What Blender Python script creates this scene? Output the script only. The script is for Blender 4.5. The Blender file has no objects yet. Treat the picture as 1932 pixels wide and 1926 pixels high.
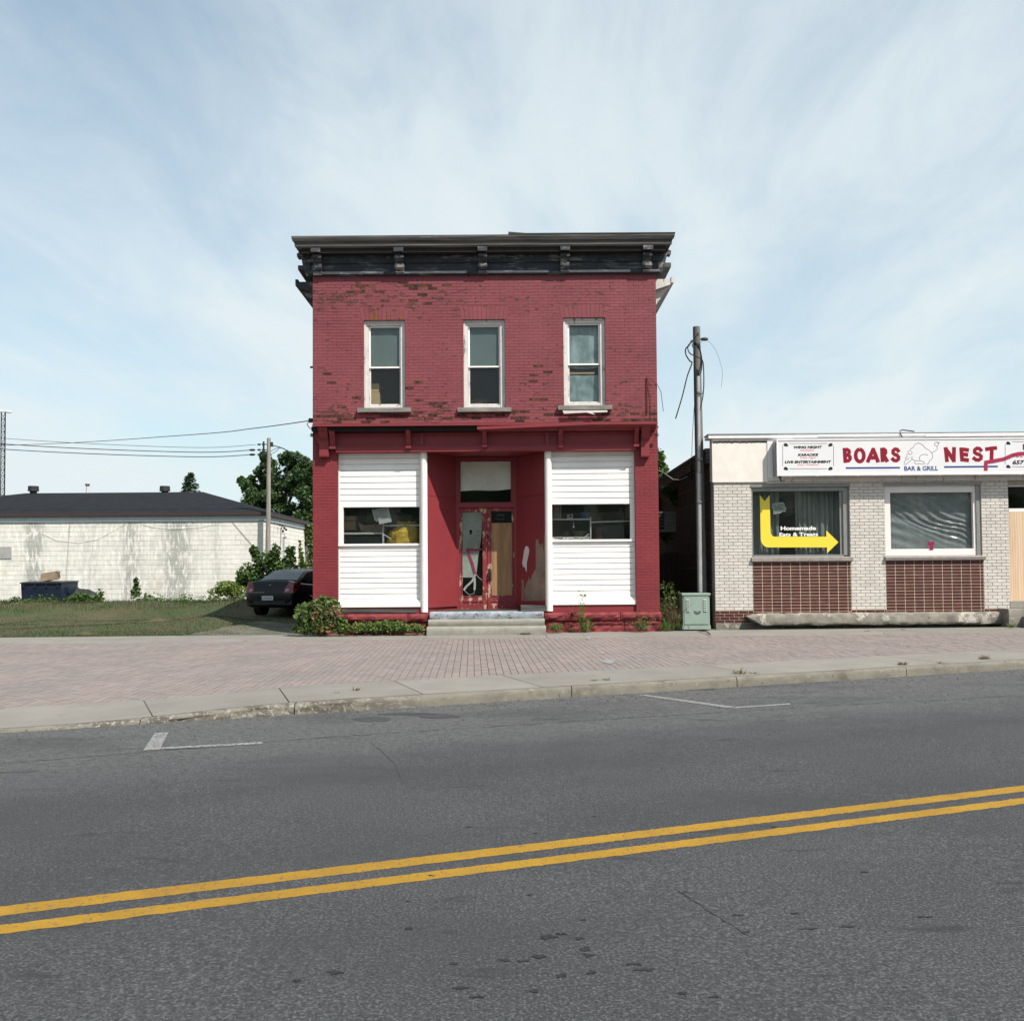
import bpy, bmesh, math, random
from mathutils import Vector, noise

random.seed(7)
S = bpy.context.scene
COL = S.collection
R = random.random
U = random.uniform

# ------------------------------------------------------------------ camera, sky, sun, exposure
CZ = 1.376                      # eye height above the pavement at the red building
F, CX, CY, PW = 1800.0, 966.0, 963.0, 1932.0   # measured focal length and centre (photo scaled to 1932 wide)
TILT, ROLL, SHY = math.radians(1.91), 0.0075, 57 / 1932
_f = Vector((0, math.cos(TILT), math.sin(TILT)))
_r0 = Vector((1, 0, 0))
_u0 = Vector((0, -math.sin(TILT), math.cos(TILT)))
_r = _r0 * math.cos(ROLL) - _u0 * math.sin(ROLL)
_u = _r0 * math.sin(ROLL) + _u0 * math.cos(ROLL)
cam = bpy.data.objects.new('camera', bpy.data.cameras.new('camera'))
COL.objects.link(cam)
cam.data.sensor_fit = 'HORIZONTAL'
cam.data.sensor_width = 36
cam.data.lens = 36 * F / PW
cam.data.shift_y = SHY
cam.data.clip_end = 3000
from mathutils import Matrix
m = Matrix((_r, _u, -_f)).transposed().to_4x4()
m.translation = (0, 0, CZ)
cam.matrix_world = m
S.camera = cam

SUN = Vector((1.0, -1.0, 1.78)).normalized()
sl = bpy.data.lights.new('sun', 'SUN')
sl.energy = 4.9
sl.angle = math.radians(0.55)
sl.color = (1.0, 0.95, 0.87)
so = bpy.data.objects.new('sun', sl)
so.rotation_euler = SUN.to_track_quat('Z', 'Y').to_euler()
so.location = (12, -12, 25)
COL.objects.link(so)

W = bpy.data.worlds.new('World')
S.world = W
W.use_nodes = True
nt = W.node_tree
nt.nodes.clear()


def nd(nt, typ, **kw):
    n = nt.nodes.new(typ)
    for k, v in kw.items():
        if isinstance(k, str) and k.startswith('i_'):
            n.inputs[k[2:].replace('_', ' ')].default_value = v
        else:
            setattr(n, k, v)
    return n


def mth(nt, op, a, b=None, clamp=False):
    n = nt.nodes.new('ShaderNodeMath')
    n.operation = op
    n.use_clamp = clamp
    for i, x in enumerate((a, b)):
        if x is None:
            continue
        if isinstance(x, (int, float)):
            n.inputs[i].default_value = x
        else:
            nt.links.new(x, n.inputs[i])
    return n.outputs[0]


def ramp(nt, fac, stops):
    n = nt.nodes.new('ShaderNodeValToRGB')
    e = n.color_ramp.elements
    while len(e) < len(stops):
        e.new(0.5)
    for i, (p, c) in enumerate(stops):
        e[i].position = p
        e[i].color = c if len(c) == 4 else (*c, 1)
    nt.links.new(fac, n.inputs[0])
    return n.outputs[0]


def G(v):
    return (v, v, v, 1)


sky = nd(nt, 'ShaderNodeTexSky')
sky.sky_type = 'NISHITA'
sky.sun_disc = False
sky.sun_elevation = math.asin(SUN.z)
sky.sun_rotation = math.atan2(SUN.x, SUN.y)
sky.air_density = 1.0
sky.dust_density = 1.6
sky.ozone_density = 1.0
tc = nd(nt, 'ShaderNodeTexCoord')
sx = nd(nt, 'ShaderNodeSeparateXYZ')
nt.links.new(tc.outputs['Generated'], sx.inputs[0])
zz = mth(nt, 'ADD', mth(nt, 'MAXIMUM', sx.outputs[2], 0.0), 0.16)
cu = mth(nt, 'DIVIDE', sx.outputs[0], zz)
cv = mth(nt, 'DIVIDE', sx.outputs[1], zz)
cb = nd(nt, 'ShaderNodeCombineXYZ')
nt.links.new(mth(nt, 'ADD', mth(nt, 'MULTIPLY', cu, 1.0), mth(nt, 'MULTIPLY', cv, -0.10)), cb.inputs[0])
nt.links.new(mth(nt, 'MULTIPLY', cv, 0.42), cb.inputs[1])
cb.inputs[2].default_value = 3.7
n1 = nd(nt, 'ShaderNodeTexNoise', i_Scale=1.05, i_Detail=6.0, i_Roughness=0.50, i_Distortion=0.2)
nt.links.new(cb.outputs[0], n1.inputs['Vector'])
n2 = nd(nt, 'ShaderNodeTexNoise', i_Scale=4.2, i_Detail=6.0, i_Roughness=0.62, i_Distortion=0.5)
nt.links.new(cb.outputs[0], n2.inputs['Vector'])
msk = mth(nt, 'ADD', mth(nt, 'MULTIPLY', n1.outputs[0], 0.72), mth(nt, 'MULTIPLY', n2.outputs[0], 0.28))
# thin veil everywhere, denser towards the horizon
veil = ramp(nt, msk, [(0.37, G(0.30)), (0.47, G(0.50)), (0.57, G(0.80)), (0.70, G(0.96))])
low = ramp(nt, sx.outputs[2], [(0.0, G(0.22)), (0.25, G(0.14)), (0.5, G(0.0))])
fac = mth(nt, 'ADD', veil, low, clamp=True)
tint = nd(nt, 'ShaderNodeMix', data_type='RGBA', blend_type='MULTIPLY')
tint.inputs[0].default_value = 1
tint.inputs[7].default_value = (.93, 1.10, 1.02, 1)
nt.links.new(sky.outputs[0], tint.inputs[6])
bg1 = nd(nt, 'ShaderNodeBackground', i_Strength=0.12)
nt.links.new(tint.outputs[2], bg1.inputs[0])
bg2 = nd(nt, 'ShaderNodeBackground', i_Strength=0.645)
bg2.inputs[0].default_value = (0.87, 0.965, 1.0, 1)
mx = nd(nt, 'ShaderNodeMixShader')
nt.links.new(fac, mx.inputs[0])
nt.links.new(bg1.outputs[0], mx.inputs[1])
nt.links.new(bg2.outputs[0], mx.inputs[2])
wo = nd(nt, 'ShaderNodeOutputWorld')
nt.links.new(mx.outputs[0], wo.inputs[0])

S.view_settings.view_transform = 'Standard'
S.view_settings.look = 'None'
S.view_settings.exposure = 0.50
S.view_settings.gamma = 1.0
S.view_settings.use_curve_mapping = False

# ------------------------------------------------------------------ measuring helpers
def ray(x, y):
    u = (x - CX) / F
    v = (CY - y) / F + SHY * PW / F
    return _f + _r * u + _u * v


def at(x, y, Y):
    """world point on the plane at depth Y seen at photo position x, y"""
    d = ray(x, y)
    t = Y / d.y
    return Vector((d.x * t, Y, CZ + d.z * t))


def rect(x0, y0, x1, y1, Y):
    a, b, c, d = at(x0, y0, Y), at(x1, y0, Y), at(x0, y1, Y), at(x1, y1, Y)
    return ((a.x + c.x) / 2, (b.x + d.x) / 2, (c.z + d.z) / 2, (a.z + b.z) / 2)   # X0 X1 Z0 Z1


def zoomf(ox, oy, s):
    return lambda x, y: ((ox + x * s) / 1.98758, (oy + y * s) / 1.98758)


def zrect(zf, x0, y0, x1, y1, Y):
    return rect(*zf(x0, y0), *zf(x1, y1), Y)


zA = zoomf(1080, 840, .3946)
zB = zoomf(1800, 840, .3946)
zC = zoomf(1080, 1560, .4465)
zD = zoomf(1640, 1560, .4465)
zE = zoomf(2400, 1180, .644)
zF = zoomf(2640, 1580, .4154)
zG = zoomf(3240, 1580, .4152)
zH = zoomf(0, 1500, .4778)
zI = zoomf(600, 1560, .4466)
zJ = zoomf(1240, 1640, .2388)
zK = zoomf(1680, 1680, .3322)
zL = zoomf(2060, 1860, .176)
zM = zoomf(2440, 1640, .3946)
zN = zoomf(860, 1620, .2596)


def zroad(x, y):
    return -0.21 + 0.0062 * (0.937 * x + 0.349 * (y - 5))


def ground(x, y, fn):
    d = ray(x, y)
    z = 0.0
    p = None
    for _ in range(12):
        t = (z - CZ) / d.z
        p = Vector((d.x * t, d.y * t, z))
        z = fn(p.x, p.y)
    return p


_a, _b = ground(0, 1383, zroad), ground(1932, 1262, zroad)
CM = (_b.y - _a.y) / (_b.x - _a.x)
CB = _a.y - CM * _a.x                 # kerb line  y = CB + CM x
ct, st = math.cos(math.atan(CM)), math.sin(math.atan(CM))
YB = 21.86                            # back of the pavement


def ss(a, b, x):
    t = max(0, min(1, (x - a) / (b - a)))
    return t * t * (3 - 2 * t)


def kerb_h(x):
    return 0.025 + 0.10 * ss(-4.9, -2.2, x)


def zpave(x, y):
    yc = CB + CM * x
    zc = zroad(x, yc) + kerb_h(x)
    t = max(0, min(1, (y - yc) / max(0.5, YB - yc)))
    return zc + (0.003 * x - zc) * t


# ------------------------------------------------------------------ mesh helpers
WL = {}


class MB:
    def __init__(s):
        s.v, s.f, s.mi, s.cur = [], [], [], 0

    def add(s, vs, fs):
        o = len(s.v)
        s.v += [tuple(p) for p in vs]
        for f in fs:
            s.f.append(tuple(i + o for i in f))
            s.mi.append(s.cur)
        return s

    def box(s, x0, x1, y0, y1, z0, z1):
        vs = [(x, y, z) for x in (x0, x1) for y in (y0, y1) for z in (z0, z1)]
        return s.add(vs, [(0, 1, 3, 2), (4, 6, 7, 5), (0, 4, 5, 1), (2, 3, 7, 6), (0, 2, 6, 4), (1, 5, 7, 3)])

    def cham(s, x0, x1, y0, y1, z0, z1, c=.003):
        """box with its front (y0) edges chamfered, no back"""
        vs = [(x0, y1, z0), (x1, y1, z0), (x1, y1, z1), (x0, y1, z1),
              (x0, y0 + c, z0), (x1, y0 + c, z0), (x1, y0 + c, z1), (x0, y0 + c, z1),
              (x0 + c, y0, z0 + c), (x1 - c, y0, z0 + c), (x1 - c, y0, z1 - c), (x0 + c, y0, z1 - c)]
        fs = [(8, 9, 10, 11)]
        for a in (0, 4):
            for i in range(4):
                j = (i + 1) % 4
                fs.append((a + i, a + j, a + 4 + j, a + 4 + i))
        return s.add(vs, fs)

    def prism(s, prof, x0, x1, ax='x'):
        """profile of (a, b) pairs extruded along an axis"""
        n = len(prof)
        if ax == 'x':
            vs = [(x0, a, b) for a, b in prof] + [(x1, a, b) for a, b in prof]
        elif ax == 'y':
            vs = [(a, x0, b) for a, b in prof] + [(a, x1, b) for a, b in prof]
        else:
            vs = [(a, b, x0) for a, b in prof] + [(a, b, x1) for a, b in prof]
        fs = [tuple(range(n)), tuple(range(2 * n - 1, n - 1, -1))]
        fs += [(i, (i + 1) % n, n + (i + 1) % n, n + i) for i in range(n)]
        return s.add(vs, fs)

    def tube(s, pts, r, n=8, r1=None, caps=True):
        pts = [Vector(p) for p in pts]
        m_ = len(pts)
        vs, fs = [], []
        up = Vector((0.13, 0.31, 0.94)).normalized()
        for i, p in enumerate(pts):
            t = (pts[min(i + 1, m_ - 1)] - pts[max(i - 1, 0)]).normalized()
            a = t.cross(up)
            if a.length < .05:
                a = t.cross(Vector((1, 0, 0)))
            a.normalize()
            b = t.cross(a)
            rr = r if r1 is None else r + (r1 - r) * i / (m_ - 1)
            for k in range(n):
                q = 2 * math.pi * k / n
                vs.append(p + a * rr * math.cos(q) + b * rr * math.sin(q))
        for i in range(m_ - 1):
            for k in range(n):
                j = (k + 1) % n
                fs.append((i * n + k, i * n + j, i * n + n + j, i * n + n + k))
        if caps:
            k = len(vs)
            vs += vs[:n] + vs[m_ * n - n:m_ * n]
            fs.append(tuple(range(k, k + n)))
            fs.append(tuple(range(k + 2 * n - 1, k + n - 1, -1)))
        return s.add(vs, fs)

    def grid(s, fn, nu, nv):
        vs = [fn(i / nu, j / nv) for j in range(nv + 1) for i in range(nu + 1)]
        fs = [(j * (nu + 1) + i, j * (nu + 1) + i + 1, (j + 1) * (nu + 1) + i + 1, (j + 1) * (nu + 1) + i)
              for j in range(nv) for i in range(nu)]
        return s.add(vs, fs)

    def blob(s, c, rx, ry, rz, nu=14, nv=9, amp=.15, freq=2., seed=0):
        c = Vector(c)
        vs, fs = [], []
        for j in range(nv + 1):
            th = math.pi * j / nv
            for i in range(nu):
                ph = 2 * math.pi * i / nu
                d = Vector((math.sin(th) * math.cos(ph), math.sin(th) * math.sin(ph), math.cos(th)))
                k = 1 + amp * noise.noise(d * freq + Vector((seed, seed * 2, 0)))
                vs.append(c + Vector((d.x * rx * k, d.y * ry * k, d.z * rz * k)))
        for j in range(nv):
            for i in range(nu):
                k = (i + 1) % nu
                fs.append((j * nu + i, j * nu + k, j * nu + nu + k, j * nu + nu + i))
        return s.add(vs, fs)

    def strip(s, pts, w, y, th=.002):
        """flat line on a plane facing the street: pts are (x, z)"""
        pts = [Vector((a, b)) for a, b in pts]
        L, Rr = [], []
        for i, p in enumerate(pts):
            t = (pts[min(i + 1, len(pts) - 1)] - pts[max(i - 1, 0)]).normalized()
            q = Vector((-t.y, t.x)) * w / 2
            L.append(p + q)
            Rr.append(p - q)
        n = len(pts)
        vs = []
        for yy in (y, y + th):
            vs += [(p.x, yy, p.y) for p in L] + [(p.x, yy, p.y) for p in Rr]
        fs = []
        for i in range(n - 1):
            fs += [(i, n + i, n + i + 1, i + 1), (i, i + 1, 2 * n + i + 1, 2 * n + i), (n + i, 3 * n + i, 3 * n + i + 1, n + i + 1)]
        return s.add(vs, fs)

    def poly(s, pts, y, th=.002):
        """flat outline (x, z) with a little thickness"""
        n = len(pts)
        vs = [(a, y, b) for a, b in pts] + [(a, y + th, b) for a, b in pts]
        fs = [tuple(range(n))] + [(i, (i + 1) % n, n + (i + 1) % n, n + i) for i in range(n)]
        return s.add(vs, fs)


def mesh(name, b, mats, smooth=False, fix=True):
    me = bpy.data.meshes.new(name)
    me.from_pydata(b.v, [], b.f)
    for mt in (mats if isinstance(mats, (list, tuple)) else [mats]):
        me.materials.append(mt)
    if any(b.mi):
        me.polygons.foreach_set('material_index', b.mi)
    if fix:
        bm = bmesh.new()
        bm.from_mesh(me)
        bmesh.ops.recalc_face_normals(bm, faces=bm.faces)
        bm.to_mesh(me)
        bm.free()
    if smooth:
        me.polygons.foreach_set('use_smooth', [True] * len(me.polygons))
    me.update()
    return me


def obj(name, b, mats, parent=None, smooth=False, fix=True, base=False):
    """link the collected geometry as ONE object with its origin at its own middle (or base)"""
    xs, ys, zs = zip(*b.v)
    c = Vector(((min(xs) + max(xs)) / 2, (min(ys) + max(ys)) / 2, min(zs) if base else (min(zs) + max(zs)) / 2))
    b.v = [(x - c.x, y - c.y, z - c.z) for x, y, z in b.v]
    o = bpy.data.objects.new(name, mesh(name, b, mats, smooth, fix))
    COL.objects.link(o)
    WL[o.name] = c
    if parent:
        o.parent = parent
        o.location = c - WL[parent.name]
    else:
        o.location = c
    return o


def thing(name, label, cat, loc=(0, 0, 0), group=None):
    o = bpy.data.objects.new(name, None)
    o.empty_display_size = .2
    COL.objects.link(o)
    o.location = loc
    WL[o.name] = Vector(loc)
    return tag(o, label, cat, group)


def tag(o, label, cat, group=None):
    o['label'] = label
    o['category'] = cat
    if group:
        o['group'] = group
    return o


def kind(o, k):
    o['kind'] = k
    return o


def holed(X0, X1, Z0, Z1, holes, y0, y1):
    """a wall slab facing the street with rectangular openings and their reveals"""
    xs = sorted({X0, X1, *[min(max(h[0], X0), X1) for h in holes], *[min(max(h[1], X0), X1) for h in holes]})
    zs = sorted({Z0, Z1, *[min(max(h[2], Z0), Z1) for h in holes], *[min(max(h[3], Z0), Z1) for h in holes]})
    b = MB()

    def solid(i, j):
        if i < 0 or j < 0 or i >= len(xs) - 1 or j >= len(zs) - 1:
            return False
        cx, cz = (xs[i] + xs[i + 1]) / 2, (zs[j] + zs[j + 1]) / 2
        return not any(h[0] < cx < h[1] and h[2] < cz < h[3] for h in holes)
    for i in range(len(xs) - 1):
        for j in range(len(zs) - 1):
            if not solid(i, j):
                continue
            a, c, d, e = xs[i], xs[i + 1], zs[j], zs[j + 1]
            b.add([(a, y0, d), (c, y0, d), (c, y0, e), (a, y0, e)], [(0, 1, 2, 3)])
            b.add([(a, y1, d), (c, y1, d), (c, y1, e), (a, y1, e)], [(3, 2, 1, 0)])
            if not solid(i - 1, j):
                b.add([(a, y0, d), (a, y0, e), (a, y1, e), (a, y1, d)], [(0, 1, 2, 3)])
            if not solid(i + 1, j):
                b.add([(c, y0, d), (c, y0, e), (c, y1, e), (c, y1, d)], [(3, 2, 1, 0)])
            if not solid(i, j - 1):
                b.add([(a, y0, d), (a, y1, d), (c, y1, d), (c, y0, d)], [(0, 1, 2, 3)])
            if not solid(i, j + 1):
                b.add([(a, y0, e), (a, y1, e), (c, y1, e), (c, y0, e)], [(3, 2, 1, 0)])
    return b


def courses(X0, X1, Z0, Z1, L, H, j, holes=(), bond=0.5, jit=0.0):
    """brick rectangles (u0, u1, v0, v1) filling a wall, cut at openings"""
    out = []
    nr = int(round((Z1 - Z0) / H))
    h = (Z1 - Z0) / nr
    for r in range(nr):
        v0, v1 = Z0 + r * h + j / 2, Z0 + (r + 1) * h - j / 2
        vm = (v0 + v1) / 2
        blocks = sorted((a[0], a[1]) for a in holes if a[2] < vm < a[3])
        spans, x = [], X0
        for a, b_ in blocks:
            if a > x:
                spans.append((x, min(a, X1)))
            x = max(x, b_)
        if x < X1:
            spans.append((x, X1))
        off = (r % 2) * bond * L + (U(-jit, jit) if jit else 0)
        for a, b_ in spans:
            k = math.floor((a - X0 + off) / L)
            while True:
                u0 = max(a, X0 - off + k * L)
                u1 = min(b_, X0 - off + (k + 1) * L)
                if u0 >= b_:
                    break
                if u1 - u0 > 2.2 * j:
                    out.append((u0 + j / 2, u1 - j / 2, v0, v1))
                k += 1
    return out


def lay(parent, name, mats, pieces, depth, limit=300, c=.003, uneven=.002, sunk=.02):
    """pieces: (frame, u0, u1, v0, v1, kind); the nearest ones become parts of their own, the rest one part"""
    eye = Vector((0, 0, CZ))

    def pos(fr, u, v, n=0):
        return fr[0] + fr[1] * u + Vector((0, 0, v)) + fr[2] * n
    order = sorted(pieces, key=lambda p: -((p[2] - p[1]) * (p[4] - p[3]) /
                                           (pos(p[0], (p[1] + p[2]) / 2, (p[3] + p[4]) / 2) - eye).length_squared
                                           * (0.4 if abs(p[0][2].x) > .5 else 1)))
    cache = {}
    rest = MB()
    rnd = []
    for i, (fr, u0, u1, v0, v1, kd) in enumerate(order):
        w, h = u1 - u0, v1 - v0
        cen = pos(fr, (u0 + u1) / 2, (v0 + v1) / 2, U(-uneven, uneven) - (sunk if kd == 1 else 0))
        if i < limit:
            key = (round(w, 3), round(h, 3), kd, fr[2].to_tuple(2))
            if key not in cache:
                b = MB()
                b.cham(-w / 2, w / 2, -depth, .001, -h / 2, h / 2, c)
                b.v = [tuple(fr[1] * x - fr[2] * y + Vector((0, 0, z))) for x, y, z in b.v]
                cache[key] = mesh(name, b, mats[kd])
            o = bpy.data.objects.new(name, cache[key])
            COL.objects.link(o)
            o.parent = parent
            o.location = cen - WL[parent.name]
            o.rotation_euler = (U(-.004, .004), U(-.006, .006), U(-.004, .004))
        else:
            b = MB()
            b.cham(-w / 2, w / 2, -depth, .001, -h / 2, h / 2, c)
            rest.cur = kd
            n0 = len(rest.f)
            rest.add([cen + fr[1] * x - fr[2] * y + Vector((0, 0, z)) for x, y, z in b.v], b.f)
            rnd += [R()] * (len(rest.f) - n0)
    if rest.v:
        o = obj(name, rest, mats, parent, fix=False)
        a = o.data.attributes.new('rnd', 'FLOAT', 'FACE')
        a.data.foreach_set('value', rnd)
        bm = bmesh.new()
        bm.from_mesh(o.data)
        bmesh.ops.recalc_face_normals(bm, faces=bm.faces)
        bm.to_mesh(o.data)
        bm.free()
        kind(o, 'stuff')
    return len(order)


def front(Y):
    return (Vector((0, Y, 0)), Vector((1, 0, 0)), Vector((0, -1, 0)))


# ------------------------------------------------------------------ materials
def mat(name, c1, c2=None, scale=3., rough=.75, bump=0., bscale=40., metal=0., spec=.35, detail=6., vary=0.,
        stretch=(1, 1, 1), lo=.35, hi=.65, chips=None, wave=None):
    """procedural surface: two tones by noise, fine relief, per-piece variation, optional chipped layer
    chips = (colour, scale, threshold, softness[, stretch])"""
    mt = bpy.data.materials.new(name)
    mt.use_nodes = True
    nt = mt.node_tree
    bs = nt.nodes['Principled BSDF']
    bs.inputs['Roughness'].default_value = rough
    bs.inputs['Metallic'].default_value = metal
    bs.inputs['Specular IOR Level'].default_value = spec
    geo = nd(nt, 'ShaderNodeNewGeometry')
    mp = nd(nt, 'ShaderNodeMapping')
    mp.inputs['Scale'].default_value = stretch
    nt.links.new(geo.outputs['Position'], mp.inputs[0])
    col = None
    if c2 is not None:
        n = nd(nt, 'ShaderNodeTexNoise', i_Scale=scale, i_Detail=detail, i_Roughness=.6)
        nt.links.new(mp.outputs[0], n.inputs['Vector'])
        col = ramp(nt, n.outputs[0], [(lo, c1), (hi, c2)])
        if wave:
            wv = nd(nt, 'ShaderNodeTexWave', i_Scale=wave[0], i_Distortion=wave[1], i_Detail=3.0, i_Detail_Scale=1.2)
            wv.bands_direction = wave[2]
            nt.links.new(mp.outputs[0], wv.inputs['Vector'])
            mxx = nd(nt, 'ShaderNodeMix', data_type='RGBA', blend_type='MULTIPLY')
            mxx.inputs[0].default_value = wave[3]
            nt.links.new(col, mxx.inputs[6])
            nt.links.new(ramp(nt, wv.outputs[0], [(0, G(.45)), (1, G(1.0))]), mxx.inputs[7])
            col = mxx.outputs[2]
    if vary:
        oi = nd(nt, 'ShaderNodeObjectInfo')
        at_ = nd(nt, 'ShaderNodeAttribute', attribute_name='rnd')
        rr = mth(nt, 'FRACT', mth(nt, 'ADD', oi.outputs['Random'], at_.outputs['Fac']))
        vv = mth(nt, 'ADD', mth(nt, 'MULTIPLY', rr, 2 * vary), 1 - vary)
        hs = nd(nt, 'ShaderNodeHueSaturation')
        nt.links.new(vv, hs.inputs['Value'])
        hs.inputs['Saturation'].default_value = 1
        if col is None:
            hs.inputs['Color'].default_value = (*c1, 1)
        else:
            nt.links.new(col, hs.inputs['Color'])
        col = hs.outputs[0]
    if chips:
        for ch in (chips if isinstance(chips, list) else [chips]):
            n = nd(nt, 'ShaderNodeTexNoise', i_Scale=ch[1], i_Detail=9.0, i_Roughness=.68)
            if len(ch) > 4:
                m2 = nd(nt, 'ShaderNodeMapping')
                m2.inputs['Scale'].default_value = ch[4]
                nt.links.new(geo.outputs['Position'], m2.inputs[0])
                nt.links.new(m2.outputs[0], n.inputs['Vector'])
            else:
                nt.links.new(geo.outputs['Position'], n.inputs['Vector'])
            mk = ramp(nt, n.outputs[0], [(ch[2], G(0)), (ch[2] + ch[3], G(1))])
            mxx = nd(nt, 'ShaderNodeMix', data_type='RGBA')
            nt.links.new(mk, mxx.inputs[0])
            if col is None:
                mxx.inputs[6].default_value = (*c1, 1)
            else:
                nt.links.new(col, mxx.inputs[6])
            mxx.inputs[7].default_value = (*ch[0], 1)
            col = mxx.outputs[2]
    if col is None:
        bs.inputs['Base Color'].default_value = (*c1, 1)
    else:
        nt.links.new(col, bs.inputs['Base Color'])
    if bump:
        n = nd(nt, 'ShaderNodeTexNoise', i_Scale=bscale, i_Detail=5.0, i_Roughness=.65)
        nt.links.new(mp.outputs[0], n.inputs['Vector'])
        bp = nd(nt, 'ShaderNodeBump', i_Strength=min(1, bump), i_Distance=.01)
        nt.links.new(n.outputs[0], bp.inputs['Height'])
        nt.links.new(bp.outputs[0], bs.inputs['Normal'])
    return mt


def glass(name, tint=.9, dust=.04, rough=.02, dustcol=(.5, .52, .52)):
    mt = bpy.data.materials.new(name)
    mt.use_nodes = True
    nt = mt.node_tree
    nt.nodes.clear()
    tr = nd(nt, 'ShaderNodeBsdfTransparent')
    tr.inputs[0].default_value = (tint * .97, tint, tint * .99, 1)
    gl = nd(nt, 'ShaderNodeBsdfGlossy', i_Roughness=rough)
    df = nd(nt, 'ShaderNodeBsdfDiffuse')
    df.inputs[0].default_value = (*dustcol, 1)
    geo = nd(nt, 'ShaderNodeNewGeometry')
    n = nd(nt, 'ShaderNodeTexNoise', i_Scale=2.2, i_Detail=2.0)
    nt.links.new(geo.outputs['Position'], n.inputs['Vector'])
    bp = nd(nt, 'ShaderNodeBump', i_Strength=.12, i_Distance=.02)
    nt.links.new(n.outputs[0], bp.inputs['Height'])
    nt.links.new(bp.outputs[0], gl.inputs['Normal'])
    fr = nd(nt, 'ShaderNodeFresnel', i_IOR=1.5)
    fb = mth(nt, 'MULTIPLY', fr.outputs[0], mth(nt, 'SUBTRACT', 1.0, geo.outputs['Backfacing']))
    n3 = nd(nt, 'ShaderNodeTexNoise', i_Scale=7.0, i_Detail=8.0, i_Roughness=.7)
    nt.links.new(geo.outputs['Position'], n3.inputs['Vector'])
    m1 = nd(nt, 'ShaderNodeMixShader')
    nt.links.new(mth(nt, 'MULTIPLY', n3.outputs[0], 2 * dust), m1.inputs[0])
    nt.links.new(tr.outputs[0], m1.inputs[1])
    nt.links.new(df.outputs[0], m1.inputs[2])
    m2 = nd(nt, 'ShaderNodeMixShader')
    nt.links.new(fb, m2.inputs[0])
    nt.links.new(m1.outputs[0], m2.inputs[1])
    nt.links.new(gl.outputs[0], m2.inputs[2])
    o = nd(nt, 'ShaderNodeOutputMaterial')
    nt.links.new(m2.outputs[0], o.inputs[0])
    return mt


def leafmat(name, c1, c2, trans=.35, scale=1.6):
    mt = mat(name, c1, c2, scale=scale, rough=.55, spec=.3, lo=.3, hi=.7, detail=5)
    nt = mt.node_tree
    bs = nt.nodes['Principled BSDF']
    out = nt.nodes['Material Output']
    tl = nd(nt, 'ShaderNodeBsdfTranslucent')
    src = bs.inputs['Base Color'].links[0].from_socket
    nt.links.new(src, tl.inputs[0])
    mx = nd(nt, 'ShaderNodeMixShader')
    mx.inputs[0].default_value = trans
    nt.links.new(bs.outputs[0], mx.inputs[1])
    nt.links.new(tl.outputs[0], mx.inputs[2])
    nt.links.new(mx.outputs[0], out.inputs[0])
    return mt


RED = (.200, .026, .032)
RED2 = (.160, .020, .026)
REDF = (.200, .049, .058)
REDF2 = (.168, .038, .047)
M = {}
M['brick_up'] = mat('faded red paint on brick', REDF, REDF2, 1.3, .7, .5, 60, vary=.06,
                    chips=((.07, .030, .024), 9, .70, .02))
M['mortar_up'] = mat('faded red paint in joints', (.178, .041, .050), (.145, .032, .040), 2, .85)
M['spall'] = mat('bare spalled brick', (.11, .040, .024), (.016, .010, .009), 9, .95, .9, 50, vary=.3)
M['orange'] = mat('bare orange brick', (.21, .07, .032), (.15, .048, .024), 10, .9, .6, 60)
M['brick_lo'] = mat('red paint on brick', RED, RED2, 1.5, .6, .4, 60, vary=.05, chips=((.08, .02, .02), 11, .76, .02))
M['mortar_lo'] = mat('red paint in joints', (.170, .022, .027), (.14, .018, .023), 2, .8)
M['red'] = mat('red painted timber', RED, (.18, .024, .03), 2.2, .55, .15, 30, chips=((.12, .05, .045), 6, .74, .02))
M['red_peel'] = mat('peeling red painted timber', RED, (.17, .024, .03), 3, .6, .3, 30,
                    chips=((.42, .29, .20), 9, .555, .03, (1, 1, .5)))
M['stone_red'] = mat('red painted rough stone', (.22, .035, .038), (.14, .022, .026), 5, .8, .8, 25,
                     chips=((.16, .13, .125), 4, .66, .05))
M['white'] = mat('white siding paint', (.80, .78, .76), (.74, .72, .70), 2, .5, .1, 20, chips=((.60, .57, .53), 2.4, .62, .12, (.5, 1, 3)))
M['white_old'] = mat('weathered white paint', (.60, .56, .53), (.50, .47, .46), 3, .65, .3, 30,
                     chips=((.22, .2, .185), 9, .58, .06, (1, 1, .3)))
M['white_rust'] = mat('white painted iron', (.74, .71, .68), (.66, .63, .60), 3, .5, 0, 30, chips=((.16, .10, .07), 13, .70, .03))
M['sill_grey'] = mat('weathered grey timber sill', (.25, .24, .215), (.12, .117, .106), 7, .8, .5, 25, stretch=(.3, 1, 2))
M['old_wood'] = mat('bare grey weathered timber', (.11, .104, .098), (.035, .034, .033), 6, .85, .6, 20, stretch=(.15, 1, 3),
                    chips=((.27, .245, .225), 4, .64, .05, (.2, 1, 2)))
M['black_paint'] = mat('flaking black paint', (.018, .02, .026), (.03, .033, .04), 5, .7, .4, 30,
                       chips=((.085, .09, .10), 5, .56, .05, (.4, 1, 1.6)))
M['black_peel'] = mat('black paint flaked to bare wood', (.022, .024, .03), (.05, .055, .065), 5, .75, .5, 30,
                      chips=((.20, .18, .165), 3.2, .53, .06, (.35, 1, 1.5)))
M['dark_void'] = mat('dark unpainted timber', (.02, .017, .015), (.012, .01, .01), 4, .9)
M['tar'] = mat('roofing tar', (.03, .03, .032), (.05, .05, .052), 8, .8, .4, 60)
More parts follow.
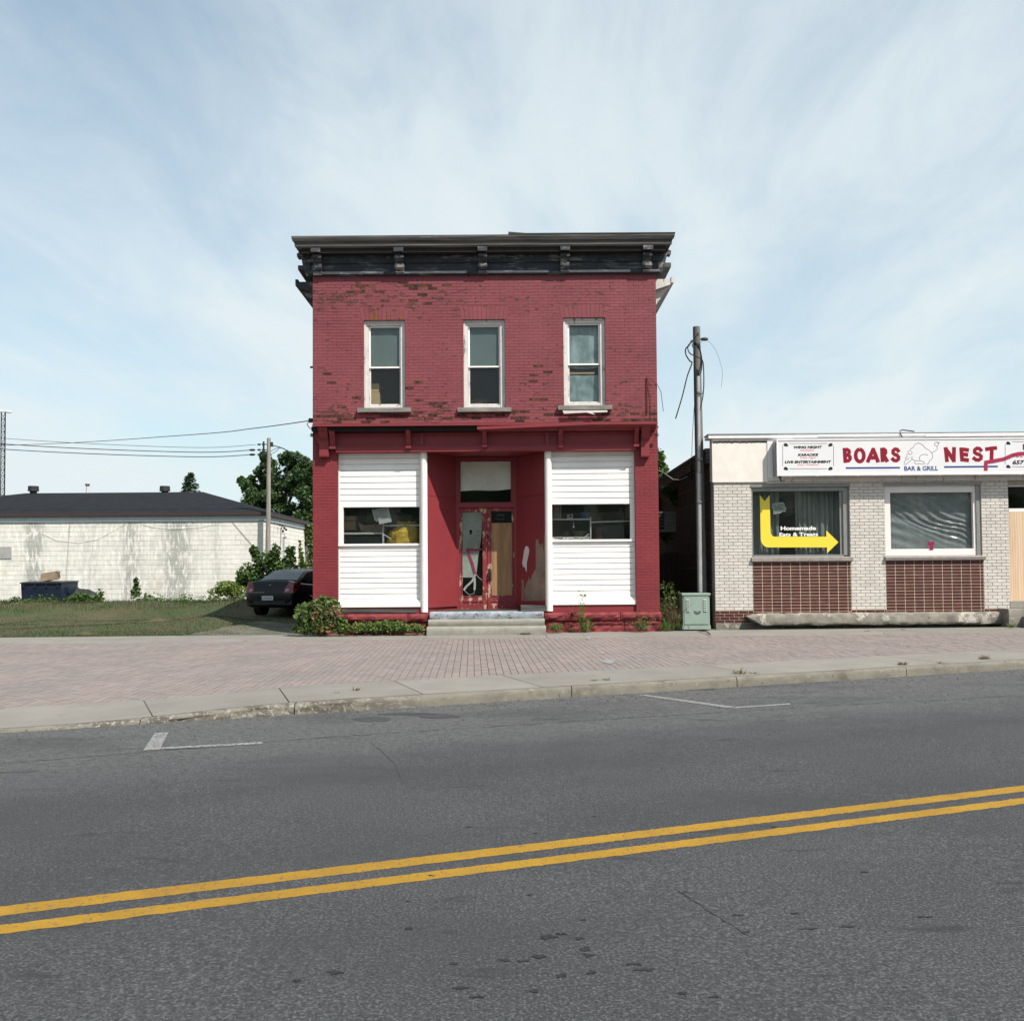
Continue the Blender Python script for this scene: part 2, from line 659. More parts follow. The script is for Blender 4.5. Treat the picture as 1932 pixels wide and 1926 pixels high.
M['roof_felt'] = mat('grey roofing felt', (.10, .10, .10), (.07, .07, .07), 4, .9)
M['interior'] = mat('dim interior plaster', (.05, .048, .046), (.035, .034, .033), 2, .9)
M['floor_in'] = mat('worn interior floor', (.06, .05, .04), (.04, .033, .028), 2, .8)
M['pane'] = glass('window glass', .93, .006)
M['pane_dirty'] = glass('dusty shop glass', .82, .010)
M['blind'] = mat('grey green roller blind', (.105, .135, .14), (.09, .115, .12), 2, .8)
M['sheet_blue'] = mat('pale blue curtain', (.24, .30, .32), (.13, .17, .185), 3.2, .8, stretch=(1.4, 1, .8), detail=4, lo=.38, hi=.60)
M['cloth'] = mat('dusty off white cloth', (.88, .83, .76), (.78, .73, .66), 4, .9, .3, 12)
M['ply'] = mat('weathered plywood', (.31, .185, .092), (.20, .118, .058), 3.0, .7, .2, 30, stretch=(3, 1, .35),
               chips=((.17, .085, .03), 4.6, .70, .02))
M['ply_new'] = mat('pale plywood', (.64, .47, .32), (.55, .39, .25), 3, .7, .15, 30, stretch=(2.2, 1, .25), wave=(2.2, 6., 'X', .35))
M['bare_board'] = mat('bare brown board', (.26, .185, .14), (.17, .12, .10), 3, .85, .3, 20, chips=((.09, .07, .065), 2.5, .62, .07))
M['spray'] = mat('white spray paint', (.58, .52, .53))
M['blue_stone'] = mat('flaking grey blue stone step', (.33, .36, .40), (.20, .22, .25), 5, .8, .5, 25, chips=((.09, .09, .095), 7, .55, .10))
M['concrete'] = mat('grey concrete', (.27, .26, .225), (.21, .20, .175), 5, .9, .5, 60)
M['concrete_old'] = mat('broken patched concrete', (.25, .225, .19), (.14, .128, .11), 2.6, .92, .9, 18, chips=[((.38, .35, .31), 2.4, .57, .04), ((.085, .08, .072), 5, .62, .05)])
M['glossy_black'] = mat('black glass panel', (.01, .01, .012), rough=.1, spec=.5)
M['tape'] = mat('crimson marking tape', (.26, .015, .06), (.20, .012, .05), 9, .5)
M['tape_clear'] = mat('clear packing tape', (.30, .30, .295), (.20, .205, .205), 9, .4)
M['handle'] = mat('tarnished door handle', (.06, .05, .045), rough=.4, metal=.8)


def layer(mt, fac, colour):
    """lay a flat colour over a material where fac is 1"""
    nt = mt.node_tree
    bs = nt.nodes['Principled BSDF']
    mxx = nd(nt, 'ShaderNodeMix', data_type='RGBA')
    nt.links.new(fac, mxx.inputs[0])
    nt.links.new(bs.inputs['Base Color'].links[0].from_socket, mxx.inputs[6])
    mxx.inputs[7].default_value = (*colour, 1)
    nt.links.new(mxx.outputs[2], bs.inputs['Base Color'])


def posnoise(nt, scale, stretch=(1, 1, 1), detail=8., rough=.65):
    geo = nd(nt, 'ShaderNodeNewGeometry')
    mp = nd(nt, 'ShaderNodeMapping')
    mp.inputs['Scale'].default_value = stretch
    nt.links.new(geo.outputs['Position'], mp.inputs[0])
    n = nd(nt, 'ShaderNodeTexNoise', i_Scale=scale, i_Detail=detail, i_Roughness=rough)
    nt.links.new(mp.outputs[0], n.inputs['Vector'])
    return n.outputs[0]


def posxyz(nt):
    geo = nd(nt, 'ShaderNodeNewGeometry')
    s3 = nd(nt, 'ShaderNodeSeparateXYZ')
    nt.links.new(geo.outputs['Position'], s3.inputs[0])
    return s3.outputs
# ================================================================== RED BRICK SHOP
YR = 21.92
XL = at(590, 800, YR).x
XR = (at(1238, 600, YR).x + at(1244.5, 1100, YR).x) / 2
ZF = at(966, 1156, YR).z                      # top of foundation
ZC0 = at(966, 799, YR).z                      # storefront cornice
ZT = at(966, 518, YR).z                       # top of brick
ZP = at(966, 462, YR).z                       # soffit of main cornice
FR = front(YR)
red = thing('red_brick_shop', 'two storey red painted brick shop with boarded white shopfront and black flaking cornice',
            'building', ((XL + XR) / 2, YR, 0))

# ---- window openings of the upper floor
wins = []
for zf, x0, y0, x1, y1 in ((zA, 720, 915, 1112, 1765), (zA, 1668, 908, 2062, 1762), (zB, 795, 890, 1190, 1742)):
    wins.append(zrect(zf, x0, y0, x1, y1, YR))
wall = obj('front_wall', holed(XL, XR, ZC0 - .3, ZP, wins, YR, YR + .32), M['mortar_up'], red)
AH = .31
arch = [(w[0] - .05, w[1] + .05, w[3], w[3] + AH) for w in wins]
cs = courses(XL, XR, ZC0 + .02, ZT,   .222, .0702, .008, [*wins, *arch], jit=.01)
spots = [zA(*p) for p in ((660, 590), (745, 590), (1215, 588), (1190, 588), (1130, 560), (1330, 590), (1500, 590), (590, 655), (690, 655),
         (845, 650), (1150, 620), (1385, 622), (1260, 680), (1160, 735), (915, 740), (1310, 770), (440, 1510), (335, 1425),
         (1225, 1505), (1140, 1560), (680, 1655), (535, 1745), (1225, 1685), (1345, 1715), (1435, 1745), (1250, 1780),
         (1500, 1715), (820, 1860), (380, 1840), (1230, 1835), (1340, 1835), (1830, 1860), (1150, 1830), (600, 1860))]
spots += [zB(*p) for p in ((560, 1350), (670, 1415), (580, 1675), (520, 1675), (640, 1675), (1235, 1865), (1525, 1860), (450, 1840), (860, 1850),
          (505, 1510), (530, 1450))]
sp = [at(*p, YR) for p in spots]
pcs = []
for u0, u1, v0, v1 in cs:
    k = int(any(u0 - .01 < p.x < u1 + .01 and v0 - .006 < p.z < v1 + .006 for p in sp))
    if v0 < ZC0 + .24 and R() < .16:
        k = 1
    pcs.append((FR, u0, u1, v0, v1, k))
# paint flaked in patches: densest below the cornice, in a band under the sills and here and there between
for mt in (M['brick_up'], M['mortar_up']):
    nt = mt.node_tree
    px_ = posxyz(nt)
    fine = posnoise(nt, 5.5, (1, 1, 2.6), detail=6.)
    reg = posnoise(nt, .75, detail=3.)

    def band(z0, w):
        q = mth(nt, 'DIVIDE', mth(nt, 'SUBTRACT', px_[2], z0), w)
        return mth(nt, 'POWER', 2.718, mth(nt, 'MULTIPLY', mth(nt, 'MULTIPLY', q, q), -1.0))
    left = mth(nt, 'SUBTRACT', 1.0, mth(nt, 'MULTIPLY', mth(nt, 'ADD', px_[0], 4.6), .11), clamp=True)
    boost = mth(nt, 'ADD', mth(nt, 'MULTIPLY', mth(nt, 'MULTIPLY', band(ZT - .55, .38), left), .11), mth(nt, 'MULTIPLY', band(ZC0 + .22, .18), .105))
    boost = mth(nt, 'ADD', boost, mth(nt, 'MULTIPLY', band(ZC0 + .75, .45), .035))
    boost = mth(nt, 'ADD', boost, mth(nt, 'MULTIPLY', reg, .09))
    tot = mth(nt, 'ADD', fine, boost)
    layer(mt, ramp(nt, tot, [(.688, G(0)), (.703, G(1))]), (.028, .014, .012))
    layer(mt, ramp(nt, tot, [(.735, G(0)), (.75, G(1))]), (.12, .042, .024))
# splayed flat arches of upright bricks
for wi, a in enumerate(arch):
    n = 11
    for i in range(n):
        def ex(t, top):
            x = a[0] + (a[1] - a[0]) * t
            return x + ((t - .5) * .10 if top else 0)
        t0, t1 = i / n + .004, (i + 1) / n - .004
        z0, z1 = a[2] + .004, a[3] - .006
        b = MB()
        y = YR - .0045 + U(-.0015, .0015)
        vs = [(ex(t0, 0), y, z0), (ex(t1, 0), y, z0), (ex(t1, 1), y, z1), (ex(t0, 1), y, z1)]
        b.add(vs + [(q[0], YR + .004, q[2]) for q in vs], [(0, 1, 2, 3), (0, 1, 5, 4), (1, 2, 6, 5), (2, 3, 7, 6), (3, 0, 4, 7)])
        if wi == 0 and i in (2, 3, 6, 9):
            zs = z0 + (.24 if i == 3 else .11)
            b2 = MB()
            b2.box(ex(t0, 0) + .004, ex(t1, 0) - .004, YR - .0085, YR - .0062, z0, zs)
            obj('bare_brick_face', b2, M['orange'], wall)
        obj('arch_brick', b, M['brick_up'], wall)

# ---- lower piers
LP = (XL, at(637, 1000, YR).x)
RP = (at(1199, 1000, YR).x, XR)
ZPT = at(966, 812, YR).z
pier_objs = []
for px0, px1 in (LP, RP):
    b = MB()
    b.box(px0, px1, YR, YR + .45, ZF, ZC0 - .31)
    p = obj('pier', b, M['mortar_lo'], red)
    pcs += [(FR, a, b_, c, d, 2) for a, b_, c, d in courses(px0, px1, ZF, ZC0 - .08, .222, .0702, .007, jit=.01)]

lay(red, 'brick', [M['brick_up'], M['spall'], M['brick_lo']], pcs, .0035, 300, .0018, .0008, .0022)

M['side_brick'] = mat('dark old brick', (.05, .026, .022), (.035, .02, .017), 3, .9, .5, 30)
# ---- side and back walls, floors and roof
DEP = 15.0
ZSIDE = at(1262, 530, YR + .3).z
b = MB().box(XL, XL + .3, YR + .33, YR + DEP, -.3, ZSIDE + .1)
obj('side_wall', b, M['side_brick'], red)
b = MB().box(XR - .3, XR, YR + .33, YR + DEP, -.3, ZSIDE + .1)
obj('side_wall', b, M['side_brick'], red)
b = MB().box(XL + .31, XR - .31, YR + DEP - .3, YR + DEP, -.3, ZSIDE + .05)
obj('back_wall', b, M['brick_lo'], red)
ZFL2 = ZC0 - .1
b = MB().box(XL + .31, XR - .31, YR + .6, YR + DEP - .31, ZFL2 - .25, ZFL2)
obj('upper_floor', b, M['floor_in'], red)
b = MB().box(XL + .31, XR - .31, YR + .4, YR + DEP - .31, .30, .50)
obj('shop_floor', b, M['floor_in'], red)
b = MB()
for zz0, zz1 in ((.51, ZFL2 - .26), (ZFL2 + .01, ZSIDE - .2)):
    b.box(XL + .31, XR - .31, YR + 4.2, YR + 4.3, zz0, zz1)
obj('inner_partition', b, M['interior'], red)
OV = .42
b = MB().prism([(YR + .35, ZSIDE + .45), (YR + DEP + .3, ZSIDE + .12), (YR + DEP + .3, ZSIDE + .02), (YR + .35, ZSIDE + .35)], XL - OV, XR + OV)
obj('roof', b, M['roof_felt'], red)
for sgn, xw in ((-1, XL), (1, XR)):
    b = MB()
    xo = xw + sgn * OV
    b.prism([(xw + sgn * .002, ZSIDE - .20), (xo, ZSIDE - .06), (xo, ZSIDE + .06), (xw + sgn * .002, ZSIDE + .06)], YR + .36, YR + DEP, 'y')
    e = obj('side_eave', b, M['white_old'] if sgn > 0 else M['black_peel'], red)
    b = MB()
    b.box(min(xo, xo + sgn * .06), max(xo, xo + sgn * .06), YR + .34, YR + DEP, ZSIDE - .03, ZSIDE + .115)
    obj('gutter_board', b, M['white_old'] if sgn > 0 else M['black_paint'], e)
    for k in range(4):
        yk = YR + .5 + k * 3.4
        b = MB()
        b.prism([(xw + sgn * .004, ZSIDE - .62), (xw + sgn * .004, ZSIDE - .21), (xo - sgn * .06, ZSIDE - .09)], yk, yk + .16, 'y')
        obj('eave_bracket', b, M['white_old'] if sgn > 0 else M['black_peel'], e)

# ---- main cornice
cor = MB()
PJ = .38
zft, zfb = at(966, 443, YR - PJ).z, at(966, 463.5, YR - PJ).z
x0t, x1t = at(550, 446, YR - PJ).x, at(1273, 441, YR - PJ).x
x0b, x1b = x0t + .09, x1t - .09
# crown moulding in three raked boards
prof = [(0, 0), (.035, .03), (.035, .10), (.075, .13), (.10, .19), (.10, .235)]
yb = YR - PJ + .08
vs, n = [], len(prof)
hh = (zft - zfb) / .235
for side, (xa, xb) in ((0, (x0b, x0t)), (1, (x1b, x1t))):
    for d, h in prof:
        t = d / .10
        vs.append((xa + (xb - xa) * t, yb - d, zfb + h * hh))
cor.add(vs, [(i, i + 1, n + i + 1, n + i) for i in range(n - 1)])
# top, returns and underside of the crown
ytop = YR + .30
cor.add([(x0t, yb - .10, zft), (x1t, yb - .10, zft), (x1t, ytop, zft + .02), (x0t, ytop, zft + .02)], [(0, 1, 2, 3)])
for xa, xb in ((x0b, x0t), (x1b, x1t)):
    cor.add([(xa, yb, zfb), (xb, yb - .10, zft), (xb, ytop, zft), (xa, ytop, zfb)], [(0, 1, 2, 3)])
cor.add([(x0b, yb, zfb), (x1b, yb, zfb), (x1b, ytop, zfb), (x0b, ytop, zfb)], [(0, 1, 2, 3)])
crown = obj('cornice_crown', cor, M['old_wood'], red)
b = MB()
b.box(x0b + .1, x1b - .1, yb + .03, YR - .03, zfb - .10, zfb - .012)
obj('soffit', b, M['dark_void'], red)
# frieze boards, stepped
zA_ = at(966, 479, YR).z
zB_ = at(966, 496, YR).z
zC_ = at(966, 511, YR).z
zD_ = at(966, 519.5, YR).z
b = MB().box(XL - .05, XR + .05, YR - .05, YR + .02, zB_, zfb - .05)
obj('frieze_board', b, M['black_peel'], red)
b = MB().box(XL - .04, XR + .04, YR - .035, YR + .02, zC_, zB_ - .004)
obj('frieze_board', b, M['black_paint'], red)
b = MB()
b.prism([(YR + .02, zD_), (YR - .05, zD_), (YR - .09, zD_ + .03), (YR - .06, zC_ - .01), (YR - .06, zC_ - .004), (YR + .02, zC_ - .004)], XL - .09, XR + .09)
obj('frieze_moulding', b, M['black_paint'], red)
b = MB()
for z_ in (zB_ + .02,):
    b.box(XL - .06, XR + .06, YR - .07, YR - .051, z_ - .025, z_)
obj('frieze_bead', b, M['black_paint'], red)


def bracket(xc, w, name='cornice_bracket', ax=0):
    """scrolled bracket under the cornice; ax 0 faces the street, +-1 faces sideways"""
    prof = [(0, zD_ + .01), (.10, zD_ + .01), (.12, zD_ + .06), (.10, zC_ - .01), (.13, zC_ + .0), (.155, zC_ + .10), (.145, zC_ + .16),
            (.10, zB_ - .04), (.17, zB_), (.24, zB_ + .09), (.25, zB_ + .15), (.20, zA_ - .02), (.36, zA_ + .03), (.50, zfb - .11), (.51, zfb - .004), (0, zfb - .004)]
    b = MB()
    b.prism([(YR - (p if p < .2 else .2 + (p - .2) * .42), z) for p, z in prof], xc - w / 2, xc + w / 2)
    o = obj(name, b, M['black_peel'], red)
    for q in ((.352, .332, zfb - .10, zfb - .006, 'black_peel'), (.235, .19, zB_ + .07, zB_ + .11, 'black_peel'), (.165, .12, zC_ + .05, zC_ + .10, 'black_peel')):
        b = MB().box(xc - w / 2 - .012, xc + w / 2 + .012, YR - q[0], YR - q[1], q[2], q[3])
        obj('bracket_block', b, M[q[4]], o)


for zf, a, c in ((zA, 240, 322), (zA, 1020, 1103), (zA, 1810, 1892), (zB, 765, 847), (zB, 1543, 1628)):
    x0, x1, _, _ = zrect(zf, a, 230, c, 460, YR - .1)
    bracket((x0 + x1) / 2, (x1 - x0) * .98)
for sgn, xw in ((-1, XL), (1, XR)):
    b = MB()
    pr = [(0, zD_ + .01), (.09, zD_ + .02), (.12, zC_ - .01), (.10, zC_ + .08), (.17, zB_ - .03), (.19, zB_ + .06), (.22, zA_ - .03), (.30, zA_ - .05), (.31, zA_ + .02), (.28, zfb - .01), (0, zfb - .01)]
    b.prism([(xw + sgn * (p + .052), z) for p, z in pr], YR - .04, YR + .18, 'y')
    obj('cornice_bracket', b, M['black_peel'], red)
# tar strip standing up on the right half of the roof edge
xs0 = at(959, 438, YR - .5).x
b = MB()
zt = zft + .004
b.add([(xs0, YR - PJ - .03, zt), (xs0, YR - PJ - .03, zt + .055), (xs0 + .42, YR - PJ - .03, zt + .022), (x1t + .01, YR - PJ - .03, zt + .018), (x1t + .01, YR - PJ - .03, zt),
       (xs0, YR - .2, zt), (xs0, YR - .2, zt + .055), (xs0 + .42, YR - .2, zt + .022), (x1t + .01, YR - .2, zt + .018), (x1t + .01, YR - .2, zt)],
      [(0, 1, 2, 3, 4), (5, 9, 8, 7, 6), (0, 5, 6, 1), (1, 6, 7, 2), (2, 7, 8, 3), (3, 8, 9, 4)])
obj('tar_edge', b, M['tar'], red)

# ---- upper windows
def sash_window(w, zmr, side, ply=False):
    X0, X1, Z0, Z1 = w
    y = YR + .075
    t = .105
    b = MB()
    # outer casing: stepped jambs and head
    for xa, xb in ((X0, X0 + t), (X1 - t, X1)):
        b.box(xa, xb, y, y + .14, Z0 + .035, Z1)
    b.box(X0 + t, X1 - t, y, y + .14, Z1 - t, Z1)
    b.box(X0 + t, X1 - t, y + .01, y + .14, Z0 + .035, Z0 + .12)
    for xa, xb in ((X0 + .001, X0 + .045), (X1 - .045, X1 - .001)):
        b.box(xa, xb, y - .025, y - .001, Z0 + .035, Z1 - .002)
    b.box(X0 + .046, X1 - .046, y - .025, y - .001, Z1 - .045, Z1 - .002)
    wd = obj('sash_window', b, M['white_old'], red)
    xi0, xi1 = X0 + t + .003, X1 - t - .003
    for nm, za, zb, yy in (('upper_sash', zmr - .02, Z1 - t - .003, y + .045), ('lower_sash', Z0 + .123, zmr + .02, y + .085)):
        f = .034
        b = MB()
        b.box(xi0, xi0 + f, yy, yy + .035, za, zb)
        b.box(xi1 - f, xi1, yy, yy + .035, za, zb)
        b.box(xi0 + f, xi1 - f, yy, yy + .035, za, za + f)
        b.box(xi0 + f, xi1 - f, yy, yy + .035, zb - f, zb)
        obj(nm, b, M['white'] if nm == 'upper_sash' else M['white_old'], wd)
        b = MB().box(xi0 + f, xi1 - f, yy + .014, yy + .018, za + f, zb - f)
        obj('pane', b, M['pane'], wd)
    b = MB()
    s = .085
    b.box(X0 - .14, X1 + .14, YR - .085, YR + .07, Z0 - s + .02, Z0 + .032)
    obj('window_sill', b, M['sill_grey'], wd)
    return wd, (xi0, xi1, Z0 + .12, Z1 - t, y)


mr = [at(725, 691, YR).z, at(915, 689.5, YR).z, at(1103, 685, YR).z]
wd1, in1 = sash_window(wins[0], mr[0], 0)
wd2, in2 = sash_window(wins[1], mr[1], 0)
wd3, in3 = sash_window(wins[2], mr[2], 0)
# broken board under the right sill
b = MB()
xa, xb, za, zb = zrect(zB, 785, 1772, 1210, 1806, YR - .1)
b.prism([(xa, zb), (xa + .03, za + .01), (xa + .55, za + .035), (xa + .75, za - .02), (xb - .35, za + .03), (xb, za + .04), (xb, zb)], YR - .105, YR - .086, 'y')
obj('split_sill_board', b, M['white_old'], wd3)

# things seen behind the upper windows
for nm_, (xi0, xi1, za, zb, y), zm in (('left', in1, mr[0]), ('middle', in2, mr[1])):
    b = MB()
    b.grid(lambda s, t: (xi0 - .06 + (xi1 - xi0 + .12) * s, y + .098 + .004 * math.sin(s * 9) * (1 - t), zm + .03 + (zb + .1 - zm - .03) * t), 12, 4)
    o = obj('roller_blind', b, M['blind'], smooth=True)

    tag(o, f'grey green roller blind pulled half down inside the {nm_} upper window', 'blind')
xa, xb, za, zb = zrect(zA, 770, 1518, 872, 1760, YR + .4)
b = MB()
b.box(xa - .3, xb, YR + .36, YR + .75, za - .6, zb - .21)
b.box(xa - .3, xb - .02, YR + .37, YR + .75, zb - .20, zb)
M['carton'] = mat('tan cardboard', (.42, .29, .16), (.34, .23, .13), 3, .85)
tag(obj('stacked_carton', b, M['carton']), 'pale tan cartons stacked in the lower left corner of the left upper window', 'carton')
xa, xb, za, zb = zrect(zA, 1725, 1640, 1890, 1730, YR + .5)
b = MB().blob(((xa + xb) / 2, YR + .7, za - .05), .30, .2, .27, 14, 9, .2, 2.3, 4)
M['brown_cloth'] = mat('dark brown cloth', (.11, .06, .05), (.07, .045, .04), 6, .9)
tag(obj('cloth_heap', b, M['brown_cloth'], smooth=True), 'dim brown heap at the bottom of the middle upper window', 'heap')
xi0, xi1, za, zb, y = in3
b = MB()


def fold(s, t):
    x = xi0 - .03 + (xi1 - xi0 + .06) * s
    z = mr[2] - .05 + (zb - .06 - mr[2] + .05) * t
    sag = .05 * math.sin((s * 1.2 + t * 2.2) * 5) * (1 - abs(s - .5)) + .03 * math.sin(s * 23 + 3 * t)
    return (x, y + .132 + sag * .12, z - .05 * (1 - t) * math.sin(s * math.pi))


b.grid(fold, 26, 26)
tag(obj('hung_sheet', b, M['sheet_blue'], smooth=True), 'pale bluish crumpled sheet hung across the top of the right upper window', 'curtain')
b = MB()


def fold2(s, t):
    x = xi0 - .03 + (xi1 - xi0 + .06) * s
    z = za - .05 + (mr[2] - .19 - za) * t
    return (x, y + .150 + .005 * math.sin(s * 9 + t * 4) + .004 * math.sin(t * 17 + s * 5), z)


b.grid(fold2, 22, 22)
tag(obj('hung_sheet', b, M['sheet_blue'], smooth=True), 'pale grey sheet covering the bottom of the right upper window', 'curtain')
b = MB().box(xi0 + .02, xi1 - .12, y + .135, y + .145, mr[2] - .21, mr[2] - .165)
M['tan_wood'] = mat('tan timber', (.42, .27, .14), (.36, .23, .12), 5, .6)
tag(obj('curtain_rod', b, M['tan_wood']), 'tan wooden rod across the middle of the right upper window', 'rod')

# ---- storefront entablature
PS = .40
z1 = at(966, 799.5, YR - PS).z
xLs, xRs = at(589, 801, YR - PS).x, at(1241, 797, YR - PS).x
b = MB().box(xLs, xRs, YR - PS, YR - .012, z1 - .012, z1 + .018)
b.box(xLs, xRs, YR - PS - .006, YR - PS, z1 - .03, z1 + .018)
obj('cornice_flashing', b, M['red'], red)
zfr0 = at(966, 843, YR).z
zfr1 = z1 - .013
zlin = at(966, 852, YR).z
b = MB().box(LP[1] - .25, RP[0] + .25, YR - .03, YR + .06, zfr0, zfr1)
obj('frieze_panel', b, M['red'], red)
b = MB().box(LP[0] + .02, RP[1] - .02, YR - .035, YR - .031 + .02, zfr0 + .24, zfr1 - .12)
b.v = []; b.f = []; b.mi = []
b.box(LP[0] + .03, at(900, 806, YR).x, YR - .30, YR - .05, zfr1 - .10, zfr1 - .004)  # dark box stands in for the shadow in the slot under the flashing
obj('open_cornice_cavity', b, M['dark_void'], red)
xm = at(902, 806, YR - .35).x
b = MB()
zc = zfr1 - .002
dz = at(966, 812, YR - .3).z
b.prism([(YR - .031, dz), (YR - .20, dz), (YR - .24, dz + .04), (YR - .33, dz + .07), (YR - .39, dz + .13), (YR - .39, zc), (YR - .031, zc)], xm + .02, xRs - .02)
obj('cornice_moulding', b, M['red'], red)
# sagging loose board that rises to the right
b = MB()
zz0, zz1 = at(902, 806.5, YR - .42).z, at(1100, 799.5, YR - .42).z
b.add([(xm - .02, YR - .43, zz0 - .05), (xm - .02, YR - .43, zz0 + .02), (at(1110, 800, YR - .42).x, YR - .41, zz1 + .01), (at(1110, 800, YR - .42).x, YR - .41, zz1 - .02),
       (xm - .02, YR - .40, zz0 - .05), (xm - .02, YR - .40, zz0 + .02), (at(1110, 800, YR - .42).x, YR - .395, zz1 + .01), (at(1110, 800, YR - .42).x, YR - .395, zz1 - .02)],
      [(0, 1, 2, 3), (4, 7, 6, 5), (0, 4, 5, 1), (1, 5, 6, 2), (2, 6, 7, 3), (3, 7, 4, 0)])
obj('loose_cornice_board', b, M['red'], red)
b = MB().box(LP[1] - .02, RP[0] + .02, YR - .11, YR + .14, zlin, zfr0 - .002)
b.box(LP[1] - .22, RP[0] + .22, YR - .075, YR - .031, zfr0 - .001, zfr0 + .05)
obj('lintel_beam', b, M['red'], red)
b = MB().box(LP[1] - .2, RP[0] + .2, YR - .06, YR - .031, zfr1 - .19, zfr1 - .13)
obj('frieze_rail', b, M['red'], red)
for zf, a, c in ((zC, 347, 393), (zC, 991, 1029), (zD, 378, 413), (zD, 1018, 1053), (zD, 1655, 1691)):
    xa, xb, za, zb = zrect(zf, a, 120, c, 258, YR - .2)
    zt_ = zfr1 - .06
    b = MB()
    b.prism([(YR - .03, zfr0 - .02), (YR - .12, zfr0 - .02), (YR - .14, zfr0 + .05), (YR - .17, zfr0 + .2), (YR - .29, zt_ - .06), (YR - .30, zt_), (YR - .03, zt_)], xa, xb)
    o = obj('storefront_bracket', b, M['red'], red)
    b = MB().box(xa - .012, xb + .012, YR - .165, YR - .11, zfr0 - .035, zfr0 + .03)
    obj('bracket_foot', b, M['red'], o)
for zf, a, c in ((zC, 1113, 1140), (zD, 908, 935)):
    xa, xb, za, zb = zrect(zf, a, 120, c, 258, YR)
    b = MB().box(xa, xb, YR - .09, YR - .031, zfr0 + .051, zfr1 - .13)
    obj('frieze_stile', b, M['red'], red)
for sgn, zf, a, c in ((-1, zC, 265, 343), (1, zD, 1710, 1780)):
    xa, xb, za, zb = zrect(zf, a, 205, c, 345, YR - .1)
    b = MB()
    b.prism([(YR - .012, za), (YR - .12, za), (YR - .13, za + .03), (YR - .13, zb - .01), (YR - .20, zb + .05), (YR - .34, zfr1 - .03), (YR - .34, zfr1 - .015), (YR - .012, zfr1 - .015)], xa, xb)
    o = obj('end_console', b, M['red'], red)
    xw = XL if sgn < 0 else XR
    xi = xa if sgn < 0 else xb
    lo_, hi_ = min(xw, xi), max(xw, xi)
    b = MB()
    b.prism([(xw, zfr1 - .05), (xw, zfr1 - .014), (xi, zfr1 - .014), (xi, zb - .12)], YR - .12, YR - .012, 'y')
    obj('console_wedge', b, M['red'], o)
    # cast flower on the wedge
    cx = xi + sgn * .17
    b = MB()
    for k in range(4):
        q = math.pi * k / 4 + .2
        b.strip([(cx - .055 * math.cos(q), zb + .12 - .055 * math.sin(q)), (cx + .055 * math.cos(q), zb + .12 + .055 * math.sin(q))], .014, YR - .135 - .001 * k, .013)
    obj('star_ornament', b, M['dark_void'], o)

# ---- white siding bays, show windows, sills, posts
YP = YR + .13
shop_light = {}


def bay(tag_, zf, xl, xr, ys_top, y_wtop, y_wbot, y_bot, y_sill, n_up, n_lo):
    xa, xb, zw1, ztop = zrect(zf, xl, ys_top, xr, y_wtop, YP)
    _, _, zb0, zw0 = zrect(zf, xl, y_wbot, xr, y_bot, YP)
    _, _, zs0, _ = zrect(zf, xl, y_bot, xr, y_sill, YP)
    b = holed(xa - .06, xb + .06, zb0 - .02, ztop + .12, [(xa + .03, xb - .03, zw0, zw1)], YP + .035, YP + .14)
    bk = obj('siding_bay', b, M['white'], red)
    for n, za, zb_ in ((n_up, zw1, ztop), (n_lo, zb0, zw0)):
        cap = 0 if n == n_up else .05
        h = (zb_ - za - cap) / n
        for k in range(n):
            z0 = za + k * h
            b = MB()
            # drop siding: lower lip proud, narrow groove above
            b.prism([(YP + .034, z0 + .006), (YP - .004, z0 + .006), (YP - .004, z0 + h * .72), (YP + .004, z0 + h * .84), (YP + .016, z0 + h), (YP + .034, z0 + h)], xa + .03, xb - .03)
            obj('siding_board', b, M['white'], bk)
        if cap:
            b = MB().box(xa, xb, YP - .05, YP + .12, zb_ - cap, zb_)
            obj('ledge', b, M['white'], bk)
        b = MB()
        for q0, q1 in ((xa - .01, xa + .029), (xb - .029, xb + .01)):
            b.box(q0, q1, YP - .012, YP + .034, za, zb_ - cap)
        obj('corner_trim', b, M['white'], bk)
    b = MB().box(xa - .01, xb + .01, YP - .03, YP + .034, ztop + .001, ztop + .07)
    obj('head_trim', b, M['white'], bk)
    b = MB().box(xa + .03, xb - .03, YP + .10, YP + .104, zw0, zw1)
    obj('shop_pane', b, M['pane_dirty'], bk)
    b = MB()
    sl0, sl1 = xa - .03, xb + .05
    b.prism([(YP + .03, zs0), (YP - .10, zs0), (YP - .10, zs0 + .07), (YP - .005, zb0 - .003), (YP + .03, zb0 - .003)], sl0, sl1)
    obj('sill', b, M['white'], bk)
    return (xa, xb, zw0, zw1, zs0)


bl = bay('left', zC, 424, 1113, 302, 765, 1072, 1537, 1603, 9, 10)
br = bay('right', zD, 948, 1652, 278, 740, 1036, 1512, 1582, 9, 10)
# white jamb strips beside the two openings
b = MB().box(bl[0] - .05, bl[0] + .11, YP - .02, YP + .06, bl[2] - .02, bl[3] + .0)
obj('window_jamb', b, M['white'], red)
b = MB().box(br[1] - .10, br[1] + .05, YP - .02, YP + .06, br[2] - .02, br[3] + .0)
obj('window_jamb', b, M['white'], red)
# round corner posts
PO = []
for zf, xt, yt, xbt, ybt in ((zC, 1134, 290, 1150, 1640), (zD, 922, 278, 947, 1630)):
    pt, pb = at(*zf(xt, yt), YR + .06), at(*zf(xbt, ybt), YR + .06)
    x = (pt.x + pb.x) / 2
    PO.append(x)
    b = MB()
    b.tube([(x, YR + .06, pb.z - .02), (x, YR + .06, zlin - .001)], .083, 16)
    obj('corner_post', b, M['white_rust'], red, smooth=True)
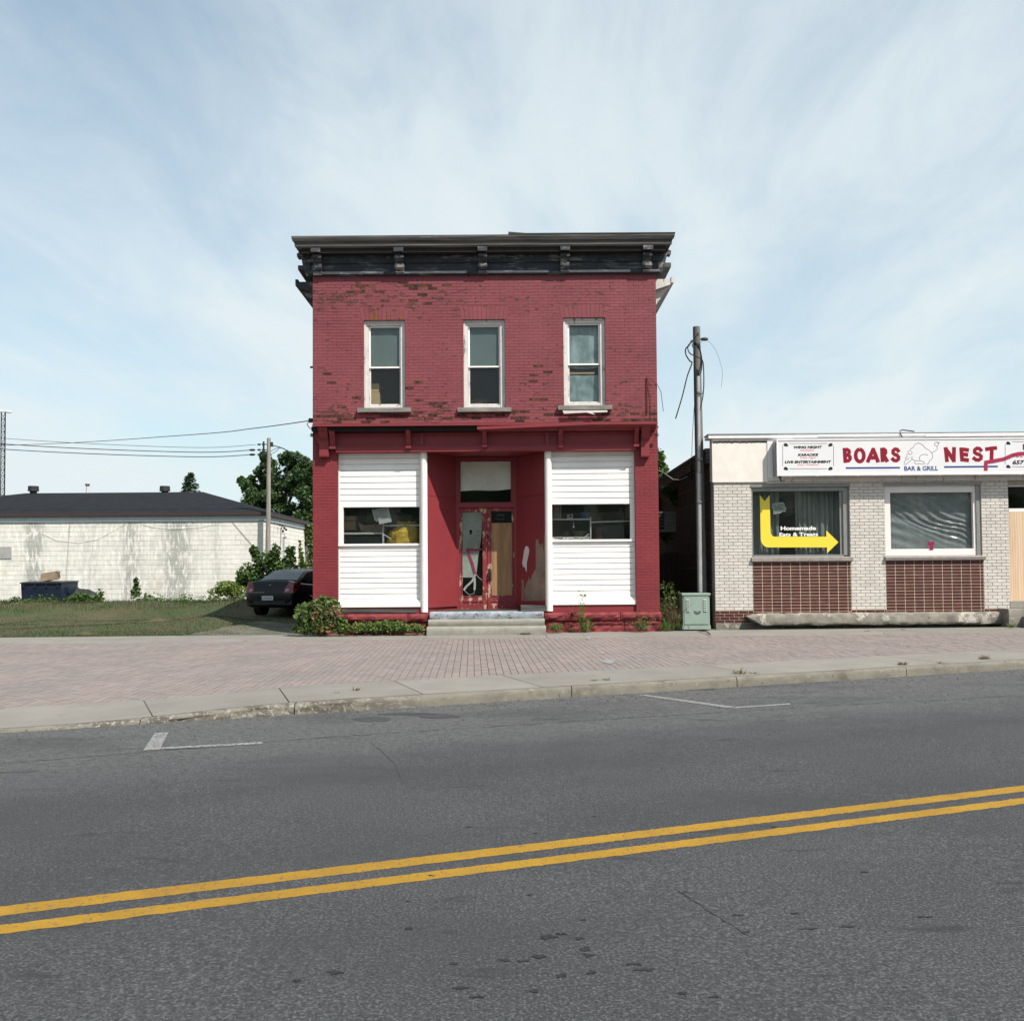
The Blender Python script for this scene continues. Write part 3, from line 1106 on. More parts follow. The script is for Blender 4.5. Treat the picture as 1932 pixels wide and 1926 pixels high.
# boards below the bays
b = MB().box(LP[1], PO[0], YR + .06, YR + .2, ZF, bl[4] - .001)
obj('base_board', b, M['red'], red)
xa, xb, za, zb = zrect(zC, 446, 1622, 1078, 1652, YR)
b = MB().box(xa, xb, YR + .01, YR + .058, za, zb)
obj('grey_base_board', b, M['old_wood'], red)
b = MB().box(PO[1], RP[0], YR + .06, YR + .2, ZF, br[4] - .001)
obj('base_board', b, M['red'], red)

# ---- rough stone foundation
def rock(name, x0, x1, y0, y1, z0, z1, seed, parent, amp=.035):
    b = MB()
    nx, nz = max(6, int((x1 - x0) / .07)), max(3, int((z1 - z0) / .06))

    def f(s, t):
        e = min(s, 1 - s) * (x1 - x0) / .05
        g = min(t, 1 - t) * (z1 - z0) / .05
        k = max(0, min(1, e, g))
        x, z = x0 + (x1 - x0) * s, z0 + (z1 - z0) * t
        d = amp * (noise.noise(Vector((x * 6, z * 7, seed))) + .6 * noise.noise(Vector((x * 15, z * 15, seed + 5))))
        return (x, y0 + .03 - k * (.03 + d), z)
    b.grid(f, nx, nz)
    n = len(b.v)
    b.add([(x0, y1, z0), (x1, y1, z0), (x1, y1, z1), (x0, y1, z1), (x0, y0 + .03, z0), (x1, y0 + .03, z0), (x1, y0 + .03, z1), (x0, y0 + .03, z1)],
          [(3, 2, 6, 7), (0, 3, 7, 4), (1, 5, 6, 2), (0, 4, 5, 1)])
    return obj(name, b, M['stone_red'], parent)


zst = ZF
zs1 = at(966, 1171, YR).z
SX0, SX1 = at(811, 1180, YR).x, at(1026.5, 1180, YR).x
b = MB().box(XL + .02, SX0 + .2, YR + .02, YR + .4, -.3, ZF - .012)
b.box(SX1 - .2, XR - .02, YR + .02, YR + .4, -.3, ZF - .012)
fnd = obj('foundation', b, M['mortar_lo'], red)
cuts = [XL - .04, at(651, 1160, YR).x, at(770, 1160, YR).x, SX0 - .015]
for i in range(3):
    rock('foundation_stone', cuts[i] + .006, cuts[i + 1] - .006, YR - .09, YR + .03, zs1 + .006, zst, i + 2, fnd)
cuts = [XL - .02, at(690, 1180, YR).x, at(752, 1180, YR).x, SX0 - .02]
for i in range(3):
    rock('foundation_stone', cuts[i] + .006, cuts[i + 1] - .006, YR - .03, YR + .03, -.25, zs1 - .006, i + 12, fnd)
zz = [at(*zD(1300, y), YR).z for y in (1695, 1775, 1805)]
xx = [at(*zf_, YR).x for zf_ in (((2000 + 125 * .3209) / 1.98758, 1160), ((2000 + 440 * .3209) / 1.98758, 1160), ((2000 + 1012 * .3209) / 1.98758, 1160), ((2000 + 1496 * .3209) / 1.98758, 1160))]
for i in range(3):
    rock('foundation_stone', xx[i] + .006, xx[i + 1] - .006, YR - .10, YR + .03, zs1 + .006, zst, i + 22, fnd, .045)
xq = [SX1 + .02] + [at((2000 + q * .3209) / 1.98758, 1178, YR).x for q in (355, 560, 668, 1062)] + [XR + .02]
for i in range(5):
    if i in (3, 4):
        zm_ = at(1150, 1179, YR).z
        rock('foundation_stone', xq[i] + .006, xq[i + 1] - .006, YR - .06, YR + .03, zm_ + .006, zs1 - .006, i + 32, fnd, .045)
        rock('foundation_stone', xq[i] + .006, xq[i + 1] - .006, YR - .05, YR + .03, -.25, zm_ - .004, i + 42, fnd, .05)
    else:
        rock('foundation_stone', xq[i] + .006, xq[i + 1] - .006, YR - .05, YR + .03, -.25, zs1 - .006, i + 32, fnd, .04)

# ---- entrance steps
zt1 = at(918, 1154.5, YR - .1).z
zt2 = at(918, 1168, YR - .2).z
zt3 = at(918, 1181.5, YR - .5).z


def slab_rough(name, x0, x1, y0, y1, z0, z1, m_, amp, seed, parent):
    b = MB()
    nx = 30

    def f(s, t):
        x = x0 + (x1 - x0) * s
        pr_ = [(y0 + .02, z0), (y0, z0 + (z1 - z0) * .5), (y0 + .008, z1 - .012), (y0 + .025, z1), (y1, z1)]
        i = min(3, int(t * 4))
        q = t * 4 - i
        y = pr_[i][0] + (pr_[i + 1][0] - pr_[i][0]) * q
        z = pr_[i][1] + (pr_[i + 1][1] - pr_[i][1]) * q
        d = amp * noise.noise(Vector((x * 5, t * 6, seed)))
        return (x, y + (d if t < .9 else 0), z + (d * .4 if t < .9 else 0))
    b.grid(f, nx, 8)
    b.add([(x0, y0 + .02, z0), (x0, y1, z0), (x0, y1, z1), (x0, y0 + .02, z1), (x1, y0 + .02, z0), (x1, y1, z0), (x1, y1, z1), (x1, y0 + .02, z1)],
          [(0, 1, 2, 3), (4, 7, 6, 5)])
    return obj(name, b, m_, parent, smooth=True)


slab_rough('threshold_stone', SX0 + .01, SX1 - .01, YR - .14, YR + 1.2, zt2 + .004, zt1, M['blue_stone'], .014, 3, red)
stp = slab_rough('concrete_step', SX0, SX1, YR - .42, YR + .2, zt3 + .003, zt2, M['concrete'], .006, 6, red)
slab_rough('concrete_step', SX0 - .01, SX1 + .02, YR - .70, YR + .2, -.12, zt3, M['concrete'], .008, 9, red)

# ---- recessed entrance
YD = YR + 1.13
zce = at(966, 851, YR + .1).z
zfl = zt1 + .004
xd0, xd1 = at(862, 1050, YD).x, at(974, 1050, YD).x
b = MB().add([(PO[0], YR + .02, zce), (PO[1], YR + .02, zce), (xd1 + .05, YD + .1, zce), (xd0 - .05, YD + .1, zce),
              (PO[0], YR + .02, zce + .06), (PO[1], YR + .02, zce + .06), (xd1 + .05, YD + .1, zce + .06), (xd0 - .05, YD + .1, zce + .06)],
             [(0, 1, 2, 3), (4, 7, 6, 5), (0, 4, 5, 1), (1, 5, 6, 2), (2, 6, 7, 3), (3, 7, 4, 0)])
obj('porch_ceiling', b, M['red'], red)
for side, xp, xd in ((-1, PO[0], xd0), (1, PO[1], xd1)):
    zba = at(835, 1137, YR + .5).z
    d = Vector((xd - xp, YD - YR - .06, 0)).normalized()
    nrm = Vector((-d.y, d.x, 0)) * (1 if side > 0 else -1)   # towards the porch
    a0 = Vector((xp, YR + .06, 0)) + d * .06
    a1 = Vector((xd, YD, 0))

    def sheet(off0, off1, t0, t1, z0, z1):
        p, q = a0 + (a1 - a0) * t0, a0 + (a1 - a0) * t1
        b = MB()
        vs = []
        for o_ in (off0, off1):
            for pp in (p, q):
                for z in (z0, z1):
                    v = pp + nrm * o_
                    vs.append((v.x, v.y, z))
        b.add(vs, [(0, 1, 3, 2), (4, 6, 7, 5), (0, 4, 5, 1), (2, 3, 7, 6), (0, 2, 6, 4), (1, 5, 7, 3)])
        return b
    pan = obj('porch_side_panel', sheet(-.06, 0, 0, 1, zfl - .1, zce - .001), M['red'], red)
    zj = at(*(zD(795, 675)), YR + .6).z
    obj('panel_sheet', sheet(.001, .014, .02, .97, zba + .02, zj - .004), M['red'], pan)
    obj('panel_sheet', sheet(.001, .014, .02, .97, zj + .004, zce - .03), M['red'], pan)
    obj('skirting', sheet(.001, .045, .02, .97, zba - .10, zba + .018), M['red'], pan)
    if side > 0:
        # bare board where the red paint stops in ragged drips, and a patch of white spray paint
        def onpan(zx, zy, off):
            """point of the panel seen at entrance-detail position"""
            dd = ray(*zK(zx, zy))
            nn = nrm
            o3 = Vector((0, 0, CZ))
            p0 = a0 + nrm * off
            t = (p0 - o3).dot(nn) / dd.dot(nn)
            return o3 + dd * t

        def patch(name, pts, off, m_):
            top = [onpan(x, y, off) for x, y in pts]
            bot = [p - nrm * .004 for p in top]
            n = len(top)
            b = MB().add(top + bot, [tuple(range(n))] + [(i, (i + 1) % n, n + (i + 1) % n, n + i) for i in range(n)])
            return obj(name, b, m_, pan)
        patch('bare_board_patch', [(862, 1725), (862, 1590), (885, 1530), (905, 1490), (912, 1450), (920, 1490), (938, 1470), (948, 1420), (960, 1430), (972, 1385), (990, 1370),
                                   (990, 1045), (1000, 1020), (1008, 1035), (1020, 1025), (1024, 1085), (1040, 1090), (1048, 1130), (1056, 1085), (1068, 1080), (1076, 1190),
                                   (1084, 1100), (1084, 1010), (1096, 920), (1108, 860), (1108, 1725)], .018, M['bare_board'])
        patch('bare_board_patch', [(830, 1725), (830, 1485), (853, 1485), (853, 1725)], .018, M['bare_board'])
        patch('spray_patch', [(870, 1120), (885, 1103), (905, 1115), (915, 1150), (912, 1190), (900, 1240), (888, 1300), (888, 1385), (880, 1395), (870, 1350), (845, 1335), (838, 1300), (848, 1230), (856, 1170)], .0175, M['spray'])

# door wall
DF = front(YD)
XA = lambda zx: at(*zK(zx, 1200), YD).x
ZA = lambda zy: at(*zK(450, zy), YD).z
b = MB()
dx0, dx1 = XA(105), XA(770)
tx0, tx1, tz0, tz1 = XA(145), XA(715), ZA(610), ZA(150)
zhead, ztopd, zbot = ZA(625), ZA(675), ZA(1840) - .03
b = holed(dx0 - .05, dx1 + .05, zfl - .2, zce, [(tx0, tx1, tz0, tz1), (XA(116), XA(762), zfl - .3, ztopd)], YD, YD + .12)
dw = obj('door_frame', b, M['red'], red)
b = MB()
for q0, q1 in ((dx0 - .02, dx0 + .05), (dx1 - .05, dx1 + .02)):
    b.box(q0, q1, YD - .035, YD - .001, zfl, zce - .01)
b.box(dx0 + .051, dx1 - .051, YD - .035, YD - .001, ztopd + .01, zhead + .01)
b.box(dx0 + .051, dx1 - .051, YD - .03, YD - .001, tz1 + .02, tz1 + .09)
obj('door_trim', b, M['red'], dw)
b = MB().box(tx0, tx1, YD + .05, YD + .054, tz0, tz1)
obj('transom_pane', b, M['pane'], dw)
zc1 = ZA(478)
b = MB()


def cl(s, t):
    x = tx0 - .02 + (tx1 - tx0 + .04) * s
    zb_ = zc1 + .04 * (s - .3) + .012 * math.sin(s * 7)
    z = zb_ + (tz1 + .02 - zb_) * t
    y = YD + .085 + .016 * math.sin(s * 10 + 3 * t) * (1.1 - t) + .02 * math.exp(-((s - .5 + .05 * t) / .05) ** 2) * (1 - .4 * t)
    return (x, y, z)


b.grid(cl, 40, 14)
tag(obj('transom_cloth', b, M['cloth'], smooth=True), 'dusty off white cloth hung behind the glass above the red double doors', 'cloth')


def door(xa, xb, g, name_lab):
    ga0, ga1, gz0, gz1 = g
    b = holed(xa, xb, zfl - .02, ztopd - .006, [(ga0, ga1, gz0, gz1)], YD + .02, YD + .07)
    d = obj('door', b, M['red_peel'], red)
    d['label'] = name_lab
    # bottom panel mouldings
    zk0, zk1 = ZA(1800), ZA(1735)
    b = MB()
    b.box(ga0 - .01, ga1 + .01, YD + .004, YD + .019, zk1, zk1 + .03)
    b.box(ga0 - .01, ga1 + .01, YD + .006, YD + .019, zk0 - .05, zk0 - .02)
    obj('panel_moulding', b, M['red_peel'], d)
    b = MB()
    b.box(ga0 - .02, ga0 - .001, YD + .008, YD + .019, gz0 - .02, gz1 + .02)
    b.box(ga1 + .001, ga1 + .02, YD + .008, YD + .019, gz0 - .02, gz1 + .02)
    b.box(ga0 - .001, ga1 + .001, YD + .008, YD + .019, gz0 - .02, gz0 - .001)
    obj('glazing_bead', b, M['red_peel'], d)
    return d


gl_ = (XA(162), XA(390), ZA(1668), ZA(722))
gr_ = (XA(492), XA(722), ZA(1662), ZA(715))
dl = door(XA(117), XA(441), gl_, 'left red door with a papered glass panel and crimson tape')
dr = door(XA(446), XA(761), gr_, 'right red door closed with a plywood panel')
b = MB().box(gl_[0], gl_[1], YD + .04, YD + .044, gl_[2], gl_[3])
obj('door_pane', b, M['pane'], dl)
b = MB().box(gr_[0], gr_[1], YD + .03, YD + .05, gr_[2], ZA(845))
obj('plywood_panel', b, M['ply'], dr)
b = MB().box(gr_[0], gr_[1], YD + .04, YD + .046, ZA(840), gr_[3])
obj('black_door_pane', b, M['glossy_black'], dr)
# faint white marks on the black pane (unreadable lettering and an arc)
b = MB()
P = lambda zx, zy: (XA(zx), ZA(zy))
b.strip([P(535, 785), P(560, 800), P(600, 806), P(640, 795)], .010, YD + .037, .002)
for q in (560, 575, 590, 603, 618, 632):
    b.strip([P(q, 745), P(q + U(-3, 3), 772)], .009, YD + .037, .002)
M['faint'] = mat('faint worn lettering', (.075, .075, .078))
obj('worn_lettering', b, M['faint'], dr)
# handle and lock
b = MB()
hx, hz = XA(468), ZA(1430)
b.box(hx - .03, hx + .03, YD + .008, YD + .019, hz - .15, hz + .15)
b.tube([(hx, YD - .0, hz - .1), (hx, YD - .045, hz - .07), (hx, YD - .05, hz), (hx, YD - .045, hz + .07), (hx, YD, hz + .1)], .014, 8)
obj('door_handle', b, M['handle'], dr)
b = MB().tube([(XA(455), YD + .019, ZA(1000)), (XA(455), YD - .0, ZA(1000))], .035, 12)
obj('lock_plate', b, M['handle'], dr)
# paper inside the left door glass
b = MB()
pts = [(163, 722), (388, 722), (383, 900), (372, 1040), (340, 1220), (322, 1400), (300, 1458), (163, 1458)]
b.poly([P(*q) for q in pts], YD + .055, .003)
M['paper_old'] = mat('stained white paper', (.36, .37, .345), (.25, .26, .24), 2.5, .8, 0, 30, chips=((.10, .09, .075), 5, .70, .03))
o = obj('door_paper', b, M['paper_old'])
tag(o, 'stained white paper covering the glass of the left red door', 'paper')
b = MB()
b.poly([P(*q) for q in ((240, 925), (262, 918), (280, 940), (268, 958), (274, 978), (256, 965), (240, 985), (246, 955))], YD + .052, .002)
obj('dark_blot', b, M['dark_void'], o)
b = MB()
for q in ((330, 935), (350, 940), (335, 990), (355, 985), (345, 1050), (340, 1080), (345, 1110), (365, 890)):
    b.tube([(P(*q)[0], YD + .053, P(*q)[1]), (P(*q)[0], YD + .055, P(*q)[1])], .014, 7)
obj('paper_spots', b, M['brown_cloth'], o)
b = MB()
b.strip([P(200, 1155), P(235, 1145), P(330, 1148), P(380, 1138)], .045, YD + .036, .003)
b.strip([P(222, 1130), P(240, 1200), P(275, 1300), P(300, 1400), P(322, 1440)], .05, YD + .033, .003)
obj('crimson_tape', b, M['tape'], dl)
b = MB()
b.strip([P(310, 1420), P(270, 1500), P(205, 1560), P(175, 1600)], .05, YD + .030, .003)
b.strip([P(298, 1460), P(300, 1540), P(296, 1600)], .05, YD + .027, .003)
b.strip([P(175, 1600), P(240, 1655), P(290, 1640), P(300, 1590)], .012, YD + .024, .003)
b.strip([P(310, 1420), P(350, 1465), P(385, 1490)], .012, YD + .021, .003)
obj('clear_tape', b, M['tape_clear'], dl)
# broken grey board at the foot of the right porch panel
b = MB()
q0, q1 = onpan(818, 1800, .06), onpan(1120, 1830, .06)
b.box(q0.x, q1.x, q1.y - .02, q0.y + .02, zfl + .002, zfl + .13)
obj('loose_base_board', b, M['old_wood'], red)

# ---- small fixtures on the red shop
M['black'] = mat('black rubber', (.02, .02, .022), rough=.6)
M['red_pipe'] = mat('red painted conduit', (.10, .018, .022), rough=.6)
p = lambda zx, zy, d=.03: at(*zB(zx, zy), YR - d)
b = MB().tube([p(1586, 1450), p(1588, 1600), p(1590, 1800)], .011, 6)
b.tube([p(1590, 1455), p(1606, 1540), p(1620, 1640), p(1625, 1850)], .006, 5)
b.tube([p(1590, 1470, .05), p(1625, 1480, .06), p(1660, 1500, .05)], .006, 5)
obj('wall_conduit', b, M['red_pipe'], red)
e0, e1 = at(1238, 722, YR - .02), at(1251.5, 776, YR - .06)
b = MB().tube([e0, (e0 + e1) / 2 + Vector((.03, 0, .12)), e1], .007, 5)
tag(obj('loose_wire', b, M['black']), 'thin loose wire hanging off the right upper corner of the red shop', 'wire')
b = MB()
p0 = at(583, 793, YR + .2)
b.box(XL - .13, XL - .02, YR + .15, YR + .25, p0.z - .05, p0.z + .04)
b.tube([(XL - .12, YR + .2, p0.z), (XL - .17, YR + .18, p0.z - .1), (XL - .10, YR + .16, p0.z - .2), (XL - .0, YR + .2, p0.z - .19)], .01, 6)
obj('wire_anchor', b, M['black'], red)
p0 = at(585, 693, YR + .3)
b = MB().box(XL - .12, XL, YR + .28, YR + .32, p0.z - .02, p0.z + .02)
b.box(XL - .06, XL - .03, YR + .28, YR + .32, p0.z + .02, p0.z + .10)
obj('wall_hook', b, M['black'], red)
# ================================================================== INSIDE THE SHOW WINDOWS
M['steel'] = mat('white slotted shelf steel', (.62, .62, .58), (.5, .5, .47), 30, .5)
M['dark_steel'] = mat('dark sheet metal', (.045, .055, .055), (.035, .04, .042), 3, .6)
M['green_cloth'] = mat('green plastic sheet', (.03, .16, .07), (.02, .11, .05), 4, .6)
M['yellow_tarp'] = mat('yellow canvas', (.60, .38, .05), (.46, .28, .03), 5, .75, .6, 12, chips=[((.17, .10, .02), 4.5, .60, .05), ((.70, .50, .12), 6, .60, .06)])  # dark blotches put the shade of folds into the colour
M['blue_plastic'] = mat('blue plastic', (.02, .07, .24), rough=.4)
M['white_card'] = mat('white card', (.55, .56, .56), (.48, .49, .50), 3, .8)
M['beige'] = mat('beige painted board', (.33, .31, .25), (.28, .26, .21), 3, .7)
M['maroon'] = mat('maroon cardboard', (.10, .03, .05), rough=.8)
M['wicker'] = mat('brown wicker', (.22, .17, .12), (.12, .09, .065), 30, .9, .6, 60)
xa, xb, zw0, zw1, _ = bl
YI = YP + .35
J = lambda zx, zy, d=.25: at(*zJ(zx, zy), YP + d)


def jbox(name, x0, y0, x1, y1, d, dep, m_, label, cat, tilt=0, base=None):
    a, c = J(x0, y0, d), J(x1, y1, d)
    b = MB().box(a.x, c.x, YP + d, YP + d + dep, c.z if base is None else base, a.z)
    return tag(obj(name, b, m_), label, cat)


o = jbox('carton', 207, 1237, 390, 1450, .45, .45, M['carton'], 'closed brown carton behind the left show window, left of the white card', 'carton')
a, c = J(207, 1310, .44), J(390, 1302, .44)
b = MB().box(a.x, c.x, YP + .445, YP + .449, a.z - .008, a.z + .008)
obj('carton_seam', b, M['brown_cloth'], o)
# shelf frame in the left window
zr = J(500, 1508, .30).z
zr2 = J(940, 1385, .30).z
xu = J(815, 1500, .30).x
sh = thing('metal_shelf', 'white slotted steel shelf frame behind the left show window', 'shelf', (xu, YP + .3, .5))
b = MB().box(xa - .1, xu, YP + .28, YP + .32, zr - .02, zr + .02)
obj('shelf_rail', b, M['steel'], sh)
b = MB().box(xu, xb + .1, YP + .285, YP + .32, zr2 - .018, zr2 + .018)
obj('shelf_rail', b, M['steel'], sh)
b = MB().box(xu - .001, xu + .035, YP + .275, YP + .325, .51, zr2 + .05)
obj('shelf_upright', b, M['steel'], sh)
b = MB().tube([(xu + .03, YP + .30, zr - .03), (xu + .5, YP + .32, zr - .33)], .014, 6)
obj('shelf_brace', b, M['steel'], sh)
b = MB().box(xa - .1, xu - .005, YP + .33, YP + 1.0, zr - .012, zr + .012)
obj('shelf_board', b, M['dark_steel'], sh)
# open crumpled carton on the rail
a, c = J(530, 1365, .5), J(805, 1490, .5)
b = MB()
b.prism([(a.x, c.z), (a.x, a.z - .02), (c.x, a.z), (c.x, c.z)], YP + .45, YP + .95, 'y')
b.add([(a.x, YP + .44, a.z - .02), (a.x - .13, YP + .40, a.z + .05), (a.x - .08, YP + .40, a.z - .14), (a.x, YP + .44, a.z - .2),
       (a.x, YP + .45, a.z - .02), (a.x - .13, YP + .41, a.z + .05), (a.x - .08, YP + .41, a.z - .14), (a.x, YP + .45, a.z - .2)], [(0, 1, 2, 3), (4, 7, 6, 5), (0, 4, 5, 1), (1, 5, 6, 2)])
M['carton_pale'] = mat('worn pale cardboard', (.30, .23, .16), (.22, .16, .11), 5, .9)
tag(obj('open_carton', b, M['carton_pale']), 'open worn carton with a raised flap on the shelf of the left show window', 'carton')
# green plastic sheet
a, c = J(545, 1170, .75), J(720, 1360, .75)
b = MB()
b.grid(lambda s, t: (a.x + (.2 + .8 * s) * (c.x - a.x) + (.1 * (1 - t) * (s - .6)), YP + .70 + .05 * math.sin(s * 12 + t * 3), c.z + (a.z - c.z) * t), 14, 8)
tag(obj('green_sheet', b, M['green_cloth'], smooth=True), 'green plastic sheet hanging behind the white card in the left show window', 'sheet')
# white cards leaning on the glass
for nm, pts, d, lab in (('white_card', [(700, 1130), (905, 1100), (960, 1325), (765, 1365)], .14, 'white printed card leaning at an angle on the glass of the left show window'),
                        ('grey_card', [(640, 1130), (705, 1135), (745, 1330), (690, 1300)], .17, 'grey card tucked behind the tilted white card in the left show window')):
    b = MB().poly([(J(*q, d).x, J(*q, d).z) for q in pts], YP + d, .004)
    o = tag(obj(nm, b, M['white_card']), lab, 'card')
    if nm == 'white_card':
        b = MB()
        for k in range(6):
            y = 1160 + k * 26
            p0, p1 = J(735 + k * 7, y, d), J(890 + k * 6 - (k % 3) * 25, y - 22, d)
            b.strip([(p0.x, p0.z), (p1.x, p1.z)], .007, YP + d - .002, .0015)
        obj('faint_writing', b, M['faint'], o)
# vertical slats behind
b = MB()
for k in range(26):
    x = J(930 + k * 19, 1200, 1.0).x
    zt = J(930, 1135 + k * 5, 1.0).z
    b.box(x, x + .03, YP + 1.0, YP + 1.02, .6, zt)
M['slat'] = mat('dark grey slats', (.10, .11, .115), rough=.8)
tag(obj('slatted_rack', b, M['slat']), 'dark rack of thin upright slats deep inside the left show window', 'rack')
# yellow tarp bundle
c_ = J(1150, 1520, .28)
b = MB()
W_, H_ = .62, .38
cx, cz = c_.x, J(1150, 1650, .28).z - .05


def tarp(s, t):
    ph = 2 * math.pi * s
    th = math.pi * .5 * t
    d = Vector((math.cos(ph) * math.cos(th), math.sin(ph) * math.cos(th), math.sin(th)))
    k = 1 + .14 * noise.noise(d * 2.1 + Vector((3, 1, 0))) + .22 * abs(noise.noise(d * 4.2 + Vector((0, 7, 0)))) + .08 * noise.noise(d * 10)
    return (cx + d.x * .40 * k + .06 * max(0, d.x) * d.z, YP + .44 + d.y * .26 * k, cz + .02 + d.z * .50 * k * (1 + .12 * d.x))


b.grid(tarp, 60, 26)
o = obj('tarp_bundle', b, M['yellow_tarp'], smooth=True)
tag(o, 'crumpled yellow tarpaulin bundle piled up in the left show window', 'tarp')
b = MB()
a = J(1260, 1345, .3)
b.add([(a.x - .1, YP + .45, a.z - .12), (a.x + .02, YP + .40, a.z + .06), (a.x + .12, YP + .44, a.z - .06), (a.x + .05, YP + .5, a.z - .16), (a.x + .02, YP + .44, a.z + .05)], [(0, 1, 2, 3), (0, 3, 4), (3, 2, 4)])
obj('tarp_corner', b, M['yellow_tarp'], o)
b = MB()
zl = J(700, 1700, .3).z
tag(jbox('dark_cabinet', 170, 1560, 800, 1680, .40, .4, M['dark_steel'], 'x', 'x'), 'dark cabinet under the shelf rail in the left show window', 'cabinet')

# right show window
xa2, xb2, zv0, zv1, _ = br
L = lambda zx, zy, d=.25: at(*zL(zx, zy), YP + d)


def lbox(name, x0, y0, x1, y1, d, dep, m_, label, cat):
    a, c = L(x0, y0, d), L(x1, y1, d)
    return tag(obj(name, MB().box(a.x, c.x, YP + d, YP + d + dep, c.z, a.z), m_), label, cat)


zs_ = L(400, 497, .32).z
zs2_ = L(1300, 545, .32).z
xu2 = L(865, 600, .32).x
sh = thing('metal_shelf', 'white slotted steel shelf frame behind the right show window', 'shelf', (xu2, YP + .32, .5))
b = MB().box(xa2 - .1, xu2, YP + .30, YP + .34, zs_ - .016, zs_ + .016)
obj('shelf_rail', b, M['steel'], sh)
b = MB().box(xa2 - .1, xu2 - .004, YP + .345, YP + 1.0, zs_ - .014, zs_ + .006)
obj('shelf_board', b, M['dark_steel'], sh)
p0, p1 = L(880, 558, .32), L(1730, 530, .32)
b = MB().tube([p0, p1], .018, 6)
obj('shelf_rail', b, M['steel'], sh)
b = MB().box(xu2 - .001, xu2 + .03, YP + .29, YP + .345, .51, zs_ + .05)
obj('shelf_upright', b, M['steel'], sh)
zb_ = L(400, 882, .32).z
b = MB().box(xa2 + .02, xu2 - .004, YP + .30, YP + .34, zb_ - .016, zb_ + .016)
obj('shelf_rail', b, M['steel'], sh)
p0, p1 = L(855, 800, .33), L(735, 890, .33)
b = MB().tube([p0, p1], .014, 6)
obj('shelf_brace', b, M['steel'], sh)
o = lbox('cabinet_door', 62, 190, 258, 478, .42, .03, M['beige'], 'beige panelled cabinet door standing at the left of the right show window', 'door')
a, c = L(90, 230, .42), L(222, 440, .42)
b = MB()
for r_ in ((a.x, a.x + .012, c.z, a.z), (c.x - .012, c.x, c.z, a.z), (a.x + .013, c.x - .013, a.z - .012, a.z), (a.x + .013, c.x - .013, c.z, c.z + .012)):
    b.box(r_[0], r_[1], YP + .412, YP + .419, r_[2], r_[3])
obj('door_moulding', b, M['wicker'], o)
o = lbox('white_box', 385, 390, 505, 485, .42, .2, M['white_card'], 'small white box with a dark hole on the right show window shelf', 'box')
c_ = L(452, 425, .415)
b = MB().tube([(c_.x, YP + .418, c_.z), (c_.x, YP + .41, c_.z)], .03, 9)
obj('box_hole', b, M['dark_void'], o)
p0, p1 = L(512, 545, .29), L(515, 655, .29)
b = MB().tube([p0, p0 + Vector((.01, 0, -.05)), p1], .006, 5)
b.blob(p1, .022, .02, .026, 8, 6, 0)
tag(obj('pull_cord', b, M['steel']), 'white pull cord with a bead hanging in the right show window', 'cord')
a, c = L(690, 335, .5), L(860, 490, .5)
b = MB()
b.add([(a.x + .02, YP + .46, c.z), (c.x - .02, YP + .46, c.z), (c.x, YP + .44, a.z), (a.x - .01, YP + .44, a.z), (a.x + .02, YP + .75, c.z), (c.x - .02, YP + .75, c.z), (c.x, YP + .77, a.z), (a.x - .01, YP + .77, a.z)],
      [(0, 1, 2, 3), (4, 7, 6, 5), (0, 3, 7, 4), (1, 5, 6, 2), (0, 4, 5, 1)])
o = tag(obj('storage_bin', b, M['blue_plastic']), 'blue plastic storage bin on the shelf of the right show window', 'bin')
b = MB().box(a.x - .03, c.x + .02, YP + .42, YP + .79, a.z - .03, a.z)
obj('bin_rim', b, M['blue_plastic'], o)
a, c = L(570, 760, .42), L(765, 878, .42)
b = MB()
b.tube([((a.x + c.x) / 2, YP + .6, c.z), ((a.x + c.x) / 2, YP + .6, a.z)], .14, 16, .18)
b.tube([((a.x + c.x) / 2, YP + .6, a.z - .02), ((a.x + c.x) / 2, YP + .6, a.z + .015)], .19, 16)
tag(obj('wicker_basket', b, M['wicker'], smooth=False), 'brown wicker basket on the low rail of the right show window', 'basket')
b = MB().blob(L(365, 830, .5), .10, .10, .11, 12, 8, .1, 2)
tag(obj('round_jar', b, M['dark_steel'], smooth=True), 'dim grey round jar left of the wicker basket', 'jar')
o = lbox('filing_cabinet', 1138, 632, 1590, 925, .45, .5, M['dark_steel'], 'dark grey metal cabinet at the right of the right show window', 'cabinet')
a, c = L(1150, 650, .45), L(1580, 690, .45)
obj('drawer_front', MB().box(a.x, c.x, YP + .44, YP + .449, c.z - .35, a.z), M['dark_steel'], o)
lbox('maroon_box', 1003, 662, 1130, 925, .42, .3, M['maroon'], 'narrow maroon box standing left of the dark grey cabinet', 'box')
# peeling tape and debris on the glass bottom
b = MB()
for k in range(26):
    q = L(90 + k * 30 + U(-10, 10), 915 + U(-14, 10), .08)
    b.box(q.x - U(.01, .05), q.x + U(.01, .05), YP + .085, YP + .095, zv0, zv0 + U(.01, .045))
kind(tag(obj('flaked_debris', b, M['white_old']), 'flakes and debris along the bottom of the right show window glass', 'debris'), 'stuff')

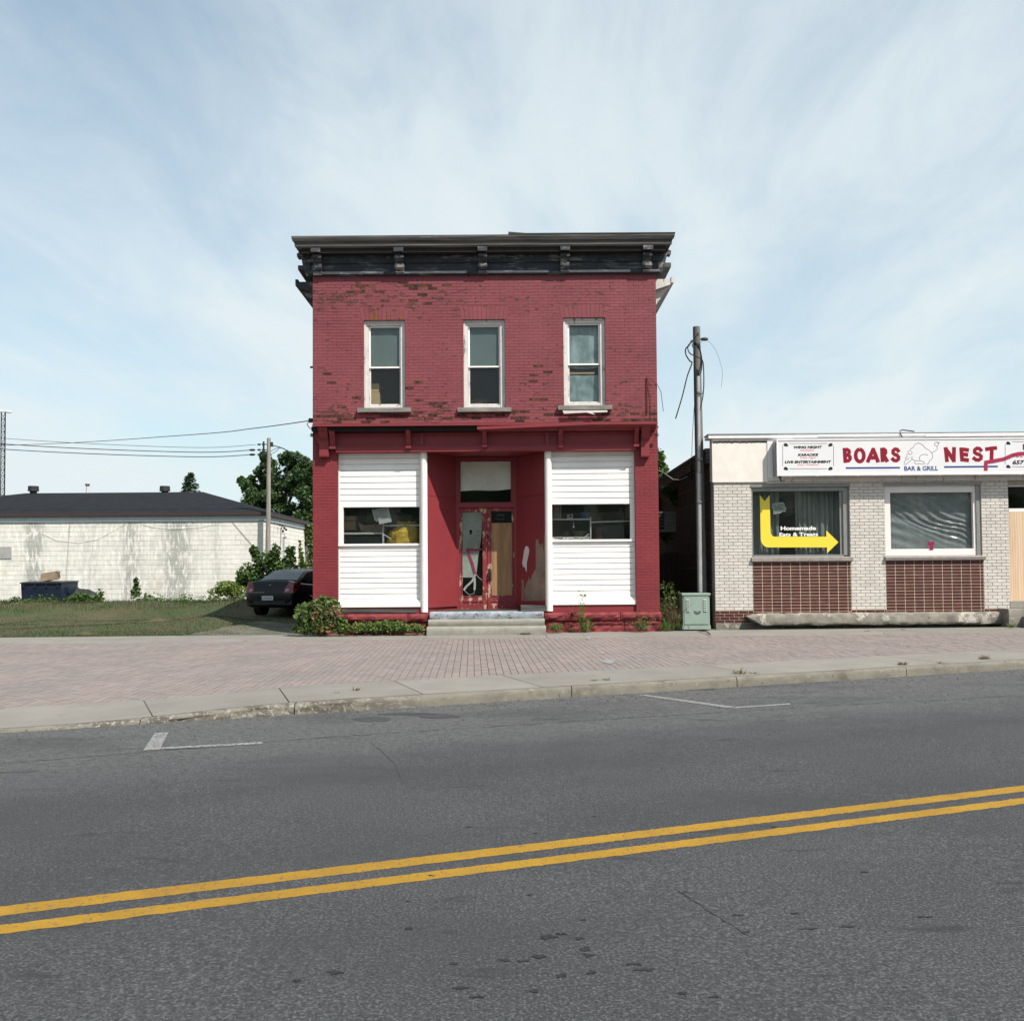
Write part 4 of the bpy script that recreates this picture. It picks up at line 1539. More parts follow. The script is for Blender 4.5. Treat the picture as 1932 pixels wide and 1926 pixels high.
# ================================================================== BAR WITH THE LONG SIGN
YG = 22.5
FG = front(YG)
XG0 = (at(1345.5, 910, YG).x + at(1350, 1150, YG).x) / 2
XG1 = 16.5
zg = lambda zf, x, y: at(*zf(x, y), YG)
ZG0 = at(1380, 1184, YG).z - .05
ZGT = at(1500, 827, YG).z
ZFA = at(1400, 907.5, YG).z
YBACK = 31.5
bar = thing('bar_building', 'low white brick bar with maroon tiled panels under two big windows and a long sign', 'building', (XG0 + 5, YG, 0))
M['wbrick'] = mat('cream white glazed brick', (.55, .515, .475), (.48, .445, .41), 5, .5, .2, 50, vary=.06)
M['grout'] = mat('grey brown mortar', (.34, .295, .26), (.27, .235, .21), 6, .95)
M['tile'] = mat('maroon glazed tile', (.080, .023, .020), (.060, .018, .016), 6, .4, .15, 30, vary=.16)
M['grout_tan'] = mat('tan tile grout', (.55, .45, .36), (.45, .36, .28), 6, .95)
M['stucco'] = mat('cream stucco panel', (.70, .655, .60), (.64, .595, .545), 4, .85, .3, 40, chips=((.40, .35, .31), 2.4, .70, .08))
M['trim_white'] = mat('white painted fascia', (.70, .69, .70), (.64, .63, .64), 4, .5, chips=((.35, .32, .3), 6, .70, .05))
M['alu'] = mat('grey window metal', (.26, .26, .25), (.22, .22, .215), 4, .45, metal=.3)
M['stone_sill'] = mat('grey brown stone sill', (.30, .265, .25), (.23, .20, .19), 9, .85, .5, 40)
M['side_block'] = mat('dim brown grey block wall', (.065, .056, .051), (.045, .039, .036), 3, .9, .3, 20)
M['pale_pvc'] = mat('white painted window frame', (.72, .68, .66), (.66, .62, .61), 3, .5)

w1 = (zg(zF, 430, 800).x, zg(zF, 1312, 800).x, zg(zF, 870, 1222).z, zg(zF, 870, 570).z)
w2 = (zg(zG, 187, 800).x, zg(zG, 1056, 800).x, zg(zG, 620, 1214).z, zg(zG, 620, 555).z)
wdr = (zg(zG, 1302, 700).x, zg(zG, 1302, 700).x + 2.3, ZG0 - .2, zg(zG, 1400, 570).z)
# third bay beyond the door, mostly outside the picture
holesG = [w1, w2, wdr]
gw = obj('front_wall', holed(XG0, XG1, ZG0, ZFA, holesG, YG, YG + .28), M['grout'], bar)
# white brick piers and the courses over the openings
ztl1 = zg(zF, 870, 1268).z
zpb = zg(zF, 250, 1707).z
t1 = (zg(zF, 441, 1400).x, zg(zF, 1326, 1400).x)
t2 = (zg(zG, 198, 1400).x, zg(zG, 1080, 1400).x)
zledge = zg(zF, 870, 1745).z
ztb = zg(zF, 250, 1818).z
holes_b = [(w1[0], w1[1], w1[2] - .3, w1[3]), (w2[0], w2[1], w2[2] - .3, w2[3]), (wdr[0], wdr[1], wdr[2], wdr[3]), (t1[0], t1[1], ZG0, w1[2] - .02), (t2[0], t2[1], ZG0, w2[2] - .02)]
pcs = [(FG, a, b_, c, d, 0) for a, b_, c, d in courses(XG0, wdr[0], zpb, ZFA, .2215, .0757, .011, holes_b)]
pcs += [(FG, a, b_, c, d, 0) for a, b_, c, d in courses(wdr[1], XG1, zpb, ZFA, .2215, .0757, .011, [])]
lay(bar, 'brick', [M['wbrick'], M['wbrick']], pcs, .008, 300, .003, .0012)
# maroon tiles: stacked panels and a base band in running bond
pct = []
for (a, c), zt_ in ((t1, ztl1), (t2, zg(zG, 620, 1255).z)):
    h = holed(a, c, zledge - .15, zt_, [], YG - .004, YG - .001)
    obj('tile_bed', h, M['grout_tan'], bar)
    nC = 10.35
    L_ = (c - a) / nC
    # vertical joints line up over the whole panel
    u = a
    k = 0
    nr = int((zt_ - zledge + .15) / .0757)
    for r in range(nr + 1):
        v1 = zt_ - r * .0757 - (.028 if r else 0)
        v0 = zt_ - (r + 1) * .0757 - .028
        for k in range(11):
            u0, u1 = a + k * L_, min(c, a + (k + 1) * L_)
            if u1 - u0 > .03:
                pct.append(((Vector((0, YG - .004, 0)), Vector((1, 0, 0)), Vector((0, -1, 0))), u0 + .007, u1 - .007, v0 + .007, v1 - .007, 0))
bd = obj('tile_bed', MB().box(XG0 + .003, t1[0] - .002, YG - .004, YG - .0005, ztb, zpb - .001), M['grout_tan'], bar)
for a, c in ((XG0, t1[0]), (t1[1], t2[0]), (t2[1], wdr[0])):
    if a != XG0:
        obj('tile_bed', MB().box(a + .002, c - .002, YG - .004, YG - .0005, ztb, zpb - .001), M['grout_tan'], bar)
    pct += [((Vector((0, YG - .004, 0)), Vector((1, 0, 0)), Vector((0, -1, 0))), q[0], q[1], q[2], q[3], 0) for q in courses(a, c, ztb, zpb - .004, .2215, .0757, .011, [])]
lay(bar, 'tile', [M['tile'], M['tile']], pct, .006, 300, .002, .0008)

# body of the bar: side walls, back, roof, floor
zsf = at(1340, 872, YG + .35).z
zsb = at(1250, 924, YBACK - .5).z
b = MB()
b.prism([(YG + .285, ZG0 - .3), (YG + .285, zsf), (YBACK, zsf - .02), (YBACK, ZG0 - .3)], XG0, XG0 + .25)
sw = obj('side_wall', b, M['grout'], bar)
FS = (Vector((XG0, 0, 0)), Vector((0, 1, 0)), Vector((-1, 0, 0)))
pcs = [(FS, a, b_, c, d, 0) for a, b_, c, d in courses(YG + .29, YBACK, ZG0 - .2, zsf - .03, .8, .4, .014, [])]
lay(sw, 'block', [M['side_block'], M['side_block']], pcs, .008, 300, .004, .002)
b = MB().box(XG0 - .10, XG0 - .001, YG + .29, YBACK, zsf - .02, zsf + .24)
obj('verge_board', b, M['old_wood'], sw)
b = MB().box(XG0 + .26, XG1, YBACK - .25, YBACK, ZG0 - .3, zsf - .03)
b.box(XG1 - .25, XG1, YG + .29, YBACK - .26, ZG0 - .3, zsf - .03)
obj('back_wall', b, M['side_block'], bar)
b = MB().box(XG0 - .12, XG1 + .1, YG + .30, YBACK + .1, zsf + .245, zsf + .33)
obj('roof', b, M['roof_felt'], bar)
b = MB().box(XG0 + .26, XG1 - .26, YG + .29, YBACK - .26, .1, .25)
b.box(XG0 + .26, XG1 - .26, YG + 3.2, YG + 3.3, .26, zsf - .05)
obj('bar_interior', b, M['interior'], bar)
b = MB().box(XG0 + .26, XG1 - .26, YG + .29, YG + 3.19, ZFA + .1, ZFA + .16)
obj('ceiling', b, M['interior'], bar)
# parapet: stucco panel, white fascia, coping
b = MB().box(XG0 - .02, XG1, YG - .02, YG + .28, ZFA + .001, ZGT)
obj('parapet', b, M['trim_white'], bar)
sx0, sx1, sz0, sz1 = zrect(zF, 76, 203, 566, 535, YG)
b = MB().box(XG0 - .03, sx1, YG - .045, YG - .021, ZFA - .03, zg(zF, 300, 198).z)
obj('stucco_panel', b, M['stucco'], bar)
b = MB().box(XG0 - .03, sx1, YG - .045, YG - .021, zg(zF, 300, 180).z, zg(zF, 300, 152).z)
obj('stucco_panel', b, M['stucco'], bar)
b = MB()
for k in range(40):
    x = XG0 + (sx1 - XG0) * k / 40
    z_ = zg(zF, 300, 190).z + U(-.012, .012)
    b.box(x, x + (sx1 - XG0) / 40 + .003, YG - .05, YG - .03, z_ - U(.008, .02), z_ + U(.006, .016))
obj('crumbled_joint', b, M['side_block'], bar)
b = MB().box(sx1 + .004, zg(zF, 652, 300).x + .4, YG - .06, YG - .021, ZFA + .06, zg(zF, 600, 152).z)
obj('fascia_board', b, M['trim_white'], bar)
b = MB().box(sx1 + .41, XG1, YG - .05, YG - .021, ZFA - .03, ZFA + .10)
obj('sign_backing', b, M['white_old'], bar)
zcp = at(1500, 818, YG - .1).z
b = MB().box(XG0 - .12, XG1 + .05, YG - .10, YG + .36, ZGT + .002, zcp - .012)
obj('coping', b, M['trim_white'], bar)
b = MB().box(XG0 - .14, XG1 + .05, YG - .115, YG + .38, zcp - .012, zcp + .006)
obj('coping_flashing', b, M['alu'], bar)
for q0, q1, dz in ((1020, 2300, .0),):
    x0 = zg(zF, q0, 130).x
    b = MB().box(x0, x0 + 3.0, YG - .125, YG - .116, ZGT + .03, zcp - .03)
    obj('coping_strip', b, M['white'], bar)
x0 = zg(zG, 535, 120).x
b = MB().box(x0, XG1, YG - .14, YG - .116, ZGT + .01, zcp - .03)
obj('coping_strip', b, M['white'], bar)
# cable looping over the coping
b = MB().tube([zg(zG, 325, 150) + Vector((0, -.13, 0)), zg(zG, 303, 115) + Vector((0, -.15, 0)), zg(zG, 310, 90) + Vector((0, -.1, 0)), zg(zG, 350, 85) + Vector((0, 0, .02)), zg(zG, 470, 97) + Vector((0, .1, .03))], .014, 6)
tag(obj('roof_cable', b, M['black']), 'black cable looping over the white coping above the sign', 'cable')

# window 1: metal frame, glass with a yellow arrow
b = MB()
X0, X1, Z0, Z1 = w1
f = .06
b.box(X0 + .002, X0 + .03, YG + .02, YG + .16, Z0 + .03, Z1 - .002)
b.box(X1 - .13, X1 - .002, YG + .05, YG + .16, Z0 + .03, Z1 - .002)
b.box(X1 - .20, X1 - .131, YG + .09, YG + .16, Z0 + .03, Z1 - .15)
b.box(X0 + .031, X1 - .131, YG + .03, YG + .16, Z1 - .15, Z1 - .002)
b.box(X0 + .031, X1 - .131, YG + .06, YG + .16, Z0 + .002, Z0 + .05)
b.box(X0 - .02, X1 + .02, YG - .03, YG + .019, Z1 - .055, Z1 - .003)
wA = obj('shop_window', b, M['alu'], bar)
wA['label'] = 'grey metal framed window with a big yellow arrow'
b = MB().box(X0 + .031, X1 - .201, YG + .12, YG + .125, Z0 + .051, Z1 - .151)
obj('pane', b, M['pane_dirty'], wA)
b = MB()
b.prism([(YG - .07, Z0 - .10), (YG - .075, Z0 - .02), (YG + .02, Z0 + .001), (YG + .2, Z0 + .001), (YG + .2, Z0 - .10)], X0 - .03, X1 + .05)
obj('sill', b, M['stone_sill'], bar)
YA = YG + .116
A = lambda zx, zy: (at(*zF(zx, zy), YA).x, at(*zF(zx, zy), YA).z)
M['yellow'] = mat('yellow vinyl', (.70, .55, .05), rough=.45)
M['vinyl'] = mat('white vinyl', (.74, .73, .70), rough=.5)
pts = [A(504, 665), A(547, 722), A(592, 666)]
pts += [A(600, 965)]
for k in range(0, 7):
    q = math.pi / 2 * k / 6
    pts.append(A(690 - 88 * math.cos(q) if 0 else 602 + 38 * (1 - math.cos(q)), 1000 + 40 * math.sin(q)))
pts += [A(1104, 1040), A(1104, 984), A(1213, 1090), A(1111, 1190), A(1111, 1137)]
for k in range(0, 9):
    q = math.pi / 2 * k / 8
    pts.append(A(582 - 70 * math.sin(q), 1137 - 82 * (1 - math.cos(q))))
b = MB().poly(pts, YA - .001, .002)
obj('arrow_decal', b, M['yellow'], wA)


def text(name, body, x0, x1, z0, z1, y, m_, parent, bold=.0, shear=0., th=.003, rot=0.):
    """lettering fitted to a rectangle on a plane facing the street"""
    cu = bpy.data.curves.new(name, 'FONT')
    cu.body = body
    cu.offset = bold
    cu.shear = shear
    cu.resolution_u = 3
    ob = bpy.data.objects.new(name, cu)
    me0 = bpy.data.meshes.new_from_object(ob)
    b = MB()
    vs = [v.co.copy() for v in me0.vertices]
    if rot:
        c, s = math.cos(rot), math.sin(rot)
        vs = [Vector((v.x * c - v.y * s, v.x * s + v.y * c, 0)) for v in vs]
    ax, bx = min(v.x for v in vs), max(v.x for v in vs)
    ay, by = min(v.y for v in vs), max(v.y for v in vs)
    kx, ky = (x1 - x0) / (bx - ax), (z1 - z0) / (by - ay)
    n = len(vs)
    P2 = [(x0 + (v.x - ax) * kx, z0 + (v.y - ay) * ky) for v in vs]
    fs = [tuple(p.vertices) for p in me0.polygons]
    vv = [(a, y, c) for a, c in P2] + [(a, y + th, c) for a, c in P2]
    ff = [tuple(f) for f in fs]
    cnt = {}
    for f in fs:
        for i in range(len(f)):
            e = (f[i], f[(i + 1) % len(f)])
            cnt[tuple(sorted(e))] = cnt.get(tuple(sorted(e)), 0) + 1
    for (i, j), k in cnt.items():
        if k == 1:
            ff.append((i, j, n + j, n + i))
    b.add(vv, ff)
    bpy.data.objects.remove(ob)
    bpy.data.curves.remove(cu)
    bpy.data.meshes.remove(me0)
    return obj(name, b, m_, parent)


def ztext(name, body, zf, x0, y0, x1, y1, Y, m_, parent, **kw):
    q = zrect(zf, x0, y0, x1, y1, Y)
    return text(name, body, q[0], q[1], q[2], q[3], Y, m_, parent, **kw)


ztext('white_lettering', 'Homemade', zF, 692, 946, 1012, 982, YA - .002, M['vinyl'], wA, bold=.035)
ztext('white_lettering', 'Eats & Treats', zF, 680, 1003, 1030, 1037, YA - .002, M['vinyl'], wA, bold=.03)
# torn paper notice
pts = [(615, 745), (640, 738), (705, 728), (725, 735), (730, 760), (748, 785), (735, 815), (710, 815), (690, 830), (630, 838), (625, 800), (618, 785)]
b = MB().poly([A(*q) for q in pts], YG + .132, .003)
M['note'] = mat('grey white notice paper', (.52, .53, .51), (.44, .45, .43), 6, .8)
note = obj('paper_notice', b, M['note'])
tag(note, 'torn hand lettered paper notice taped inside the window beside the yellow arrow', 'notice')
M['ink'] = mat('dark ink', (.05, .06, .06))
ztext('hand_lettering', 'ICE CREAM', zF, 625, 748, 716, 768, YG + .130, M['ink'], note, bold=.02, rot=.12)
ztext('hand_lettering', 'CONES', zF, 640, 768, 700, 786, YG + .130, M['ink'], note, bold=.02, rot=.12)
b = MB()
for yy in (797, 817):
    for k in range(8):
        q = A(634 + k * 11.5, yy - k * .9)
        b.strip([(q[0] - .01, q[1] - .014), (q[0] + U(-.008, .008), q[1] + .016), (q[0] + .012, q[1] - .012)], .006, YG + .130, .001)
obj('hand_lettering', b, M['ink'], note)
# curtains in window 1
M['curtain'] = mat('grey white net curtain', (.36, .38, .375), (.26, .28, .28), 3, .9, stretch=(4, 4, .4))
for lab, za_, zb_, sd in (('pale pleated curtain left of the dark gap behind the yellow arrow', 420, 700, 1), ('pale pleated curtain right of the dark gap behind the yellow arrow', 846, 1300, 2)):
    xa, xb = A(za_, 900)[0], A(zb_, 900)[0]
    b = MB()
    ph = [U(0, 6) for _ in range(4)]

    def cu_(s, t):
        x = xa + (xb - xa) * s
        w = x * 46
        d = .028 * math.sin(w + ph[0] + .5 * math.sin(x * 9)) + .016 * math.sin(w * 2.3 + ph[1]) * (1 - .3 * t) + .02 * math.sin(x * 11 + ph[2])
        return (x + .01 * math.sin(t * 3 + s * 30), YG + .33 + d, Z0 - .05 + (Z1 - Z0 + .05) * t)
    b.grid(cu_, 150, 6)
    tag(obj('curtain', b, M['curtain'], smooth=True), lab, 'curtain')
b = MB().poly([A(*q) for q in ((672, 735), (765, 688), (872, 775), (872, 800), (690, 800))], YG + .40, .05)  # flat dark gable shape between the curtains
M['dark_paint'] = mat('dark painted board', (.02, .022, .026), rough=.6)
tag(obj('gabled_board', b, M['dark_paint']), 'dark gable shaped board hanging between the curtains above the lettering', 'board')

# window 2: white frame inside the metal one, crumpled plastic sheet
X0, X1, Z0, Z1 = w2
b = MB()
b.box(X0 + .002, X1 - .002, YG + .02, YG + .2, Z1 - .05, Z1 - .002)
b.box(X1 - .10, X1 - .002, YG + .02, YG + .2, Z0 + .002, Z1 - .051)
b.box(X0 - .02, X1 + .02, YG - .03, YG + .019, Z1 - .055, Z1 - .003)
wB = obj('shop_window', b, M['alu'], bar)
wB['label'] = 'wide white framed window covered inside with crumpled plastic'
g = zrect(zG, 232, 642, 978, 1150, YG + .1)
b = MB()
b.box(X0 + .004, g[0], YG + .05, YG + .15, Z0 + .01, Z1 - .052)
b.box(g[1], X1 - .101, YG + .05, YG + .15, Z0 + .01, Z1 - .052)
b.box(g[0] + .001, g[1] - .001, YG + .05, YG + .15, g[3], Z1 - .052)
b.box(g[0] + .001, g[1] - .001, YG + .05, YG + .15, Z0 + .01, g[2])
obj('inner_frame', b, M['pale_pvc'], wB)
b = MB().box(g[0] + .001, g[1] - .001, YG + .115, YG + .12, g[2], g[3])
obj('pane', b, M['pane'], wB)
b = MB()
b.prism([(YG - .07, Z0 - .095), (YG - .085, Z0 - .03), (YG - .03, Z0 + .001), (YG + .2, Z0 + .001), (YG + .2, Z0 - .095)], X0 - .03, X1 + .06)
obj('sill', b, M['stone_sill'], bar)
b = MB()
q = lambda zx, zy: (at(*zG(zx, zy), YG + .04).x, at(*zG(zx, zy), YG + .04).z)
b.strip([q(574, 1105), q(636, 1100)], .08, YG + .045, .003)
b.strip([q(608, 1098), q(610, 1160)], .09, YG + .041, .003)
obj('crimson_tape', b, M['tape'], wB)
mt = bpy.data.materials.new('clear plastic sheet')
mt.use_nodes = True
nt = mt.node_tree
bs = nt.nodes['Principled BSDF']
bs.inputs['Base Color'].default_value = (.34, .35, .37, 1)
bs.inputs['Roughness'].default_value = .20
bs.inputs['Specular IOR Level'].default_value = .8
tr = nd(nt, 'ShaderNodeBsdfTransparent')
mx = nd(nt, 'ShaderNodeMixShader')
mx.inputs[0].default_value = .5
nt.links.new(tr.outputs[0], mx.inputs[1])
nt.links.new(bs.outputs[0], mx.inputs[2])
nt.links.new(mx.outputs[0], nt.nodes['Material Output'].inputs[0])
M['plastic'] = mt
b = MB()


def wr(s, t):
    x, z = g[0] - .03 + (g[1] - g[0] + .06) * s, g[2] - .03 + (g[3] - g[2] + .06) * t
    # gathered folds that sweep from the upper left to a pucker at the lower right
    u = (s - .80) * 1.0 + (t - .38) * .30
    v = (t - .38) + (s - .80) * .52 - .25 * (s - .8) ** 2
    env = math.exp(-(v / .24) ** 2) * (.45 + .55 * math.exp(-((s - .65) / .3) ** 2))
    d = .030 * env * math.sin(v * 62 + 2.2 * noise.noise(Vector((s * 3, t * 3, 1))) * 3)
    d += .020 * env * noise.noise(Vector((s * 9, v * 30, 4)))
    d += .010 * noise.noise(Vector((s * 5, t * 5, 9)))
    d += .012 * math.sin((s * .4 + t) * 34) * math.exp(-((s - .12) / .2) ** 2)
    return (x, YG + .175 + d, z)


b.grid(wr, 130, 100)
tag(obj('plastic_sheet', b, M['plastic'], smooth=True, fix=False), 'crumpled clear plastic sheet stretched behind the glass of the white framed window', 'sheet')
b = MB()
M['drape'] = mat('dim grey drape', (.135, .14, .145), (.09, .095, .10), 2.5, .9, stretch=(5, 5, .3))
b.grid(lambda s, t: (X0 + (X1 - X0) * s, YG + .36 + .025 * math.sin(s * 60 + 2 * math.sin(s * 11)), Z0 + (Z1 - Z0) * t), 130, 3)
tag(obj('drape', b, M['drape'], smooth=True), 'dim grey drape hanging behind the crumpled plastic sheet', 'curtain')

# door at the right edge
X0 = wdr[0]
zt0, zt1_ = zg(zG, 1400, 785).z, zg(zG, 1400, 815).z
zd0 = zg(zG, 1400, 1622).z
b = MB()
b.box(X0 + .002, X0 + .03, YG + .06, YG + .2, zd0, wdr[3] - .002)
b.box(wdr[1] - .03, wdr[1] - .002, YG + .06, YG + .2, zd0, wdr[3] - .002)
b.box(X0 + .031, wdr[1] - .031, YG + .04, YG + .2, zt1_, zt0)
b.box(X0 + .031, wdr[1] - .031, YG + .06, YG + .2, wdr[3] - .04, wdr[3] - .002)
dfr = obj('entrance_frame', b, M['pale_pvc'], bar)
b = MB().box(X0 + .031, wdr[1] - .031, YG + .14, YG + .145, zt0 + .001, wdr[3] - .041)
obj('transom_pane', b, M['pane'], dfr)
b = MB().box(X0 + .004, X0 + 1.22, YG + .035, YG + .055, zd0, zt1_ - .004)
b.box(X0 + 1.225, wdr[1] - .004, YG + .035, YG + .055, zd0, zt1_ - .004)
obj('plywood_hoarding', b, M['ply_new'], bar)
b = MB().box(X0 - .02, wdr[1] + .02, YG - .02, YG + .25, zg(zG, 1400, 1682).z, zd0 - .002)
obj('door_sill', b, M['concrete'], bar)

# broken concrete ledge and steps
xl0, xl1 = zg(zF, 372, 1790).x, zg(zG, 1200, 1790).x
YLg = YG - .26
zl1, zl0 = at(1640, 1157, YLg).z, at(1640, 1180.5, YLg).z


def ledge(s, t):
    x = xl0 + (xl1 - xl0) * s
    k = min(1, s * (xl1 - xl0) / .35)
    zb = zl0 + (zl1 - zl0) * (.55 * (1 - k)) + .02 * noise.noise(Vector((x * 3, 0, 3)))
    zt = zl1 + .022 * noise.noise(Vector((x * 7, 1, 0))) + .010 * noise.noise(Vector((x * 23, 1, 0))) - .05 * (1 - k)
    n = .02 * noise.noise(Vector((x * 5, t * 4, 2))) + .008 * noise.noise(Vector((x * 17, t * 9, 2)))
    pr = [(YLg + .12, zb), (YLg + .02, zb + .02), (YLg, zb + .07), (YLg + .01, zt - .06), (YLg + .035, zt), (YG - .01, zt + .012)]
    i = min(4, int(t * 5))
    q_ = t * 5 - i
    return (x, pr[i][0] + (pr[i + 1][0] - pr[i][0]) * q_ + (n if t < .95 else 0), pr[i][1] + (pr[i + 1][1] - pr[i][1]) * q_)


b = MB().grid(ledge, 150, 15)
for s_ in (0, 1):
    base = [ledge(s_, t / 5) for t in range(6)]
    b.add(base + [(base[0][0], YG - .01, base[0][2])], [tuple(range(7))])
obj('broken_ledge', b, M['concrete_old'], bar, smooth=True)
b = MB().box(XG0 + .01, XG1, YG - .03, YG - .006, ZG0 - .1, ztb - .003)
obj('footing', b, M['concrete_old'], bar)
sx_, sxe = zg(zG, 1190, 1700).x, XG1
for (xa_, ya0, za0, za1) in ((sx_ + .02, YG - .55, .0, zg(zG, 1250, 1686).z), (sx_ + .32, YG - .95, -.1, at(1900, 1163, YG - .6).z)):
    slab_rough('bar_step', xa_, xa_ + 2.9, ya0, YG - .05 if za1 > .35 else YG - .56, za0 - .1, za1, M['concrete_old'], .012, 4, bar)

# ---- the long sign
YS = YG - .30
sl0, _, sz0, sz1 = zrect(zF, 668, 172, 1600, 476, YS)
slx = zg(zF, 650, 300).x
sign = thing('bar_sign', 'long white sign board with big red and blue lettering over the bar windows', 'sign', (sl0 + 3, YS, sz0))
M['sign_white'] = mat('white sign face', (.66, .65, .665), (.62, .61, .625), 2, .35)
M['sign_red'] = mat('deep red sign paint', (.22, .004, .018), rough=.4)
M['sign_blue'] = mat('dark blue sign paint', (.02, .05, .19), rough=.4)
M['sign_black'] = mat('black sign paint', (.015, .015, .018), rough=.4)
M['sign_redt'] = mat('light red sign lettering', (.52, .07, .08), rough=.4)
M['sign_line'] = mat('fine grey outline', (.16, .16, .17), rough=.5)
SXE = 15.6
b = MB().box(sl0, SXE, YS, YS + .03, sz0, sz1)
face = obj('sign_face', b, M['sign_white'], sign)
b = MB()
b.box(sl0 - .03, SXE + .03, YS - .012, YG - .062, sz1 + .001, sz1 + .035)
b.box(sl0 - .03, SXE + .03, YS - .012, YG - .062, sz0 - .035, sz0 - .001)
b.box(sl0 - .03, sl0 - .001, YS - .012, YG - .062, sz0, sz1)
for k in range(9):
    x = sl0 + .9 + k * .95
    b.box(x - .018, x + .018, YS - .016, YS - .0125, sz0 - .045, sz0 - .012)
obj('sign_case', b, M['trim_white'], sign)
b = MB().box(sl0 - .06, sl0 - .031, YS + .03, YG - .062, sz0 - .02, sz1 - .03)
obj('sign_end_plate', b, M['alu'], sign)
p0 = at(*zF(680, 480), YS)
b = MB().tube([p0 + Vector((0, .05, .03)), p0 + Vector((.02, .04, -.05)), p0 + Vector((.05, .03, -.14)), p0 + Vector((.06, .03, -.16))], .03, 7, .018)
obj('hanging_cable_end', b, M['black'], sign)
YT = YS - .0015
sq = lambda zf, x, y: (at(*zf(x, y), YT).x, at(*zf(x, y), YT).z)


def icons_box(zf, x0, y0, x1, y1, right=True):
    b = MB()
    l = [((x0 + 60, y0), (x1 - 60, y0)), ((x0 + 60, y1), (x1 - 60, y1)), ((x0, y0 + 20), (x0, y1 - 22))]
    if right:
        l.append(((x1, y0 + 20), (x1, y1 - 22)))
    for p_, q_ in l:
        b.strip([sq(zf, *p_), sq(zf, *q_)], .009, YT, .0012)
    obj('panel_border', b, M['sign_black'], face)
    cs_ = [(x0 + 26, y0 + 12, 1), (x0 + 26, y1 - 2, 1)]
    if right:
        cs_ += [(x1 - 26, y0 + 12, -1), (x1 - 26, y1 - 2, -1)]
    for cx, cy, d in cs_:
        # small dark boar head: snout, bristled back, ear
        sh = [(-20, 2), (-12, -12), (-2, -16), (8, -14), (20, -2), (24, 14), (16, 12), (12, 18), (4, 12), (-4, 16), (-12, 10)]
        b = MB().poly([sq(zf, cx + d * a, cy + c) for a, c in sh], YT, .0012)
        obj('boar_head_emblem', b, M['sign_black'], face)


icons_box(zF, 711, 200, 1170, 428)
for body, x0, y0, x1, y1, m_, sh, bo in (('WING NIGHT', 808, 221, 1066, 246, M['sign_black'], .15, .06), ('THURSDAY', 868, 252, 1000, 272, M['sign_redt'], .25, .0),
                                         ('KARAOKE', 846, 290, 1034, 314, M['sign_black'], .25, .06), ('Every Night', 870, 318, 1010, 342, M['sign_redt'], .25, .0),
                                         ('LIVE ENTERTAINMENT', 728, 354, 1150, 378, M['sign_black'], .15, .06), ('Every Weekend', 846, 382, 1034, 404, M['sign_redt'], .2, .0)):
    ztext('sign_lettering', body, zF, x0, y0, x1, y1, YT, m_, face, bold=bo, shear=sh)
STROKES = {
    'B': [[(.10, 0), (.06, .5), (.02, 1)], [(.02, .97), (.45, .98), (.74, .90), (.80, .74), (.66, .58), (.12, .50)], [(.12, .50), (.60, .52), (.90, .38), (.92, .20), (.70, .05), (.10, .02)]],
    'O': [[(.5 + .5 * math.sin(k * math.pi / 9), .5 + .5 * math.cos(k * math.pi / 9)) for k in range(19)]],
    'A': [[(0, 0), (.28, .52), (.56, 1)], [(.56, 1), (.80, .5), (1, 0)], [(.20, .30), (.86, .30)]],
    'R': [[(.10, 0), (.06, .5), (.02, 1)], [(.02, .97), (.45, 1), (.80, .90), (.80, .66), (.50, .52), (.10, .46)], [(.40, .48), (.74, .24), (1.08, 0)]],
    'S': [[(.92, .82), (.74, .97), (.40, 1), (.12, .86), (.10, .66), (.34, .54), (.70, .46), (.94, .32), (.90, .12), (.60, 0), (.25, .02), (0, .16)]],
    'N': [[(.12, 0), (.06, .5), (0, 1)], [(.02, .97), (.48, .5), (.90, .03)], [(.94, 0), (.96, .5), (1, 1)]],
    'E': [[(.10, 0), (.04, .5), (0, 1)], [(.0, .97), (.50, .95), (1, .90)], [(.06, .52), (.5, .50), (.86, .47)], [(.10, .03), (.5, .01), (.96, -.03)]],
    'T': [[(0, .90), (.5, .97), (1, 1)], [(.56, .98), (.55, .5), (.52, 0)]]}
for ch, zf, x0, y0, x1, y1 in (('B', zF, 1252, 236, 1340, 376), ('O', zF, 1352, 236, 1460, 380), ('A', zF, 1462, 236, 1585, 376), ('R', zF, 1590, 234, 1664, 372),
                               ('S', zG, 240, 233, 333, 372), ('N', zG, 722, 228, 832, 372), ('E', zG, 862, 232, 954, 364), ('S', zG, 975, 226, 1080, 366), ('T', zG, 1090, 224, 1208, 358)):
    q = zrect(zf, x0, y0, x1, y1, YT)
    w = .088
    b = MB()
    for i_, stq in enumerate(STROKES[ch]):
        P2 = [(q[0] + w / 2 + (q[1] - q[0] - w) * a, q[2] + w / 2 + (q[3] - q[2] - w) * c) for a, c in stq]
        # blunt marker ends
        d0 = (Vector(P2[0]) - Vector(P2[1])).normalized() * w * .35
        d1 = (Vector(P2[-1]) - Vector(P2[-2])).normalized() * w * .35
        if ch != 'O':
            P2 = [tuple(Vector(P2[0]) + d0)] + P2 + [tuple(Vector(P2[-1]) + d1)]
        b.strip(P2, w, YT - .0008 * (i_ + 1), .0006)
    obj('red_letter', b, M['sign_red'], face)
for pa, pb_ in (((zF, 1280, 421), (zG, 324, 418)), ((zG, 724, 412), (zG, 1209, 407))):
    b = MB().strip([sq(*pa), sq(*pb_)], .038, YT - .001, .0012)
    obj('blue_rule', b, M['sign_blue'], face)
ztext('sign_lettering', 'BAR & GRILL', zG, 363, 404, 670, 446, YT, M['sign_blue'], face, bold=.03)
b = MB()
